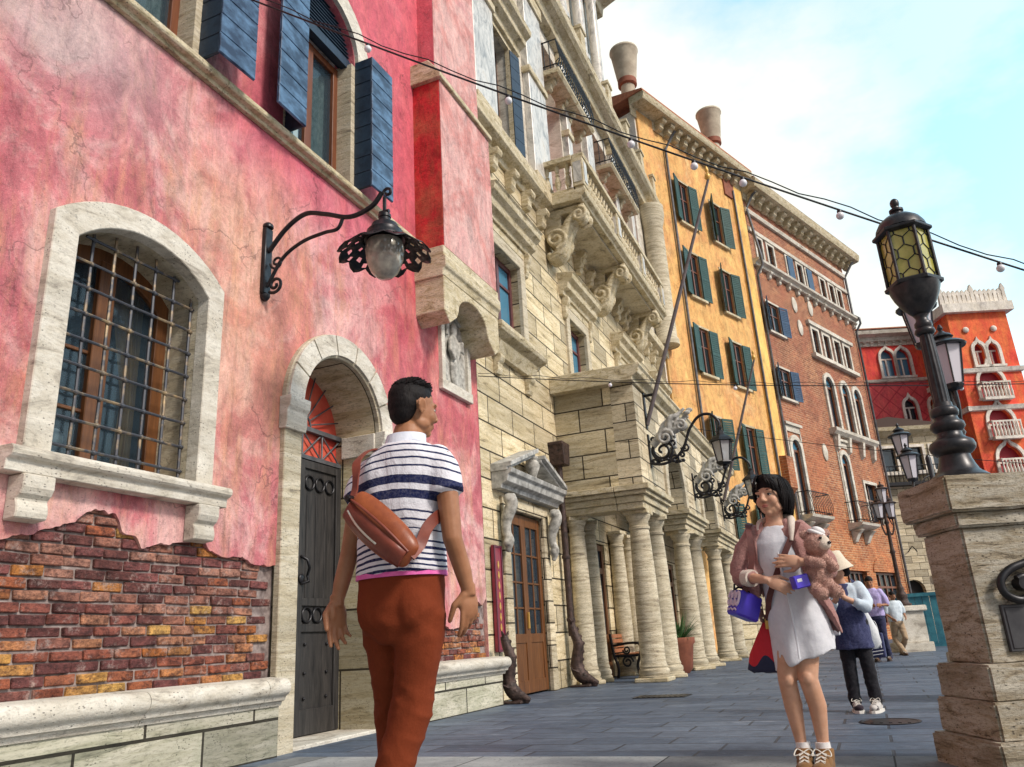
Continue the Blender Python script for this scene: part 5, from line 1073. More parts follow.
MB().prism([(0, zt - 1.0), (.1, zt - 1.0), (.12, zt - .75), (.3, zt - .7), (.34, zt - .45), (.7, zt - .3), (.75, zt - .05), (0, zt)], 'y', -3, PE).build('cornice', M['palestone'], RP)
ct_ = MB()
for i in range(19): bracket(-2.8 + i * .5, .18, zt - .72, .26, .3, M['palestone'], RP, 'dentil')
MB().prism([(.8, zt), (.8, zt + .08), (-5, zt + 1.6), (-5, zt)], 'y', -3.1, PE).build('roof', M['rooftile'], RP)
MB().prism([(0, ZL - .15), (.16, ZL - .12), (.2, ZL + .06), (0, ZL + .1)], 'y', -3, PE).build('string_course', M['palestone'], RP)
def goth_win(par, a, e, z0, zs, o=0, w=.16, ogee=.4, fr_=None, pane=None, twin=False):
    g = MB().prism(ring_poly(gothic(a - w, e + w, z0, zs, ogee=ogee), gothic(a + .004, e - .004, z0, zs, ogee=ogee)), 'x', o - .02, o + .12).build('pointed_window', fr_ or M['white_plaster'], par)
    MB().box(o - .02, o + .2, a - w - .05, e + w + .05, z0 - .14, z0 - .002).build('sill', fr_ or M['white_plaster'], g)
    MB().prism(gothic(a + .01, e - .01, z0, zs, ogee=ogee), 'x', o - .34, o - .30).build('pane', pane or M['darkglass'], g)
    MB().box(o - .29, o - .2, (a + e) / 2 - .05, (a + e) / 2 + .05, z0, zs).box(o - .285, o - .205, a, e, zs - .07, zs + .03).build('frame', M['white_plaster'], g)
    return g
for a, e in dw + dw2: goth_win(RP, a, e, ZL + .25, ZL + 1.6, ogee=.3, pane=M['blueglass'])
for a, e in lw: goth_win(RP, a, e, ZL - 3.3, ZL - 1.9, ogee=.5)
# ================================================================== RED TOWER
tp = at(946, 313, 'y', 54)
TW = thing('red_tower', 'orange red bell tower with white battlements and pointed balcony windows', 'tower', (tp.x, tp.y, 0), RZ3)
e3 = V((.92, .39, 0)).normalized()
def tw(u, v):
    n3 = V((.39, -.92, 0)).normalized(); r = ray(u, v); P = CAM + r * ((tp - CAM).dot(n3) / r.dot(n3)); return ((P - tp).dot(e3), P.z)
W_T = tw(1005, 311)[0]; HT = tp.z
tw_h = []
W1 = [tw(968, 372), tw(983, 366), tw(976, 345)]; W2 = [tw(985, 400), tw(1008, 400), tw(990, 378)]; W3 = [tw(993, 435), tw(1016, 437)]; W4 = [tw(1003, 470), tw(1024, 472)]
lz1 = tw(980, 368)[1] ; 
def T_w(y0, y1, z0, z1): return (y0, y1, z0, z0 + (z1 - z0) * .55)
wt = []
z_a = tw(975, 366)[1]; z_b = tw(975, 341)[1]
wt.append((W_T * .30, W_T * .47, z_a, z_b, 0)); wt.append((W_T * .53, W_T * .70, z_a, z_b, 0))
for (u0, v0, u1, v1) in ((995, 398, 990, 376), (1005, 437, 1000, 415), (1015, 475, 1010, 453)):
    y, z0 = tw(u0, v0); _, z1 = tw(u1, v1); wt.append((y - .78, y + .78, z0, z1, 1))
MB().facade([(0, -.05), (W_T, -.05), (W_T, HT), (0, HT)], [gothic(a, e, z0, z0 + (z1 - z0) * .62, ogee=.5) for a, e, z0, z1, q in wt], 0, .5).build('tower_wall', M['tower'], TW)
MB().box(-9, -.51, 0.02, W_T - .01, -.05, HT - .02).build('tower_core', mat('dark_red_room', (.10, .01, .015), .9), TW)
MB().box(-9, -.0, -.03, .02, -.05, HT).build('side_wall', M['tower'], TW)
for a, e, z0, z1, q in wt:
    g = goth_win(TW, a, e, z0, z0 + (z1 - z0) * .62, w=.19, ogee=.5, pane=mat('red_curtain', (.34, .015, .03), .6))
    if q:
        bb = MB().box(0.12, .52, a - .12, e + .12, z0 - .2, z0 - .02).box(.44, .52, a - .12, e + .12, z0 + .85, z0 + .95).box(.1, .52, a - .12, a - .04, z0 + .85, z0 + .97).build('balcony', M['white_plaster'], g)
        for i in range(9): MB().lathe([(.06, 0), (.08, .3), (.05, .5), (.06, .87)], (.48, a - .06 + (e - a + .12) * i / 8), 8, z=z0 - .02).build('baluster', M['white_plaster'], bb, smooth=50)
for (u, v) in ((985, 370), (985, 408)):
    z = tw(u, v)[1]; MB().prism([(0, z - .2), (.15, z - .15), (.22, z + .1), (0, z + .16)], 'y', -.2, W_T + .1).box(-9, .2, -.2, -.03, z - .18, z + .12).build('string_course', M['white_plaster'], TW)
bt_ = MB().box(-.5, .35, -.35, W_T + .4, HT - .1, HT + .5).box(-9, -.5, -.35, 0, HT - .1, HT + .5).build('parapet', M['white_plaster'], TW)
for i in range(15):
    y = -.15 + (W_T + .3) * i / 14; h = 1.0 + (.35 if i % 7 == 0 else 0)
    MB().prism([(y - .14, HT + .5), (y + .14, HT + .5), (y + .10, HT + .5 + h * .6), (y + .16, HT + .5 + h * .72), (y, HT + .5 + h), (y - .16, HT + .5 + h * .72), (y - .10, HT + .5 + h * .6)], 'x', -.1, .12).build('merlon', M['white_plaster'], bt_)
for y in (W_T * .25, W_T * .72): MB().ell((.05, y, tw(970, 330)[1]), (.12, .2, .2)).build('stone_boss', M['white_plaster'], TW, smooth=60)

# ================================================================== small stone house in front of the palazzo, pale house behind the lamps
q0 = at(873, 470, 'y', 47)
SH = thing('stone_house', 'grey stone house with dark tiled gable below the red palazzo', 'building', (q0.x, q0.y, 0), RZ3)
zc = at(873, 433, 'y', 47).z
MB().facade([(-2, -.05), (4.6, -.05), (4.6, zc), (-2, zc)], [rect(.5, 1.4, zc - 2.2, zc - .9), rect(2.2, 2.9, zc - 2.2, zc - .9), rect(3.4, 4.1, zc - 2.2, zc - .9)] + [arch(.4, 1.5, 0.02, 2.2, None, 8), arch(2.3, 3.7, .02, 2.0, None, 8)], 0, .3).build('house_wall', M['ashlar_small'], SH)
MB().box(-6, -.31, -2, 4.58, -.05, zc).build('house_core', M['dark'], SH)
MB().prism([(0, zc - .3), (.15, zc - .25), (.5, zc), (.55, zc + .2), (0, zc + .25)], 'y', -2.2, 4.7).build('cornice', M['trim'], SH)
MB().prism([(-2.3, zc + .2), (4.7, zc + .2), (1.2, zc + .8)], 'x', -6, .45).build('roof', mat('dark_tile', (.09, .06, .05), .9), SH)
for a, e in ((.5, 1.4), (2.2, 2.9), (3.4, 4.1)):
    w_ = MB().prism(ring_poly(rect(a - .15, e + .15, zc - 2.25, zc - .75), rect(a, e, zc - 2.2, zc - .9)), 'x', -.02, .08).build('window', M['white_plaster'], SH)
    MB().box(-.2, -.18, a, e, zc - 2.2, zc - .9).build('pane', M['darkglass'], w_); MB().box(.02, .35, a - .3, e + .3, zc - 2.45, zc - 2.26).build('sill', M['white_plaster'], w_)
r = MB()
for i in range(22): r.tube([(.45, -.2 + i * .22, zc - 2.9), (.45, -.2 + i * .22, zc - 2.0)], .02, 4)
r.tube([(.45, -.2, zc - 2.0), (.45, 4.5, zc - 2.0)], .03, 5); r.tube([(.45, -.2, zc - 2.9), (.45, 4.5, zc - 2.9)], .03, 5)
r.box(0, .5, -.3, 4.6, zc - 3.05, zc - 2.9); r.build('balcony', M['iron'], SH)
MB().box(.3, .5, 0.4, 0.46, 2.6, 2.66).tube(bez([(.0, 1.0, 4.2), (.5, 1.0, 4.4), (.9, 1.0, 4.1)]), .03, 5).build('iron_bracket', M['iron'], SH)
q1 = at(930, 600, 'y', 30)
FN = thing('hoarding', 'teal painted hoarding standing behind the white lamp pedestal', 'fence', (at(908, 640, 'y', 27).x - .2, 27, 0), 0)
fp = MB()
for i in range(9): fp.box(i * .2, i * .2 + .19, 0, .03, .1, 1.42)
fp.build('board_panel', M['fence'], FN, bevel=.005); MB().box(-.03, 1.84, -.04, .06, 1.42, 1.52).box(-.03, 1.84, -.03, .05, 0, .1).build('rail', M['fence'], FN)
# ================================================================== LAMP PILLAR AND STREET LAMPS
RZP = math.atan2(.4, .915)
PC = V((0.68, 5.42, 0))
def pl_(t, name, hw, hd, z0, z1, m, bev=.012, rag=.006, par=None, taper=0):
    b = MB(); n = 5
    for k_ in range(n + 1):
        z = z0 + (z1 - z0) * k_ / n; s_ = 1 - taper * k_ / n
        pass
    b.box(-hw, hw, -hd, hd, z0, z1); o = b.build(name, m, par or t)
    bm = bmesh.new(); bm.from_mesh(o.data)
    bmesh.ops.bevel(bm, geom=list(bm.edges), offset=bev, segments=2, affect='EDGES', clamp_overlap=True)
    bmesh.ops.subdivide_edges(bm, edges=[e for e in bm.edges if e.calc_length() > .05], cuts=7, use_grid_fill=True)
    bm.normal_update()
    for v_ in bm.verts: v_.co += v_.normal * (rag * noise.noise(v_.co * 9 + V((z0 * 7, 3, 1))) + rag * .8 * noise.noise(v_.co * 24))
    for f_ in bm.faces: f_.smooth = True
    bm.to_mesh(o.data); bm.free(); o.data.set_sharp_from_angle(angle=R(40)); return o
LP = thing('lamp_pillar', 'rough brown stone pillar with cap and dark plaque at the right edge', 'pillar', PC, RZP)
pl_(LP, 'shaft', .215, .215, .54, 1.28, M['pillar'])
pl_(LP, 'base_course', .275, .275, .355, .545, M['pillar']); pl_(LP, 'base_course', .30, .30, .165, .360, M['pillar']); pl_(LP, 'base_course', .345, .345, -.02, .17, M['pillar'])
pl_(LP, 'neck_moulding', .245, .245, 1.275, 1.365, M['pillar']); pl_(LP, 'cap', .285, .285, 1.36, 1.568, M['pillar'])
MB().box(-.105, .165, -.235, -.20, .60, .845).box(-.09, .15, -.24, -.23, .615, .83).build('plaque', M['plaque'], LP, bevel=.004)
rt = MB(); rt.tube(bez([(.50, -.26, 1.23), (.30, -.26, 1.15), (.10, -.26, 1.07), (-.02, -.26, 1.03), (-.085, -.26, .97), (-.075, -.26, .90), (.0, -.26, .865), (.07, -.26, .90), (.085, -.26, .945), (.045, -.26, .985), (.005, -.26, .975)]), .022, 10)
rt.tube([(.10, -.26, 1.065), (.115, -.26, .98), (.085, -.26, .95)], .013, 8); rt.tube([(.03, -.21, .95), (.03, -.285, .95)], .035, 10)
rt.tube([(.50, -.26, 1.23), (.70, -.26, 1.31)], .022, 10)
rt.build('scroll_handrail', M['iron'], LP, smooth=60)
# main amber lantern post
AL = thing('lamp_post', 'black cast iron lamp post with amber leaded glass lantern on the rough stone pillar', 'street lamp', (PC.x - .02, PC.y, 1.568), RZP); AL.scale = (.87, .87, 1)
basep = [(.19, 0), (.195, .025), (.17, .045), (.15, .055), (.135, .07), (.12, .10), (.105, .14), (.10, .165), (.125, .18), (.145, .20), (.15, .225), (.14, .25), (.11, .265), (.085, .285), (.082, .31), (.10, .325), (.115, .345), (.11, .37), (.085, .385), (.075, .41), (.09, .42), (.095, .445), (.085, .465), (.066, .475), (.062, .50)]
MB().lathe(basep, n=32).build('post_base', M['greyiron'], AL, smooth=50)
fl = MB(); n_ = 64
for z0 in (0,):
    prof = [(.058, .50), (.056, .7), (.050, .9), (.045, .96)]
    b0 = len(fl.v)
    for r_, z in prof:
        for k_ in range(n_): a = 2 * PI * k_ / n_; q = r_ * (1 - .09 * (0.5 + .5 * math.cos(a * 12))); fl.v.append(V((q * math.cos(a), q * math.sin(a), z)))
    for i in range(3):
        for k_ in range(n_): fl.f.append((b0 + i * n_ + k_, b0 + i * n_ + (k_ + 1) % n_, b0 + (i + 1) * n_ + (k_ + 1) % n_, b0 + (i + 1) * n_ + k_))
fl.lathe([(.045, .96), (.058, .965), (.072, .98), (.066, 1.0), (.052, 1.01), (.062, 1.025), (.06, 1.045), (.045, 1.06), (.042, 1.08), (.055, 1.10)], n=24)
fl.build('fluted_shaft', M['greyiron'], AL, smooth=60)
LZ = 1.10
HX = lambda r_, z: [(r_ * math.cos(PI / 3 * (k_ + .5)), r_ * math.sin(PI / 3 * (k_ + .5)), z) for k_ in range(6)]
b_lantern_k = .90
MB().lathe([(.055, 0), (.088, .025), (.132, .07), (.172, .13), (.194, .18), (.2, .20)], n=24, z=LZ).build('lantern_bowl', M['greyiron'], AL, smooth=40).scale = (b_lantern_k, b_lantern_k, 1)
lf_ = MB().lathe([(.185, .195), (.226, .20), (.230, .222), (.20, .235), (.18, .235)], n=6, z=LZ).lathe([(.18, .575), (.20, .575), (.238, .587), (.238, .605), (.20, .618), (.18, .62)], n=6, z=LZ)
for k_ in range(6):
    a = PI / 3 * (k_ + .5); lf_.tube([(.196 * math.cos(a), .196 * math.sin(a), LZ + .22), (.196 * math.cos(a), .196 * math.sin(a), LZ + .595)], .016, 6)
lfo = lf_.build('lantern_frame', M['greyiron'], AL, bevel=.003); lfo.scale = (b_lantern_k, b_lantern_k, 1)
MB().lathe([(.183, .23), (.183, .59)], n=6, z=LZ).build('amber_pane', M['amber'], AL).scale = (b_lantern_k, b_lantern_k, 1)
ld = MB()     # leaded tracery: wavy verticals that meet and part, making long hexagons
for k_ in range(6):
    a = PI / 3 * (k_ + 1); cx, cy = math.cos(a), math.sin(a); tx, ty = -cy, cx; ap = .187 * math.cos(PI / 6)
    for j in range(4):
        pts = []
        for i in range(37):
            t = i / 36; q = max(-1, min(1, 1.9 * math.cos(t * PI * 4 + (PI if j % 2 else 0))))
            off = max(-.088, min(.088, (j - 1.5) * .060 + .0275 * q)); pts.append((cx * ap + tx * off, cy * ap + ty * off, LZ + .235 + .345 * t))
        ld.tube(pts, .0038, 5)
ld.build('lead_tracery', M['iron'], lfo)
MB().lathe([(.205, .612), (.195, .645), (.165, .685), (.11, .72), (.05, .742), (.045, .755), (.058, .765), (.058, .78), (.03, .79), (.028, .80)], n=24, z=LZ).ell((0, 0, LZ + .828), .038).build('lantern_dome', M['greyiron'], AL, smooth=45).scale = (b_lantern_k, b_lantern_k, 1)
# three-lantern lamps (a post, three arms, three frosted lanterns)
def multi_lamp(label, loc, tops, mm, ks=1.0):
    """tops: lantern foot positions relative to loc; the first is the central one"""
    t = thing('street_lamp', label, 'street lamp', loc, 0, 'several lantern street lamps')
    H_ = tops[0][2]
    MB().lathe([(.20, 0), (.21, .05), (.15, .09), (.13, .2), (.15, .26), (.12, .32), (.085, .38), (.10, .43), (.07, .5), (.055, .6), (.05, H_ * .5), (.075, H_ * .52), (.05, H_ * .55), (.042, H_ - .55), (.07, H_ - .5), (.045, H_ - .42), (.05, H_ - .05), (.03, H_)], n=20).build('post', mm, t, smooth=50)
    am = MB()
    for x, y, z in tops[1:]:
        am.tube(bez([(0, 0, z - .25), (x * .5, y * .5, z - .42), (x, y, z - .2), (x, y, z)]), .022, 7); am.tube(bez([(0, 0, z + .10), (x * .4, y * .4, z + .04), (x * .85, y * .85, z - .16)]), .014, 6)
    am.build('scroll_arm', mm, t, smooth=50)
    for x, y, z in tops:
        Q = lambda pr: [(a * ks, b * ks) for a, b in pr]
        l = MB().lathe(Q([(.03, -.02), (.10, .0), (.12, .04), (.09, .07)]), (x, y), 8, z=z).lathe(Q([(.235, .52), (.245, .54), (.20, .575), (.12, .60), (.10, .63), (.125, .65), (.10, .68), (.05, .71), (.02, .74), (.035, .77), (.012, .82)]), (x, y), 16, z=z)
        for k_ in range(6):
            a = PI / 3 * (k_ + .5); l.tube([(x + .12 * ks * math.cos(a), y + .12 * ks * math.sin(a), z + .06 * ks), (x + .19 * ks * math.cos(a), y + .19 * ks * math.sin(a), z + .53 * ks)], .009, 5)
        lo = l.build('lantern', mm, t, smooth=30); MB().lathe(Q([(.112, .06), (.182, .525)]), (x, y), 6, z=z).build('frosted_pane', M['lampglass'], lo)
    return t
def pedestal(label, x, y, h, w, m, g=None):
    t = thing('lamp_pedestal', label, 'pedestal', (x, y, 0), RZP, g)
    pl_(t, 'pedestal_shaft', w * .82, w * .82, .22, h - .14, m, .015, .005); pl_(t, 'pedestal_base', w, w, -.02, .225, m, .015, .005); pl_(t, 'pedestal_cap', w, w, h - .145, h, m, .02, .005)
    return t
pedestal('second brown stone pedestal hidden behind the rough pillar', 1.26, 9.6, 1.55, .34, M['pillar'])
multi_lamp('black lamp with frosted lanterns just behind the amber lantern post', (1.26, 9.6, 1.55), [(-.11, .10, 2.20), (.04, -.16, 1.60)], M['greyiron'], .92)
pedestal('pale stone pedestal of the lamp far behind the pillar', 1.52, 16.0, 1.5, .30, M['palestone'])
multi_lamp('small lamp with two frosted lanterns above the left edge of the rough pillar', (1.52, 16.0, 1.5), [(-.38, .12, 2.12), (-.34, -.2, 1.66)], M['greyiron'], .86)
pedestal('white stone pedestal standing free on the paving under the brown lamp', .92, 23.75, 1.13, .40, M['palestone'])
multi_lamp('brown three lantern lamp on the white pedestal before the brick palace', (.92, 23.75, 1.13), [(.03, 0, 2.68), (-.13, -.05, 2.28), (.16, .05, 2.28)], M['bronze'], .78)
# ================================================================== STRING LIGHTS AND WIRES
def wire(name, label, A, B, sag, r, bulbs=(), br=.05, double=0, group=None, clip=0):
    t = thing(name, label, 'string lights' if bulbs else 'cable', A, 0, group); d = B - A
    pts = [d * (i / 40) - V((0, 0, sag * 4 * (i / 40) * (1 - i / 40))) for i in range(41)]
    MB().tube(pts, r, 6).build('cable', M['iron'], t, smooth=60)
    if double: MB().tube([p + V((0, 0, double + .02 * math.sin(i * 1.9))) for i, p in enumerate(pts)], r * .6, 6).build('support_cable', M['iron'], t, smooth=60)
    for u in bulbs:
        best = min(range(401), key=lambda i: abs(projx(A + d * (i / 400) - V((0, 0, sag * 4 * (i / 400) * (1 - i / 400)))) - u)); f_ = best / 400
        p = d * f_ - V((0, 0, sag * 4 * f_ * (1 - f_)))
        h = MB().lathe([(r * 1.6, .0), (br * .62, -.01), (br * .6, -br * 1.1), (br * .3, -br * 1.15)], (p.x, p.y), 10, z=p.z).build('bulb_holder', M['iron'], t, smooth=40)
        MB().ell((p.x, p.y, p.z - br * 1.75), br, n=14, m=10).build('bulb', M['bulb'], h, smooth=60)
    return t
def projx(P):
    q = MC.transposed() @ (P - CAM); return 512 + FPX * q.x / q.z
wire('string_lights', 'heavy black cable with round frosted bulbs hung high across the street', at(120, -52, 'x', -4.76), at(1100, 294, 'y', 6.4), .10, .0075, (212, 367, 507, 631, 694, 741, 838, 917, 998), .029, .045)
wire('string_lights', 'thin cable with tiny bulbs strung level from the stone wall across the porch', at(478, 376, 'x', -4.97), at(1150, 380, 'y', 13), .12, .007, (610, 735, 960), .03, .04)
wire('cable', 'thin bare cable crossing in front of the lower brick palace windows', at(690, 428, 'x', -3.3), at(1120, 470, 'y', 20), .1, .008)
# ================================================================== PEOPLE
def skin_mat(name, a, b):
    m = mat(name, a, .5, 0, .35); k = N(m); f = k.noise(k.coord(), 11, 5, .6); k.col(k.ramp(f, [(.35, a), (.7, b)])); k.b.inputs['Subsurface Weight'].default_value = .08
    k.b.inputs['Subsurface Radius'].default_value = (.012, .005, .003); k.b.inputs['Subsurface Scale'].default_value = .5; k.bump(k.noise(k.coord(), 90, 3), .08, .002); return m
def cloth(name, a, b, scale=30, bump=.25, rough=.9, lo=.35, hi=.65):
    m = mat(name, a, rough, 0, .2); k = N(m); f = k.noise(k.coord(), scale, 5, .7); g = k.noise(k.coord(scale=(1, 1, .55)), 5, 6, .65, .6)
    c = k.ramp(f, [(lo, a), (hi, b)]); k.col(k.mix(k.ramp(g, [(.45, 0.0), (.75, .35)]), c, tuple(x * .6 for x in a)))
    k.bump(k.math('ADD', k.math('MULTIPLY', f, .35), g), bump, .02); k.b.inputs['Sheen Weight'].default_value = .12; return m
SK1 = skin_mat('tan_skin', (.27, .115, .055), (.40, .19, .10)); SK2 = skin_mat('light_skin', (.50, .27, .17), (.61, .36, .25)); SKL = skin_mat('leg_skin', (.44, .22, .12), (.54, .29, .17))
HAIR = noisy('black_hair', (.004, .003, .004), (.011, .008, .008), 60, .62, .5, .004, sc=(4, 4, .5), spec=.2)
EYEW = mat('eye_white', (.7, .68, .65), .25); EYEB = mat('dark_iris', (.012, .007, .005), .12); LIP = mat('lips', (.42, .14, .11), .45); BROW = mat('brow', (.012, .009, .008), .8)
def rotm(yaw, pitch=0, roll=0): return (Matrix.Rotation(yaw, 3, 'Z') @ Matrix.Rotation(pitch, 3, 'X') @ Matrix.Rotation(roll, 3, 'Y'))
class Head:   # face looks along local +Y
    def __init__(s, c, rot, k=1.0): s.c = V(c); s.r = rot; s.k = k
    def p(s, x, y, z): return s.c + s.r @ (V((x, y, z)) * s.k)
    def e(s, mb, c, r, rot=None, n=18, m=12): mb.ell(s.p(*c), [q * s.k for q in r], s.r @ (rot or Matrix.Identity(3)), n, m)
    def skull(s, mb, slim=1.0):
        e = lambda *a, **k_: s.e(mb, *a, **k_)
        e((0, -.012, .036), (.076, .096, .082)); e((0, .026, -.012), (.066 * slim, .066, .088)); e((0, .032, -.066), (.050 * slim, .048, .044)); e((0, .062, -.094), (.022, .020, .016))
        for x in (-1, 1):
            e((x * .034, .058, -.030), (.030, .028, .034)); e((x * .026, .076, .022), (.030, .014, .012)); e((x * .078, -.006, -.002), (.006, .015, .025), rotm(0, 0, x * .35)); e((x * .078, .0, -.026), (.006, .008, .011)); mb.tube([s.p(x * (.083 + .006 * math.sin(q * .5 + .6)), -.006 + .017 * math.cos(q), .000 + .028 * math.sin(q)) for q in [-.9 + .35 * i for i in range(13)]], .0048 * s.k, 8); e((x * .012, .098, -.033), (.009, .010, .008)); e((x * .045, .02, -.060), (.018, .036, .026))
        mb.tube([s.p(0, .084, .020), s.p(0, .098, -.008), s.p(0, .106, -.030)], [.010 * s.k, .011 * s.k, .012 * s.k], 10); e((0, .103, -.031), (.013, .011, .010)); e((0, .073, -.058), (.030, .017, .028))
    def face(s, par, smile=0):
        for x in (-1, 1):
            w_ = MB(); s.e(w_, (x * .031, .0765, .001), (.0155, .008, .0056)); eye = w_.build('eye', EYEW, par, smooth=60)
            i = MB(); s.e(i, (x * .031 , .0813, .001), (.0078, .0045, .0056)); i.build('iris', EYEB, eye, smooth=60)
            lid = MB(); lid.tube([s.p(x * (.031 + d), .0842 - abs(d) * .30, .0064 - d * d * 18) for d in (-.018, -.010, 0, .010, .018)], [.0016 * s.k, .0026 * s.k, .003 * s.k, .0026 * s.k, .0016 * s.k], 6); lid.build('eyelashes', BROW, eye)
            b = MB(); b.tube([s.p(x * (.031 + d), .0885 - abs(d) * .45 - max(0, d) * .2, .0285 - d * d * 14) for d in (-.020, -.010, 0, .012, .024)], [.002 * s.k, .0035 * s.k, .0036 * s.k, .003 * s.k, .0015 * s.k], 6, flat=.7); b.build('eyebrow', BROW, par)
        l = MB(); l.tube([s.p(d, .0920 - abs(d) * .42, -.0555 - abs(d) * .16) for d in (-.022, -.012, -.004, .004, .012, .022)], [.0015 * s.k, .0042 * s.k, .0048 * s.k, .0048 * s.k, .0042 * s.k, .0015 * s.k], 8); l.tube([s.p(d, .0905 - abs(d) * .42, -.0645 + abs(d) * .06) for d in (-.020, -.010, 0, .010, .020)], [.0015 * s.k, .005 * s.k, .006 * s.k, .005 * s.k, .0015 * s.k], 8); l.build('lips', LIP, par, smooth=60)
def hand(mb, w, d, n, side=1, curl=(.25, .35, .3), k=1.0, spread=.06, thumb=.6, curls=None):
    """w wrist point, d finger direction, n palm normal (fingers close towards n), side=+1 when the thumb lies on d x n"""
    w = V(w); d = V(d).normalized(); n = V(n); n = (n - d * n.dot(d)).normalized(); t = d.cross(n) * side
    rot = Matrix((t, d, n)).transposed()
    mb.tube([w - d * .02 * k, w + d * .02 * k], [.027 * k, .028 * k], 12, flat=.78); mb.ell(w + d * .05 * k, (.039 * k, .054 * k, .0165 * k), rot); mb.ell(w + d * .04 * k + t * .022 * k + n * .006 * k, (.019 * k, .036 * k, .016 * k), rot)
    for i, (o, l, rad) in enumerate(((.0295, .074, .0088), (.010, .083, .0092), (-.0105, .077, .0088), (-.0295, .060, .0078))):
        p = w + d * (.088 - .005 * abs(i - 1)) * k + t * o * k; dd = (d + t * o / .03 * spread).normalized(); ax = dd.cross(n); pts = [p - dd * .025 * k, p]; cc = curls[i] if curls else curl; a = 0
        for sgm, (fr_, c_) in enumerate(zip((.42, .32, .26), cc)):
            a += c_; q = dd * math.cos(a) + n * math.sin(a); pts.append(pts[-1] + q * l * fr_ * k)
        mb.limb(pts, [rad * k * 1.02, rad * k * 1.05, rad * k, rad * k * .93, rad * k * .78], 10)
    p = w + d * .022 * k + t * .026 * k; q = (d * .62 + t * thumb + n * .35).normalized(); q2 = (d * .9 + t * .12 + n * .38).normalized()
    mb.limb([p - q * .01 * k, p + q * .040 * k, p + q * .040 * k + q2 * .032 * k, p + q * .040 * k + q2 * .056 * k], [.0135 * k, .012 * k, .0105 * k, .0085 * k], 10)
def shoe(par, p, yaw, k, m_up, m_sole, sock=None):
    Rm = Matrix.Rotation(yaw, 3, 'Z'); T = lambda x, y, z: V(p) + Rm @ (V((x, y, z)) * k)   # toe along +Y
    u = MB(); u.ell(T(0, .10, .045), (.046 * k, .085 * k, .036 * k), Rm); u.ell(T(0, .03, .060), (.042 * k, .075 * k, .050 * k), Rm); u.ell(T(0, -.035, .055), (.038 * k, .045 * k, .052 * k), Rm); u.tube([T(0, -.02, .07), T(0, -.022, .125)], [.043 * k, .046 * k], 14)
    s = u.build('shoe', m_up, par, fuse=.007 * max(k, .8), relax=3)
    so_ = MB(); out_ = [(-.036, -.085), (0, -.094), (.036, -.085), (.046, -.02), (.052, .08), (.044, .15), (.012, .19), (-.02, .186), (-.048, .14), (-.05, .06), (-.042, -.02)]
    so_.add([T(x, y, 0) for x, y in out_] + [T(x * .98, y * .98, .024) for x, y in out_], [tuple(reversed(range(11))), tuple(range(11, 22))] + [(i, (i + 1) % 11, (i + 1) % 11 + 11, i + 11) for i in range(11)]); so_.build('sole', m_sole, s)
    lc_ = MB()
    for i in range(4): y = .045 + i * .026; z = .108 - i * .013; lc_.tube([T(-.022, y, z - .004), T(0, y + .008, z + .004), T(.022, y + .022, z - .008)], .0028 * k, 5); lc_.tube([T(.022, y, z - .004), T(0, y + .008, z + .005), T(-.022, y + .022, z - .008)], .0028 * k, 5)
    for x in (-1, 1): lc_.tube(bez([T(0, .045, .112), T(x * .03, .035, .125), T(x * .045, .06, .10), T(x * .015, .06, .105)], 6), .0028 * k, 5)
    lc_.build('lace', mat('white_lace', (.7, .68, .62), .8), s)
    return s
def fold(a=.006, f=22, zf=.6, seed=0):
    def fn(c, n):
        q = V((c.x * f, c.y * f, c.z * f * zf + seed)); return c + n * (a * noise.noise(q) + a * .55 * noise.noise(q * 2.3))
    return fn

# ------------------------------------------------------------ MAN (seen from behind, walking, head turned right)
my = 2.45
MN = thing('person', 'man in striped polo and rust trousers walking away with a brown bag', 'person', (-1.46, my, 0))
def L_(x, z, y=0.0): return V((x + 1.46, y, z))          # from world x to local
hd = Head((.038, .010, 1.645), rotm(R(-33), R(-3)), .885)
bd = MB(); hd.skull(bd)
bd.limb([(.005, -.01, 1.40), (.010, -.005, 1.49), (.018, .005, 1.56)], [.068, .060, .058], 18)
bd.rings([((-.02, 0, .88), .10, .07), ((-.01, 0, 1.0), .13, .09), ((0, 0, 1.2), .14, .09), ((0, 0, 1.38), .16, .085), ((0, -.005, 1.47), .08, .06)], 20)
# right arm (screen right)
bd.limb([(.160, -.01, 1.43), (.190, -.03, 1.30), (.206, -.035, 1.15), (.220, .01, 1.04), (.224, .03, .985)], [.044, .039, .034, .030, .023], 14)
hand(bd, (.224, .035, .98), (-.02, .08, -1), (-.85, .45, .0), -1, (.35, .5, .35), .98, .07, .6, ((.12, .25, .2), (.25, .4, .3), (.4, .5, .4), (.5, .6, .4)))
# left arm
bd.limb([(-.165, 0, 1.43), (-.196, -.01, 1.30), (-.222, -.02, 1.14), (-.240, -.045, 1.03), (-.246, -.055, .98)], [.044, .039, .034, .029, .023], 14)
hand(bd, (-.247, -.06, .975), (.04, -.02, -1), (.80, -.40, .1), 1, (.22, .4, .3), 1.0, .05, .6, ((.08, .2, .15), (.15, .3, .2), (.25, .35, .3), (.35, .4, .3)))
bd.limb([(.055, -.005, .88), (.045, .0, .80), (.015, .015, .64), (-.040, -.02, .43), (-.10, -.09, .12)], [.055, .055, .045, .040, .035], 14); bd.limb([(-.10, .01, .88), (-.098, .03, .80), (-.105, .08, .64), (-.130, .12, .43), (-.16, .15, .12)], [.055, .052, .045, .040, .033], 14)
man = bd.build('body', SK1, MN, fuse=.0042, relax=5)
hd.face(man)
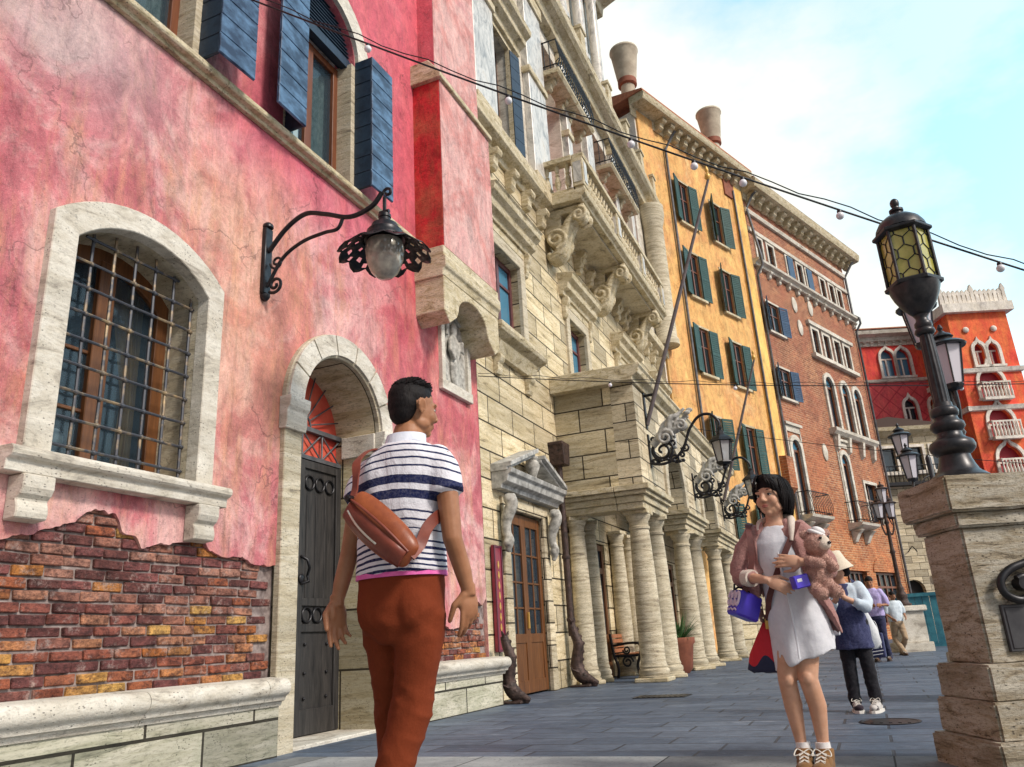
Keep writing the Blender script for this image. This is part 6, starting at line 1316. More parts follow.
# hair: fitted shell with cropped sides
hr = MB(); hd.e(hr, (0, -.020, .052), (.0795, .0985, .076)); hd.e(hr, (0, -.046, .022), (.0765, .070, .080)); hd.e(hr, (0, -.058, -.014), (.064, .049, .060)); hd.e(hr, (0, .018, .096), (.060, .060, .030)); hd.e(hr, (0, -.010, .104), (.062, .072, .028))
rh = random.Random(2); hr2 = MB()
for i in range(420):
    a = rh.uniform(0, 2 * PI); e = rh.uniform(.55, 1.5); d = V((math.cos(a) * math.cos(e), math.sin(a) * math.cos(e), math.sin(e))); p = V((d.x * .078, -.018 + d.y * .099, .052 + d.z * .080))
    q = p + d * rh.uniform(.004, .013) + V((rh.uniform(-.008, .008), .014, .002)); hr2.tube([hd.p(*p), hd.p(*((p + q) / 2 + d * .003)), hd.p(*q)], [.0045, .0035, .001], 5)
hair_o = hr.build('hair', HAIR, man, fuse=.005, relax=6, fn=lambda c, n: c + n * (.0018 * noise.noise(c * 160)))
hr2.build('hair_tufts', HAIR, hair_o, smooth=60)
# polo shirt
m = mat('striped_polo', (.75, .75, .80), .9, 0, .2); k = N(m); sx = k.n('ShaderNodeSeparateXYZ'); k.l(k.coord(), sx.inputs[0])
wob = k.math('MULTIPLY', k.math('SUBTRACT', k.noise(k.coord(), 5, 4), .5), .022)
zz = k.math('ADD', k.math('ADD', sx.outputs[2], wob), k.math('MULTIPLY', k.math('MULTIPLY', sx.outputs[0], sx.outputs[0]), .75))
zr = k.n('ShaderNodeMapRange'); zr.inputs['From Min'].default_value = 1.0; zr.inputs['From Max'].default_value = 1.6; k.l(zz, zr.inputs['Value'])
st = [(0, .78)]
def band(z0, z1): st.append(((z0 - 1.0) / .6, (.012, .018, .075))); st.append(((z1 - 1.0) / .6, (.74, .74, .80)))
thin = [1.053, 1.073, 1.093, 1.113, 1.133, 1.155, 1.178]
for z in thin[:6]: band(z, z + .008)
band(1.195, 1.201); band(1.224, 1.230); band(1.255, 1.261); band(1.300, 1.330); band(1.350, 1.380)
st2 = [(p, c) for p, c in st if p]; col1 = k.ramp(zr.outputs[0], [(0, (.74, .74, .80))] + st2, 'CONSTANT')
thin2 = []
zq = [(0, (.74, .74, .80))]
for z in (1.412, 1.440, 1.466, 1.490, 1.512, 1.532): zq += [((z - 1.0) / .6, (.012, .018, .075)), ((z + .007 - 1.0) / .6, (.74, .74, .80))]
col2 = k.ramp(zr.outputs[0], zq, 'CONSTANT')
c = k.mix(1.0, col1, col2, 'DARKEN'); c = k.mix(k.ramp(k.noise(k.coord(), 120, 2), [(.4, 0.0), (.7, .12)]), c, (.45, .45, .52)); k.col(c)
k.bump(k.math('ADD', k.noise(k.coord(scale=(1.2, 1.2, .8)), 7, 6, .6, .8), k.math('MULTIPLY', k.noise(k.coord(), 160, 2), .12)), .5, .03); POLO = m
sh_ = MB(); sh_.rings([((-.018, .0, 1.045), .172, .116), ((-.020, 0, 1.12), .166, .114), ((-.020, 0, 1.2), .165, .116), ((-.012, .0, 1.3), .170, .120), ((-.002, 0, 1.38), .188, .120), ((.002, -.004, 1.44), .178, .106), ((.006, -.008, 1.482), .135, .088), ((.010, -.008, 1.512), .088, .072)], 32, 2.35)
sh_.limb([(.135, -.005, 1.442), (.170, -.018, 1.395), (.184, -.026, 1.345)], [.056, .057, .058], 18); sh_.tube([(.166, -.018, 1.395), (.190, -.030, 1.305)], [.057, .061], 18)
sh_.limb([(-.130, 0, 1.440), (-.172, -.006, 1.39), (-.188, -.010, 1.35)], [.056, .057, .058], 18); sh_.tube([(-.166, -.006, 1.39), (-.192, -.014, 1.318)], [.057, .061], 18)
shirt = sh_.build('polo_shirt', POLO, MN, fuse=.009, relax=3, fn=fold(.006, 11, .7))
cl = MB(); cl.rings([((.006, -.006, 1.490), .082, .076), ((.008, -.004, 1.52), .078, .072), ((.010, .0, 1.548), .074, .068), ((.010, .0, 1.545), .066, .060), ((.008, -.004, 1.50), .066, .062)], 28)
cl.build('collar', cloth('collar_cloth', (.66, .70, .82), (.74, .77, .86)), shirt, smooth=60)
us = MB(); us.rings([((-.020, .002, 1.036), .169, .114), ((-.020, .002, 1.075), .166, .110)], 32, 2.35); us.build('undershirt_hem', cloth('pink_jersey', (.72, .12, .42), (.80, .20, .50)), MN, smooth=60)
# trousers
TR = cloth('rust_twill', (.165, .030, .009), (.185, .036, .012), 140, .22)
TR.node_tree.nodes['Principled BSDF'].inputs['Sheen Weight'].default_value = 0
tr = MB(); tr.rings([((-.020, 0, 1.060), .160, .104), ((-.02, .002, 1.0), .163, .110), ((-.02, .0, .94), .160, .114), ((-.02, 0, .88), .146, .108), ((-.02, 0, .82), .09, .08)], 32, 2.3)
tr.ell((.055, -.036, .935), (.082, .080, .100)); tr.ell((-.092, -.032, .935), (.078, .080, .100))
tr.limb([(.055, -.005, .90), (.046, .0, .80), (.015, .015, .64), (-.040, -.02, .43), (-.10, -.09, .12)], [.090, .082, .070, .064, .060], 18)
tr.limb([(-.098, .01, .90), (-.098, .03, .80), (-.105, .08, .64), (-.130, .12, .43), (-.16, .15, .12)], [.082, .076, .066, .060, .056], 18)
def trf(c, n):      # cloth folds: soft sag plus sharp creases that run across the leg at knee, seat and hem
    q = c * 8; a = .0035 * noise.noise(q) + .002 * noise.noise(q * 2.6)
    kw = .35 + math.exp(-((c.z - .60) / .09) ** 2) + 1.1 * math.exp(-((c.z - .34) / .16) ** 2) + .9 * math.exp(-((c.z - .86) / .07) ** 2)
    r1 = noise.noise(V((c.x * 5 + c.z * 3, c.y * 5, c.z * 10 - c.x * 9))); r2 = noise.noise(V((c.x * 5 - c.z * 5 + 4, c.y * 6, c.z * 15 + c.x * 11)))
    a += kw * (.0055 * (max(0, 1 - abs(r1) * 2.4) ** 1.3) + .003 * (max(0, 1 - abs(r2) * 2.6) ** 1.3)) - .003
    return c + n * a
tr.build('trousers', TR, MN, fuse=.0085, relax=2, fn=trf)
for (x, y) in ((-.10, -.10), (-.16, .15)): shoe(MN, (x, y, 0), 0, 1.02, cloth('brown_leather', (.10, .05, .03), (.15, .08, .04)), mat('dark_sole', (.03, .025, .02), .7))
# sling bag (rests on his back)
LEA = noisy('russet_leather', (.20, .045, .014), (.32, .085, .026), 14, .40, .35, .006, spec=.5); LEA2 = noisy('dark_leather', (.15, .030, .018), (.22, .05, .028), 16, .42, .3, .004)
SBG = thing('sling_bag', 'russet leather sling bag with zip slung across the back of the man', 'bag', (-1.46, my, 0))
bx = V((.75, 0, -.66)).normalized(); up_ = V((.66, 0, .75)); ny = V((0, -1, 0)); rb_ = Matrix((bx, up_, ny)).transposed()
bc = V((.000, -.155, 1.192)); bg_ = MB()
nn = 22
def bagring(t, w, h, d): return [bc + rb_ @ V((t, h * math.sin(a) * (1 if math.sin(a) > 0 else 1.15), d * max(-.3, math.cos(a)))) for a in [2 * PI * q / nn for q in range(nn)]]
prof = [(-.160, .040, .014), (-.150, .056, .030), (-.11, .066, .042), (-.03, .070, .048), (.05, .068, .048), (.11, .060, .042), (.150, .046, .030), (.162, .030, .014)]
vv_ = []; 
for t, h, d in prof: vv_ += bagring(t, 0, h, d)
bg_.add(vv_, [(i * nn + q, i * nn + (q + 1) % nn, (i + 1) * nn + (q + 1) % nn, (i + 1) * nn + q) for i in range(len(prof) - 1) for q in range(nn)] + [tuple(range(nn)), tuple(range(nn * 7, nn * 8))])
bgo = bg_.build('bag_body', LEA, SBG, smooth=50)
sb = bgo.modifiers.new('sub', 'SUBSURF'); sb.levels = 2; sb.render_levels = 2
def bl_(t, h, d): return bc + rb_ @ V((t, h, d))
fp_ = MB(); fp_.add([bl_(t, h, d) for t in (-.14, -.06, .02, .10, .148) for h, d in ((-.072 + abs(t) * .12, .026), (-.045, .050 - abs(t) * .10), (-.012, .058 - abs(t) * .11), (.008, .057 - abs(t) * .11))], [(i * 4 + j, i * 4 + j + 1, (i + 1) * 4 + j + 1, (i + 1) * 4 + j) for i in range(4) for j in range(3)])
fpo = fp_.build('front_pocket', LEA2, bgo, smooth=60); so2 = fpo.modifiers.new('t', 'SOLIDIFY'); so2.thickness = .012
MB().tube(bez([bl_(-.12, -.018, .054), bl_(-.06, -.030, .062), (bl_(.0, -.034, .064)), bl_(.05, -.034, .061)], 6), .0035, 6).build('zip', mat('steel_zip', (.62, .58, .52), .3, .8), bgo, smooth=60)
MB().tube(bez([bl_(-.15, .012, .036), bl_(-.08, .022, .050), bl_(.04, .024, .052), bl_(.15, .010, .03)], 6), .005, 6).build('piping', LEA2, bgo, smooth=60)
sp_ = MB(); path = bez([bl_(-.165, .0, .0), V((-.120, -.140, 1.345)), V((-.118, -.136, 1.40)), V((-.125, -.114, 1.455)), V((-.105, -.05, 1.503)), V((-.09, .04, 1.48)), V((-.06, .13, 1.40))], 8)
def strap(mb, path, w_, th, up):
    pts = [V(p) for p in path]; b0 = len(mb.v)
    for i, p in enumerate(pts):
        t = (pts[min(i + 1, len(pts) - 1)] - pts[max(i - 1, 0)]).normalized(); n = up(p); s_ = t.cross(n).normalized(); n = s_.cross(t)
        mb.v += [p - s_ * w_ / 2 - n * th / 2, p + s_ * w_ / 2 - n * th / 2, p + s_ * w_ / 2 + n * th / 2, p - s_ * w_ / 2 + n * th / 2]
    for i in range(len(pts) - 1):
        for q in range(4): mb.f.append((b0 + i * 4 + q, b0 + i * 4 + (q + 1) % 4, b0 + (i + 1) * 4 + (q + 1) % 4, b0 + (i + 1) * 4 + q))
    mb.f += [(b0, b0 + 1, b0 + 2, b0 + 3), tuple(b0 + (len(pts) - 1) * 4 + q for q in (3, 2, 1, 0))]
strap(sp_, path, .030, .006, lambda p: V((p.x * .3, p.y, .25 + max(0, (p.z - 1.40)) * 14)).normalized())
sp_.build('strap', LEA2, SBG, smooth=60); sp_ = MB()
strap(sp_, bez([bl_(.155, .0, .015), V((.128, -.122, 1.130)), V((.145, -.100, 1.185)), V((.163, -.060, 1.225)), V((.172, .02, 1.26))], 8), .040, .006, lambda p: V((p.x, p.y, 0)).normalized())
sp_.build('strap', LEA2, SBG, smooth=60)
MB().obox(bl_(-.155, .012, .03), (.02, .02, .045), rb_).build('buckle', M['iron'], SBG, bevel=.003)

# ------------------------------------------------------------ WOMAN IN WHITE (faces camera, looks up to picture left)
wy = 5.1
WM = thing('person', 'young woman in white dress and mauve cardigan hugging a teddy bear', 'person', (-.42, wy, 0))
hw = Head((.008, -.02, 1.560), rotm(R(180 - 27), R(3), R(2)), 1.09)
bd = MB(); hw.skull(bd, .96)
bd.limb([(-.005, .01, 1.30), (-.002, .005, 1.40), (.004, -.003, 1.475)], [.060, .052, .052], 18)
bd.rings([((.03, .0, .80), .12, .085), ((.02, .0, .98), .11, .08), ((0, 0, 1.15), .115, .08), ((0, 0, 1.30), .14, .075), ((0, 0, 1.385), .09, .055), ((0, .0, 1.42), .05, .045)], 20)
bd.limb([(-.150, .01, 1.345), (-.225, -.01, 1.21), (-.245, -.04, 1.105), (-.135, -.17, 1.075), (-.075, -.215, 1.06)], [.044, .040, .036, .029, .023], 14)
hand(bd, (-.075, -.215, 1.06), (.86, -.22, -.46), (.15, .75, -.25), 1, (.22, .35, .25), .95)
bd.limb([(.150, .01, 1.345), (.225, -.03, 1.22), (.262, -.09, 1.10), (.19, -.20, 1.125), (.135, -.235, 1.145)], [.044, .040, .036, .029, .023], 14)
hand(bd, (.135, -.235, 1.145), (-.98, -.10, .14), (.1, .8, -.1), 1, (.14, .2, .15), .98, .10)
bd.limb([(-.030, .0, .80), (-.068, -.03, .50), (-.060, -.005, .36), (-.050, .015, .17), (-.044, .02, .07)], [.078, .053, .050, .031, .030], 18)
bd.limb([(.085, .0, .80), (.048, -.045, .51), (.072, -.01, .36), (.068, .01, .17), (.070, .01, .07)], [.080, .055, .051, .032, .030], 18)
bd.ell((.046, -.085, .515), (.034, .026, .040)); bd.ell((-.060, -.07, .505), (.032, .024, .038))
bd.ell((-.05, .035, .37), (.040, .041, .085)); bd.ell((.068, .035, .37), (.041, .041, .085))
wb = bd.build('body', SK2, WM, fuse=.0055, relax=5); hw.face(wb)
# bob hair with a swept, choppy fringe
hb = MB(); hw.e(hb, (0, -.022, .050), (.090, .106, .086)); hw.e(hb, (0, -.056, .0), (.082, .062, .086)); hw.e(hb, (.060, -.020, -.008), (.030, .058, .072)); hw.e(hb, (-.060, -.020, -.008), (.030, .058, .072)); hw.e(hb, (0, .020, .100), (.066, .066, .030))
hs2 = MB(); rh = random.Random(9)
for i in range(1100):
    u = rh.uniform(-1, 1)
    if i < 230:   # fringe falls from a side parting across the brow
        sd_ = 1 if u > -.15 else -1; q_ = rh.random()      # parted fringe: strands fall to both temples, forehead shows between
        a = sd_ * (.42 + .95 * q_); p = V((.004 + .012 * u, .040 + .02 * rh.random(), .126)); zl = .052 - .085 * q_ ** 1.5 + rh.uniform(-.014, .012)
        e = V((.086 * math.sin(a), .104 * math.cos(a * .93) - .003, zl)); mid = V((.060 * math.sin(a) * 1.15, .098 * math.cos(a * .6), .100 - .03 * q_)); r_ = (.0034, .0038, .0006)
    else:
        a = PI + u * 2.15; p = V((.05 * math.sin(a), -.02 + .06 * math.cos(a), .122)); f_ = abs(u); zl = rh.uniform(-.118, -.070) if f_ < .7 else rh.uniform(-.100, -.035); ti = rh.uniform(-.030, .002)
        e = V(((.080 + ti) * math.sin(a), -.028 + (.092 + ti) * math.cos(a), zl)); mid = V((.101 * math.sin(a), -.024 + .114 * math.cos(a), .015 + rh.uniform(-.02, .02))); r_ = (.0040, .0048, .0006)
    ou = V((math.sin(a), math.cos(a), 0)); pts = [p, (p + mid) / 2 + (ou + V((0, 0, .6))) * .010, mid, (mid + e) / 2 + ou * rh.uniform(.002, .009), e]
    hs2.tube([hw.p(*q) for q in pts], [r_[0], r_[0], r_[1], r_[1] * .75, r_[2]], 5)
hro = hb.build('hair', HAIR, wb, fuse=.006, relax=4)
hs2.build('hair_strands', HAIR, hro, smooth=60)
# white shirt dress
WHT = cloth('white_cotton', (.60, .62, .69), (.70, .71, .75), 60, .25, lo=.2, hi=.8)
dz = MB(); dz.rings([((.048, .01, .600), .176, .128), ((.046, .01, .64), .174, .128), ((.040, .008, .78), .168, .126), ((.028, .005, .92), .155, .118), ((.010, 0, 1.06), .138, .108), ((0, 0, 1.18), .142, .108), ((0, 0, 1.28), .152, .098), ((0, .004, 1.35), .120, .075), ((0, .004, 1.385), .085, .060)], 36, 2.15)
def dzf(c, n):
    a = math.atan2(c.y, c.x - .03); w_ = max(0, min(1, (1.05 - c.z) / .4)); q = c * 10
    c2 = c + n * (.007 * w_ * math.sin(a * 6 + 3 * noise.noise(q * .3)) + .004 * noise.noise(q) + .003 * noise.noise(q * 2.2))
    k_ = max(0, min(1, (.95 - c.z) / .33)); c2.z += k_ * ((c.x - .02) * .30 + (.055 if c.y > 0 else 0)) + (.07 * k_ * math.exp(-((c.x + .075) / .022) ** 2) if c.y < 0 else 0); return c2
dress = dz.build('dress', WHT, WM, fuse=.008, relax=2, fn=dzf)
MB().tube([(.0, -.135, 1.22), (.005, -.122, 1.05), (.02, -.140, .90), (.03, -.165, .72), (.03, -.168, .62)], .006, 6).build('button_placket', cloth('placket', (.62, .64, .70), (.7, .71, .75)), dress, smooth=60)
# cardigan: open-fronted jacket
CAR = cloth('mauve_knit', (.30, .145, .135), (.43, .24, .22), 90, .6); CUF = cloth('cream_lining', (.58, .50, .44), (.68, .60, .53), 60, .4)
cg = MB()
def cring(z, rx, ry, cx, cy, a0, a1, n=30):
    o = []
    for i in range(n + 1):
        a = R(a0 + (a1 - a0) * i / n); o.append(V((cx + rx * math.cos(a), cy + ry * math.sin(a), z)))
    return o
RGS = [(.74, .215, .165, .06, .02, -8, 165), (.84, .212, .165, .05, .018, -22, 185), (.96, .196, .150, .03, .012, -34, 205), (1.08, .176, .135, .012, .008, -42, 216), (1.20, .172, .128, .004, .004, -48, 224), (1.30, .178, .116, 0, .004, -54, 230), (1.365, .150, .092, 0, .006, -58, 235), (1.405, .098, .072, 0, .010, -50, 230), (1.43, .075, .065, 0, .012, -35, 215)]
n_ = 31; vv_ = []
for q in RGS: vv_ += cring(*q)
inn = []
for (z, rx, ry, cx, cy, a0, a1) in RGS: inn += cring(z, rx - .020, ry - .020, cx, cy, a0, a1)
NV = len(vv_); ff_ = []
for i in range(len(RGS) - 1):
    for q in range(n_ - 1): a = i * n_ + q; ff_.append((a, a + 1, a + n_ + 1, a + n_)); ff_.append((NV + a + n_, NV + a + n_ + 1, NV + a + 1, NV + a))
    for q in (0, n_ - 1): a = i * n_ + q; ff_.append((a, a + n_, NV + a + n_, NV + a))
for q in range(n_ - 1):
    ff_.append((q, NV + q, NV + q + 1, q + 1)); a = (len(RGS) - 1) * n_ + q; ff_.append((a, a + 1, NV + a + 1, NV + a))
cg.add(vv_, ff_)
for sx_, pts in ((-1, [(-.135, .008, 1.352), (-.208, 0, 1.25), (-.246, -.018, 1.14), (-.240, -.05, 1.095), (-.185, -.115, 1.085)]), (1, [(.135, .008, 1.352), (.208, -.012, 1.25), (.255, -.06, 1.14), (.256, -.10, 1.105), (.215, -.165, 1.115)])):
    cg.limb(pts, [.060, .062, .062, .058, .050], 18)
car = cg.build('cardigan', CAR, WM, fuse=.009, relax=2, fn=fold(.008, 13, .8, 4))
for a, e in (((-.205, -.092, 1.088), (-.165, -.136, 1.082)), ((.228, -.145, 1.112), (.200, -.185, 1.12))): MB().tube([a, e], [.053, .050], 18).build('cuff', CUF, car, smooth=60)
hc = MB(); hc.tube(bez([(-.100, -.055, 1.36), (-.085, .02, 1.42), (0, .075, 1.43), (.085, .02, 1.425), (.095, -.06, 1.37), (.085, -.10, 1.28)], 8), [.010 + .018 * math.sin(PI * min(1, max(0, i / 40))) for i in range(41)], 10); hc.build('hood_collar', CUF, car, smooth=60)
for x, y, yw in ((-.040, -.01, 182), (.066, -.03, 172)): 
    s_ = shoe(WM, (x, y, 0), R(yw), 1.14, cloth('suede_shoe', (.17, .085, .03), (.25, .13, .05)), mat('tan_sole', (.22, .13, .06), .7))
    MB().tube([(x, y + .022, .12), (x, y + .024, .158), (x, y + .024, .172)], [.044, .040, .040], 16).build('sock', cloth('sock', (.68, .66, .66), (.78, .76, .76)), s_, smooth=60)
# teddy bear (plain plush)
PLU = cloth('pink_brown_plush', (.46, .25, .20), (.64, .41, .34), 130, 1.0)
TB = thing('teddy_bear', 'brown plush teddy bear with a pale muzzle and white hat in her arm', 'soft toy', (-.215, wy - .185, 1.035), 0); TB.scale = (.88, .88, .88)
t = MB(); t.ell((.0, 0, .05), (.085, .080, .115)); t.ell((.025, -.01, .235), (.082, .078, .076)); t.ell((-.045, .01, .300), (.030, .018, .030)); t.ell((.09, .03, .300), (.028, .018, .028))
t.limb([(-.05, -.05, .13), (-.015, -.10, .115), (.03, -.12, .10)], [.034, .032, .034], 12); t.limb([(.06, -.02, .13), (.10, -.05, .08)], [.034, .036], 12)
t.limb([(-.035, -.03, -.03), (-.01, -.07, -.075), (.01, -.11, -.085)], [.046, .044, .042], 12); t.limb([(.05, -.03, -.03), (.075, -.07, -.07), (.095, -.105, -.075)], [.046, .044, .042], 12)
tbo = t.build('plush_body', PLU, TB, fuse=.009, relax=1, fn=lambda c, n: c + n * (.004 * noise.noise(c * 70) + .003 * noise.noise(c * 130)))
fu = MB(); rf_ = random.Random(4); pv = tbo.data.polygons; vv0 = tbo.data.vertices
for i in range(3800):
    p_ = pv[rf_.randrange(len(pv))]; c_ = V(p_.center); n__ = V(p_.normal); d_ = (n__ + V((rf_.uniform(-.7, .7), rf_.uniform(-.7, .7), rf_.uniform(-.9, .4)))).normalized(); s__ = d_.cross(n__)
    if s__.length < 1e-4 or (c_ - V((.07, -.055, .225))).length < .045: continue
    s__ = s__.normalized() * .0022; fu.add([c_ - s__, c_ + s__, c_ + d_ * rf_.uniform(.007, .014)], [(0, 1, 2)])
fu.build('fur', PLU, tbo)
mz = MB(); mz.ell((.070, -.055, .220), (.042, .040, .036)); mz.ell((.062, -.045, .24), (.045, .04, .045)); mz.build('muzzle', cloth('cream_plush', (.66, .56, .46), (.76, .67, .56), 120, .8), tbo, fuse=.008, relax=1)
MB().ell((.103, -.082, .228), (.013, .012, .010)).build('nose', EYEB, tbo, smooth=60)
for p in ((.055, -.082, .262), (.098, -.045, .268)): MB().ell(p, .0095).build('eye', EYEB, tbo, smooth=60)
MB().ell((.035, .0, .298), (.066, .064, .022), rotm(0, 0, R(28))).ell((.045, .0, .315), (.045, .045, .028), rotm(0, 0, R(28))).build('hat', cloth('white_felt', (.66, .66, .68), (.76, .76, .76)), tbo, smooth=60)
# purple-blue small box in her hand
BLU = noisy('violet_blue_vinyl', (.045, .03, .42), (.08, .05, .58), 6, .3, .1, .004)
PB_ = thing('small_box', 'small violet blue box with a white mark held in her fingers', 'box', (-.315, wy - .262, 1.035), R(12))
MB().obox((0, 0, 0), (.092, .055, .072), (0, R(-10), R(20))).build('box_body', BLU, PB_, bevel=.006)
MB().obox((-.005, -.030, .006), (.03, .004, .018), (0, R(-10), R(20))).build('white_mark', WHT, PB_)
# two shoulder straps + blue bag + red and navy tote
BRS = noisy('brown_strap', (.075, .018, .016), (.12, .03, .025), 30, .6, .2, .003)
BB_ = thing('box_bag', 'violet blue hard box bag with pale squiggle hung from her shoulder', 'bag', (-.663, wy - .06, .93), R(14))
MB().obox((0, 0, 0), (.165, .11, .150), (R(6), R(20), R(34))).build('bag_body', BLU, BB_, bevel=.012)
rq = Euler((R(6), R(20), R(34))).to_matrix(); sq = MB()
for i in range(3):
    sq.tube([rq @ V((-.086, -.034 + .034 * i + .013 * math.cos(a), .02 + .040 * math.sin(a * 1.0))) for a in [q * .5 for q in range(13)]], .0075, 6)
for zz_ in (-.045, -.02): sq.tube([rq @ V((-.086, y, zz_ + .006 * math.sin(y * 190))) for y in [-.04 + .008 * q for q in range(11)]], .005, 6)
sq.build('pale_mark', mat('pale_pink_paint', (.62, .50, .60), .5), BB_)
s_ = MB(); strap(s_, [(.0, -.05, .07), (.045, -.075, .16), (.075, -.08, .28), (.078, -.07, .40), (.085, -.01, .475), (.11, .05, .49), (.12, .12, .46)], .034, .005, lambda p: V((.0, -1, max(0, p.z - .35) * 6)).normalized()); s_.build('strap', BRS, BB_, smooth=60)
MB().tube([(-.055, -.03, .07), (-.045, -.03, .13)], .006, 6).tube(bez([(-.06, 0, .075), (-.02, 0, .11), (.04, 0, .075)], 6), .007, 6).build('handle', M['iron'], BB_, smooth=60)
TO = thing('tote_bag', 'red tote bag with wavy navy bottom hanging at her hip', 'bag', (-.590, wy + .02, .65), 0); TO.scale = (.88, .9, 1)
tt = MB(); tt.rings([((.01, 0, -.10), .105, .045), ((-.005, 0, -.13 + .05), .128, .060), ((.0, 0, 0), .105, .060), ((.02, 0, .09), .07, .045), ((.04, 0, .18), .035, .02)], 28, 2.3)
m = mat('red_navy_canvas', (.5, .02, .03), .75); k = N(m); sx = k.n('ShaderNodeSeparateXYZ'); k.l(k.coord(), sx.inputs[0]); hgt = k.math('ADD', sx.outputs[2], k.math('MULTIPLY', k.math('ABSOLUTE', k.math('ADD', sx.outputs[0], .03)), .9)); wv = k.math('GREATER_THAN', k.math('ADD', sx.outputs[2], k.math('MULTIPLY', k.math('ABSOLUTE', k.math('ADD', sx.outputs[0], .045)), .85)), .025)
k.col(k.mix(k.math('GREATER_THAN', k.math('ADD', k.math('ADD', sx.outputs[2], .035), k.math('MULTIPLY', k.math('COSINE', k.math('MULTIPLY', sx.outputs[0], 38)), -.03)), 0), (.012, .015, .05), (.50, .012, .025))); k.bump(k.noise(k.coord(), 14, 5), .4, .02)
tt.build('tote_body', m, TO, smooth=60, fn=fold(.010, 14, .7))
s_ = MB(); strap(s_, bez([(.05, -.03, .17), (.085, -.135, .30), (.16, -.155, .44), (.235, -.150, .56), (.31, -.115, .68), (.345, -.05, .745), (.34, .03, .74), (.31, .10, .68)], 7), .038, .005, lambda p: V((.1, -1, max(0, p.z - .62) * 9)).normalized()); s_.build('strap', BRS, TO, smooth=60)
MB().box(.028, .055, -.05, -.035, .14, .20).build('ring_buckle', M['gold'], TO, bevel=.003)

# ------------------------------------------------------------ WOMAN IN HAT (behind), two men beyond
GY = 8.6
P2 = thing('person', 'woman in a cream bucket hat and navy smock looking down', 'person', (-.165, GY, 0))
h2 = Head((-.030, -.05, 1.315), rotm(R(180 - 60), R(-30)), 1.0)
b = MB(); h2.skull(b); b.limb([(-.01, .0, 1.14), (-.04, -.035, 1.22)], [.055, .05], 12); b.rings([((0, .02, .75), .12, .09), ((0, .02, .95), .13, .09), ((.01, .02, 1.12), .15, .08), ((.0, .01, 1.17), .07, .05)], 16)
b.limb([(-.13, 0, 1.10), (-.16, -.08, .93), (-.08, -.20, 1.02)], [.045, .038, .026], 10); b.limb([(.15, 0, 1.10), (.165, -.09, .93), (-.01, -.22, 1.03)], [.045, .038, .026], 10)
hand(b, (-.08, -.2, 1.02), (.1, -.3, .9), (.5, .3, 0), 1, (.5, .6, .4), .9); hand(b, (-.01, -.22, 1.03), (-.4, -.2, .8), (-.3, .5, 0), -1, (.5, .6, .4), .9)
for x0, x1, y1 in ((-.07, -.075, -.03), (.075, .095, -.05)): b.limb([(x0, .02, .8), (x0, 0, .45), (x1, y1, .08)], [.07, .05, .035], 12)
pb = b.build('body', SK2, P2, fuse=.009, relax=2); h2.face(pb)
hh = MB(); h2.e(hh, (0, -.02, .035), (.083, .103, .085)); h2.e(hh, (0, -.05, -.05), (.07, .05, .07)); h2.e(hh, (.05, -.01, -.04), (.035, .05, .08)); hh.build('hair', HAIR, pb, smooth=60)
ht = MB(); rr_ = h2.r; b0 = 0
prof = [(.0, .160), (.060, .158), (.088, .145), (.098, .10), (.106, .055), (.132, -.005), (.146, -.035), (.140, -.037), (.10, .045), (.09, .10), (.0, .145)]
n_ = 28; hq_ = rotm(R(180 - 60), R(-14), R(6)); ht.add([h2.c + V((-.006, -.012, .0)) + hq_ @ V((r_ * math.cos(2 * PI * q / n_), -.012 + r_ * 1.05 * math.sin(2 * PI * q / n_), z)) for r_, z in prof for q in range(n_)], [(i * n_ + q, i * n_ + (q + 1) % n_, (i + 1) * n_ + (q + 1) % n_, (i + 1) * n_ + q) for i in range(len(prof) - 1) for q in range(n_)])
ht.build('bucket_hat', cloth('cream_canvas', (.62, .54, .42), (.72, .65, .53), 80, .4), pb, smooth=60)
NVY = cloth('navy_pattern', (.025, .03, .09), (.07, .08, .17), 60, .4); LBL = cloth('pale_blue_cotton', (.50, .60, .70), (.62, .70, .78), 40, .4)
sl_ = MB(); sl_.limb([(-.12, .01, 1.115), (-.165, -.05, .98), (-.155, -.10, .94), (-.12, -.15, .975)], [.062, .060, .055, .046], 14); sl_.limb([(.13, .01, 1.12), (.180, -.05, .985), (.170, -.10, .935), (.10, -.155, .975)], [.066, .064, .058, .048], 14); sl_.rings([((0, .02, .9), .155, .115), ((.005, .02, 1.02), .165, .115), ((.005, .02, 1.12), .15, .095), ((0, .015, 1.17), .08, .06)], 24, 2.2)
sl_.build('blouse', LBL, P2, fuse=.011, relax=2, fn=fold(.007, 14))
sm_ = MB(); sm_.rings([((.005, .02, .555), .178, .135), ((.0, .02, .70), .170, .130), ((-.005, .015, .85), .158, .124), ((-.02, .01, .97), .145, .118), ((-.03, .005, 1.08), .108, .104), ((-.02, .005, 1.16), .085, .075)], 28, 2.2)
sm_.build('smock', NVY, P2, fuse=.011, relax=2, fn=fold(.009, 12))
pt = MB(); pt.limb([(-.07, .02, .80), (-.075, 0, .45), (-.08, -.01, .09)], [.090, .066, .056], 14); pt.limb([(.075, .02, .80), (.085, -.01, .45), (.105, -.03, .09)], [.090, .066, .058], 14)
pt.build('trousers', cloth('black_denim', (.008, .008, .012), (.02, .02, .026), 60, .3), P2, fuse=.012, relax=2, fn=fold(.008, 14, 1.4))
for x, y, yw in ((-.075, -.02, 190), (.108, -.05, 165)): shoe(P2, (x, y, 0), R(yw), .98, cloth('black_white_trainer', (.03, .02, .03), (.60, .58, .56), 9, .1, lo=.48, hi=.52), mat('white_sole', (.66, .64, .6), .7))
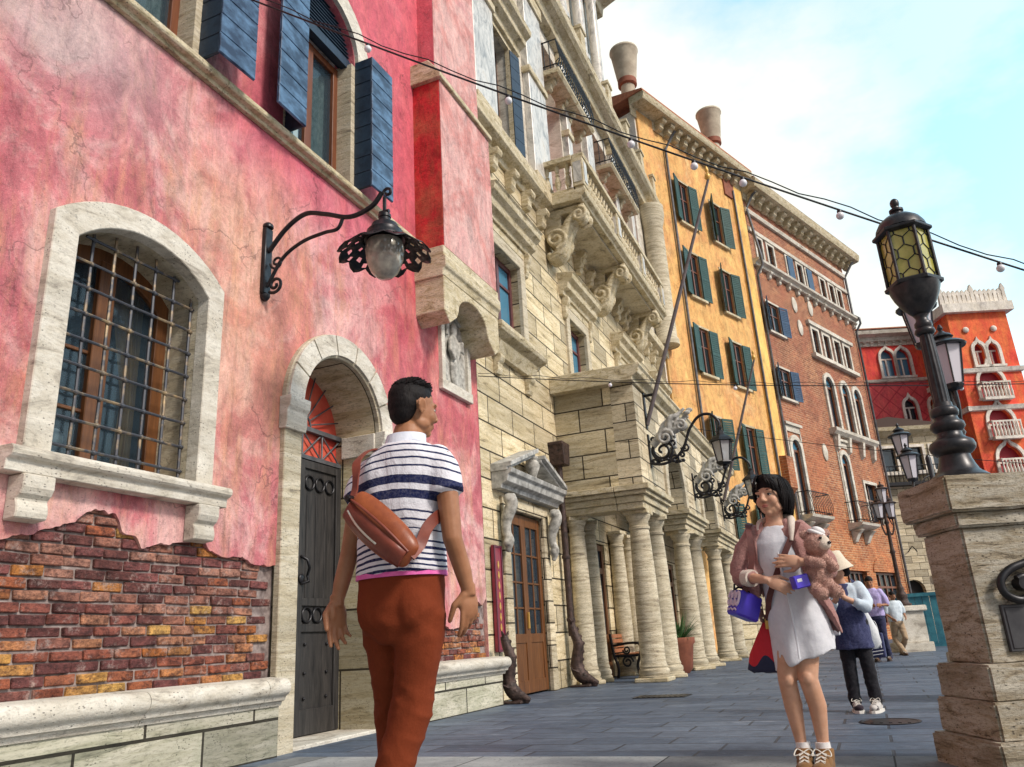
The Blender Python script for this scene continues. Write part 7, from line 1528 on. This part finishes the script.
WB = thing('shoulder_bag', 'white cloth bag hanging behind the woman with the hat', 'bag', (-.03, GY + .10, .72), 0)
q = MB(); q.rings([((.02, 0, -.17), .06, .03), ((.02, 0, -.12), .10, .05), ((.015, 0, .02), .085, .05), ((.0, 0, .16), .04, .025), ((-.01, 0, .22), .02, .012)], 20, 2.4); q.build('bag_body', cloth('white_canvas', (.62, .66, .70), (.74, .76, .78), 30, .6), WB, smooth=60, fn=fold(.010, 14))
s_ = MB(); strap(s_, bez([(-.01, 0, .2), (-.02, -.06, .35), (-.04, -.10, .46), (-.06, -.02, .48)], 6), .03, .005, lambda p: V((.4, -1, 0)).normalized()); s_.build('strap', NVY, WB)
PO = thing('pouch', 'small gold and black pouch hanging in front of the navy smock', 'bag', (-.32, GY - .19, .80), R(-15))
MB().obox((0, 0, 0), (.10, .03, .11), (0, 0, 0)).build('pouch_body', noisy('gold_black_print', (.30, .18, .05), (.03, .02, .02), 22, .5, .1), PO, bevel=.01); MB().tube([(-.04, 0, .05), (.06, .03, .33)], .006, 6).build('cord', BRS, PO)
MB().obox((0, -.005, -.085), (.12, .02, .05), (0, 0, 0)).build('phone_case', WHT, PO, bevel=.008)
def far_person(label, x, y, H_, top, trs, yaw, skin=SK1, lean=0, arms=((-.2, -.14, 1.0), (.2, -.14, 1.02)), cap=None, stride=.1):
    s = H_ / 1.72; t = thing('person', label, 'person', (x, y, 0), yaw); hd_ = Head((0, -.02, 1.60 * s), rotm(PI + .2, R(-12)), s)
    b = MB(); hd_.skull(b); b.limb([(0, 0, 1.38 * s), (0, -.01, 1.52 * s)], [.06 * s, .055 * s], 10); b.rings([((0, 0, .85 * s), .13 * s, .09 * s), ((0, 0, 1.2 * s), .15 * s, .09 * s), ((0, 0, 1.4 * s), .15 * s, .07 * s), ((0, 0, 1.45 * s), .06 * s, .05 * s)], 14)
    for sg, a in zip((-1, 1), arms):
        A = V((sg * .19, 0, 1.38)) * s; E_ = V((sg * .26, .03, 1.12)) * s; W_ = V(a) * s; b.limb([A, E_, W_], [.048 * s, .04 * s, .028 * s], 10); hand(b, W_, (W_ - E_), (-sg * .6, .4, 0), sg, (.3, .4, .3), s)
    for sg in (-1, 1): b.limb([(sg * .08 * s, 0, .85 * s), (sg * .085 * s, -sg * stride * .5, .46 * s), (sg * .09 * s, sg * stride, .08 * s)], [.075 * s, .05 * s, .035 * s], 10)
    bo = b.build('body', skin, t, fuse=.010, relax=2); hd_.face(bo)
    h = MB(); hd_.e(h, (0, -.02, .05), (.083, .104, .082)); hd_.e(h, (0, -.05, .01), (.075, .06, .075)); h.build('hair', HAIR, bo, smooth=60)
    q = MB(); q.rings([((0, 0, .90 * s), .185 * s, .125 * s), ((0, 0, 1.1 * s), .185 * s, .125 * s), ((0, 0, 1.3 * s), .205 * s, .125 * s), ((0, 0, 1.42 * s), .17 * s, .09 * s), ((0, 0, 1.48 * s), .075 * s, .065 * s)], 24, 2.3)
    for sg in (-1, 1): q.limb([(sg * .16 * s, 0, 1.40 * s), (sg * .225 * s, .015, 1.27 * s), (sg * .245 * s, .02, 1.16 * s)], [.068 * s, .072 * s, .068 * s], 12)
    q.build('shirt', top, t, fuse=.012, relax=2, fn=fold(.009, 12))
    q = MB(); q.rings([((0, 0, .94 * s), .17 * s, .12 * s), ((0, 0, .84 * s), .175 * s, .125 * s), ((0, 0, .76 * s), .10 * s, .09 * s)], 20)
    for sg in (-1, 1): q.limb([(sg * .085 * s, 0, .84 * s), (sg * .088 * s, -sg * stride * .5, .46 * s), (sg * .092 * s, sg * stride, .09 * s)], [.098 * s, .078 * s, .07 * s], 12)
    q.build('trousers', trs, t, fuse=.013, relax=2, fn=fold(.008, 12, 1.3))
    for sg in (-1, 1): shoe(t, (sg * .092 * s, sg * stride, 0), PI + sg * .1, s, cloth('brown_shoe', (.09, .05, .03), (.14, .08, .05)), mat('sole', (.04, .03, .03), .7))
    return t
far_person('man in a lavender shirt and navy trousers reading something in his hands', .16, 18.7, 1.70, cloth('lavender_cotton', (.42, .36, .68), (.54, .48, .78), 40, .4), cloth('navy_cotton', (.02, .022, .06), (.04, .045, .10), 40, .3), R(-12), arms=((-.02, -.26, 1.12), (.20, -.26, 1.12)))
far_person('person in a pale blue shirt and khaki trousers walking far behind', .62, 21.5, 1.45, cloth('pale_shirt', (.56, .66, .74), (.68, .75, .8), 30, .4), cloth('khaki', (.34, .24, .15), (.44, .32, .21), 30, .4), R(25), stride=.22)
SB2 = thing('shopping_bag', 'navy bag with white lettering marks hanging beside the lavender shirted man', 'bag', (.07, 18.4, .33), R(-10))
MB().box(-.15, .15, -.06, .06, -.24, .24).build('bag_body', NVY, SB2, bevel=.02)
s_ = MB(); s_.tube([(-.10 + .07 * math.cos(a), -.064, .02 + .09 * math.sin(a)) for a in [R(60 + 25 * q) for q in range(10)]], .014, 6); s_.tube([(.02, -.064, .15), (.02, -.064, -.06)], .014, 6); s_.tube([(.09, -.064, .17), (.09, -.064, -.05)], .014, 6); s_.tube([(-.13, -.064, -.13), (.12, -.064, -.10)], .012, 6); s_.tube([(-.12, -.064, -.19), (.1, -.064, -.165)], .010, 6)
s_.build('white_lettering', WHT, SB2); MB().tube(bez([(-.08, 0, .23), (-.05, 0, .45), (.05, 0, .45), (.08, 0, .23)], 6), .01, 6).build('handle', WHT, SB2)
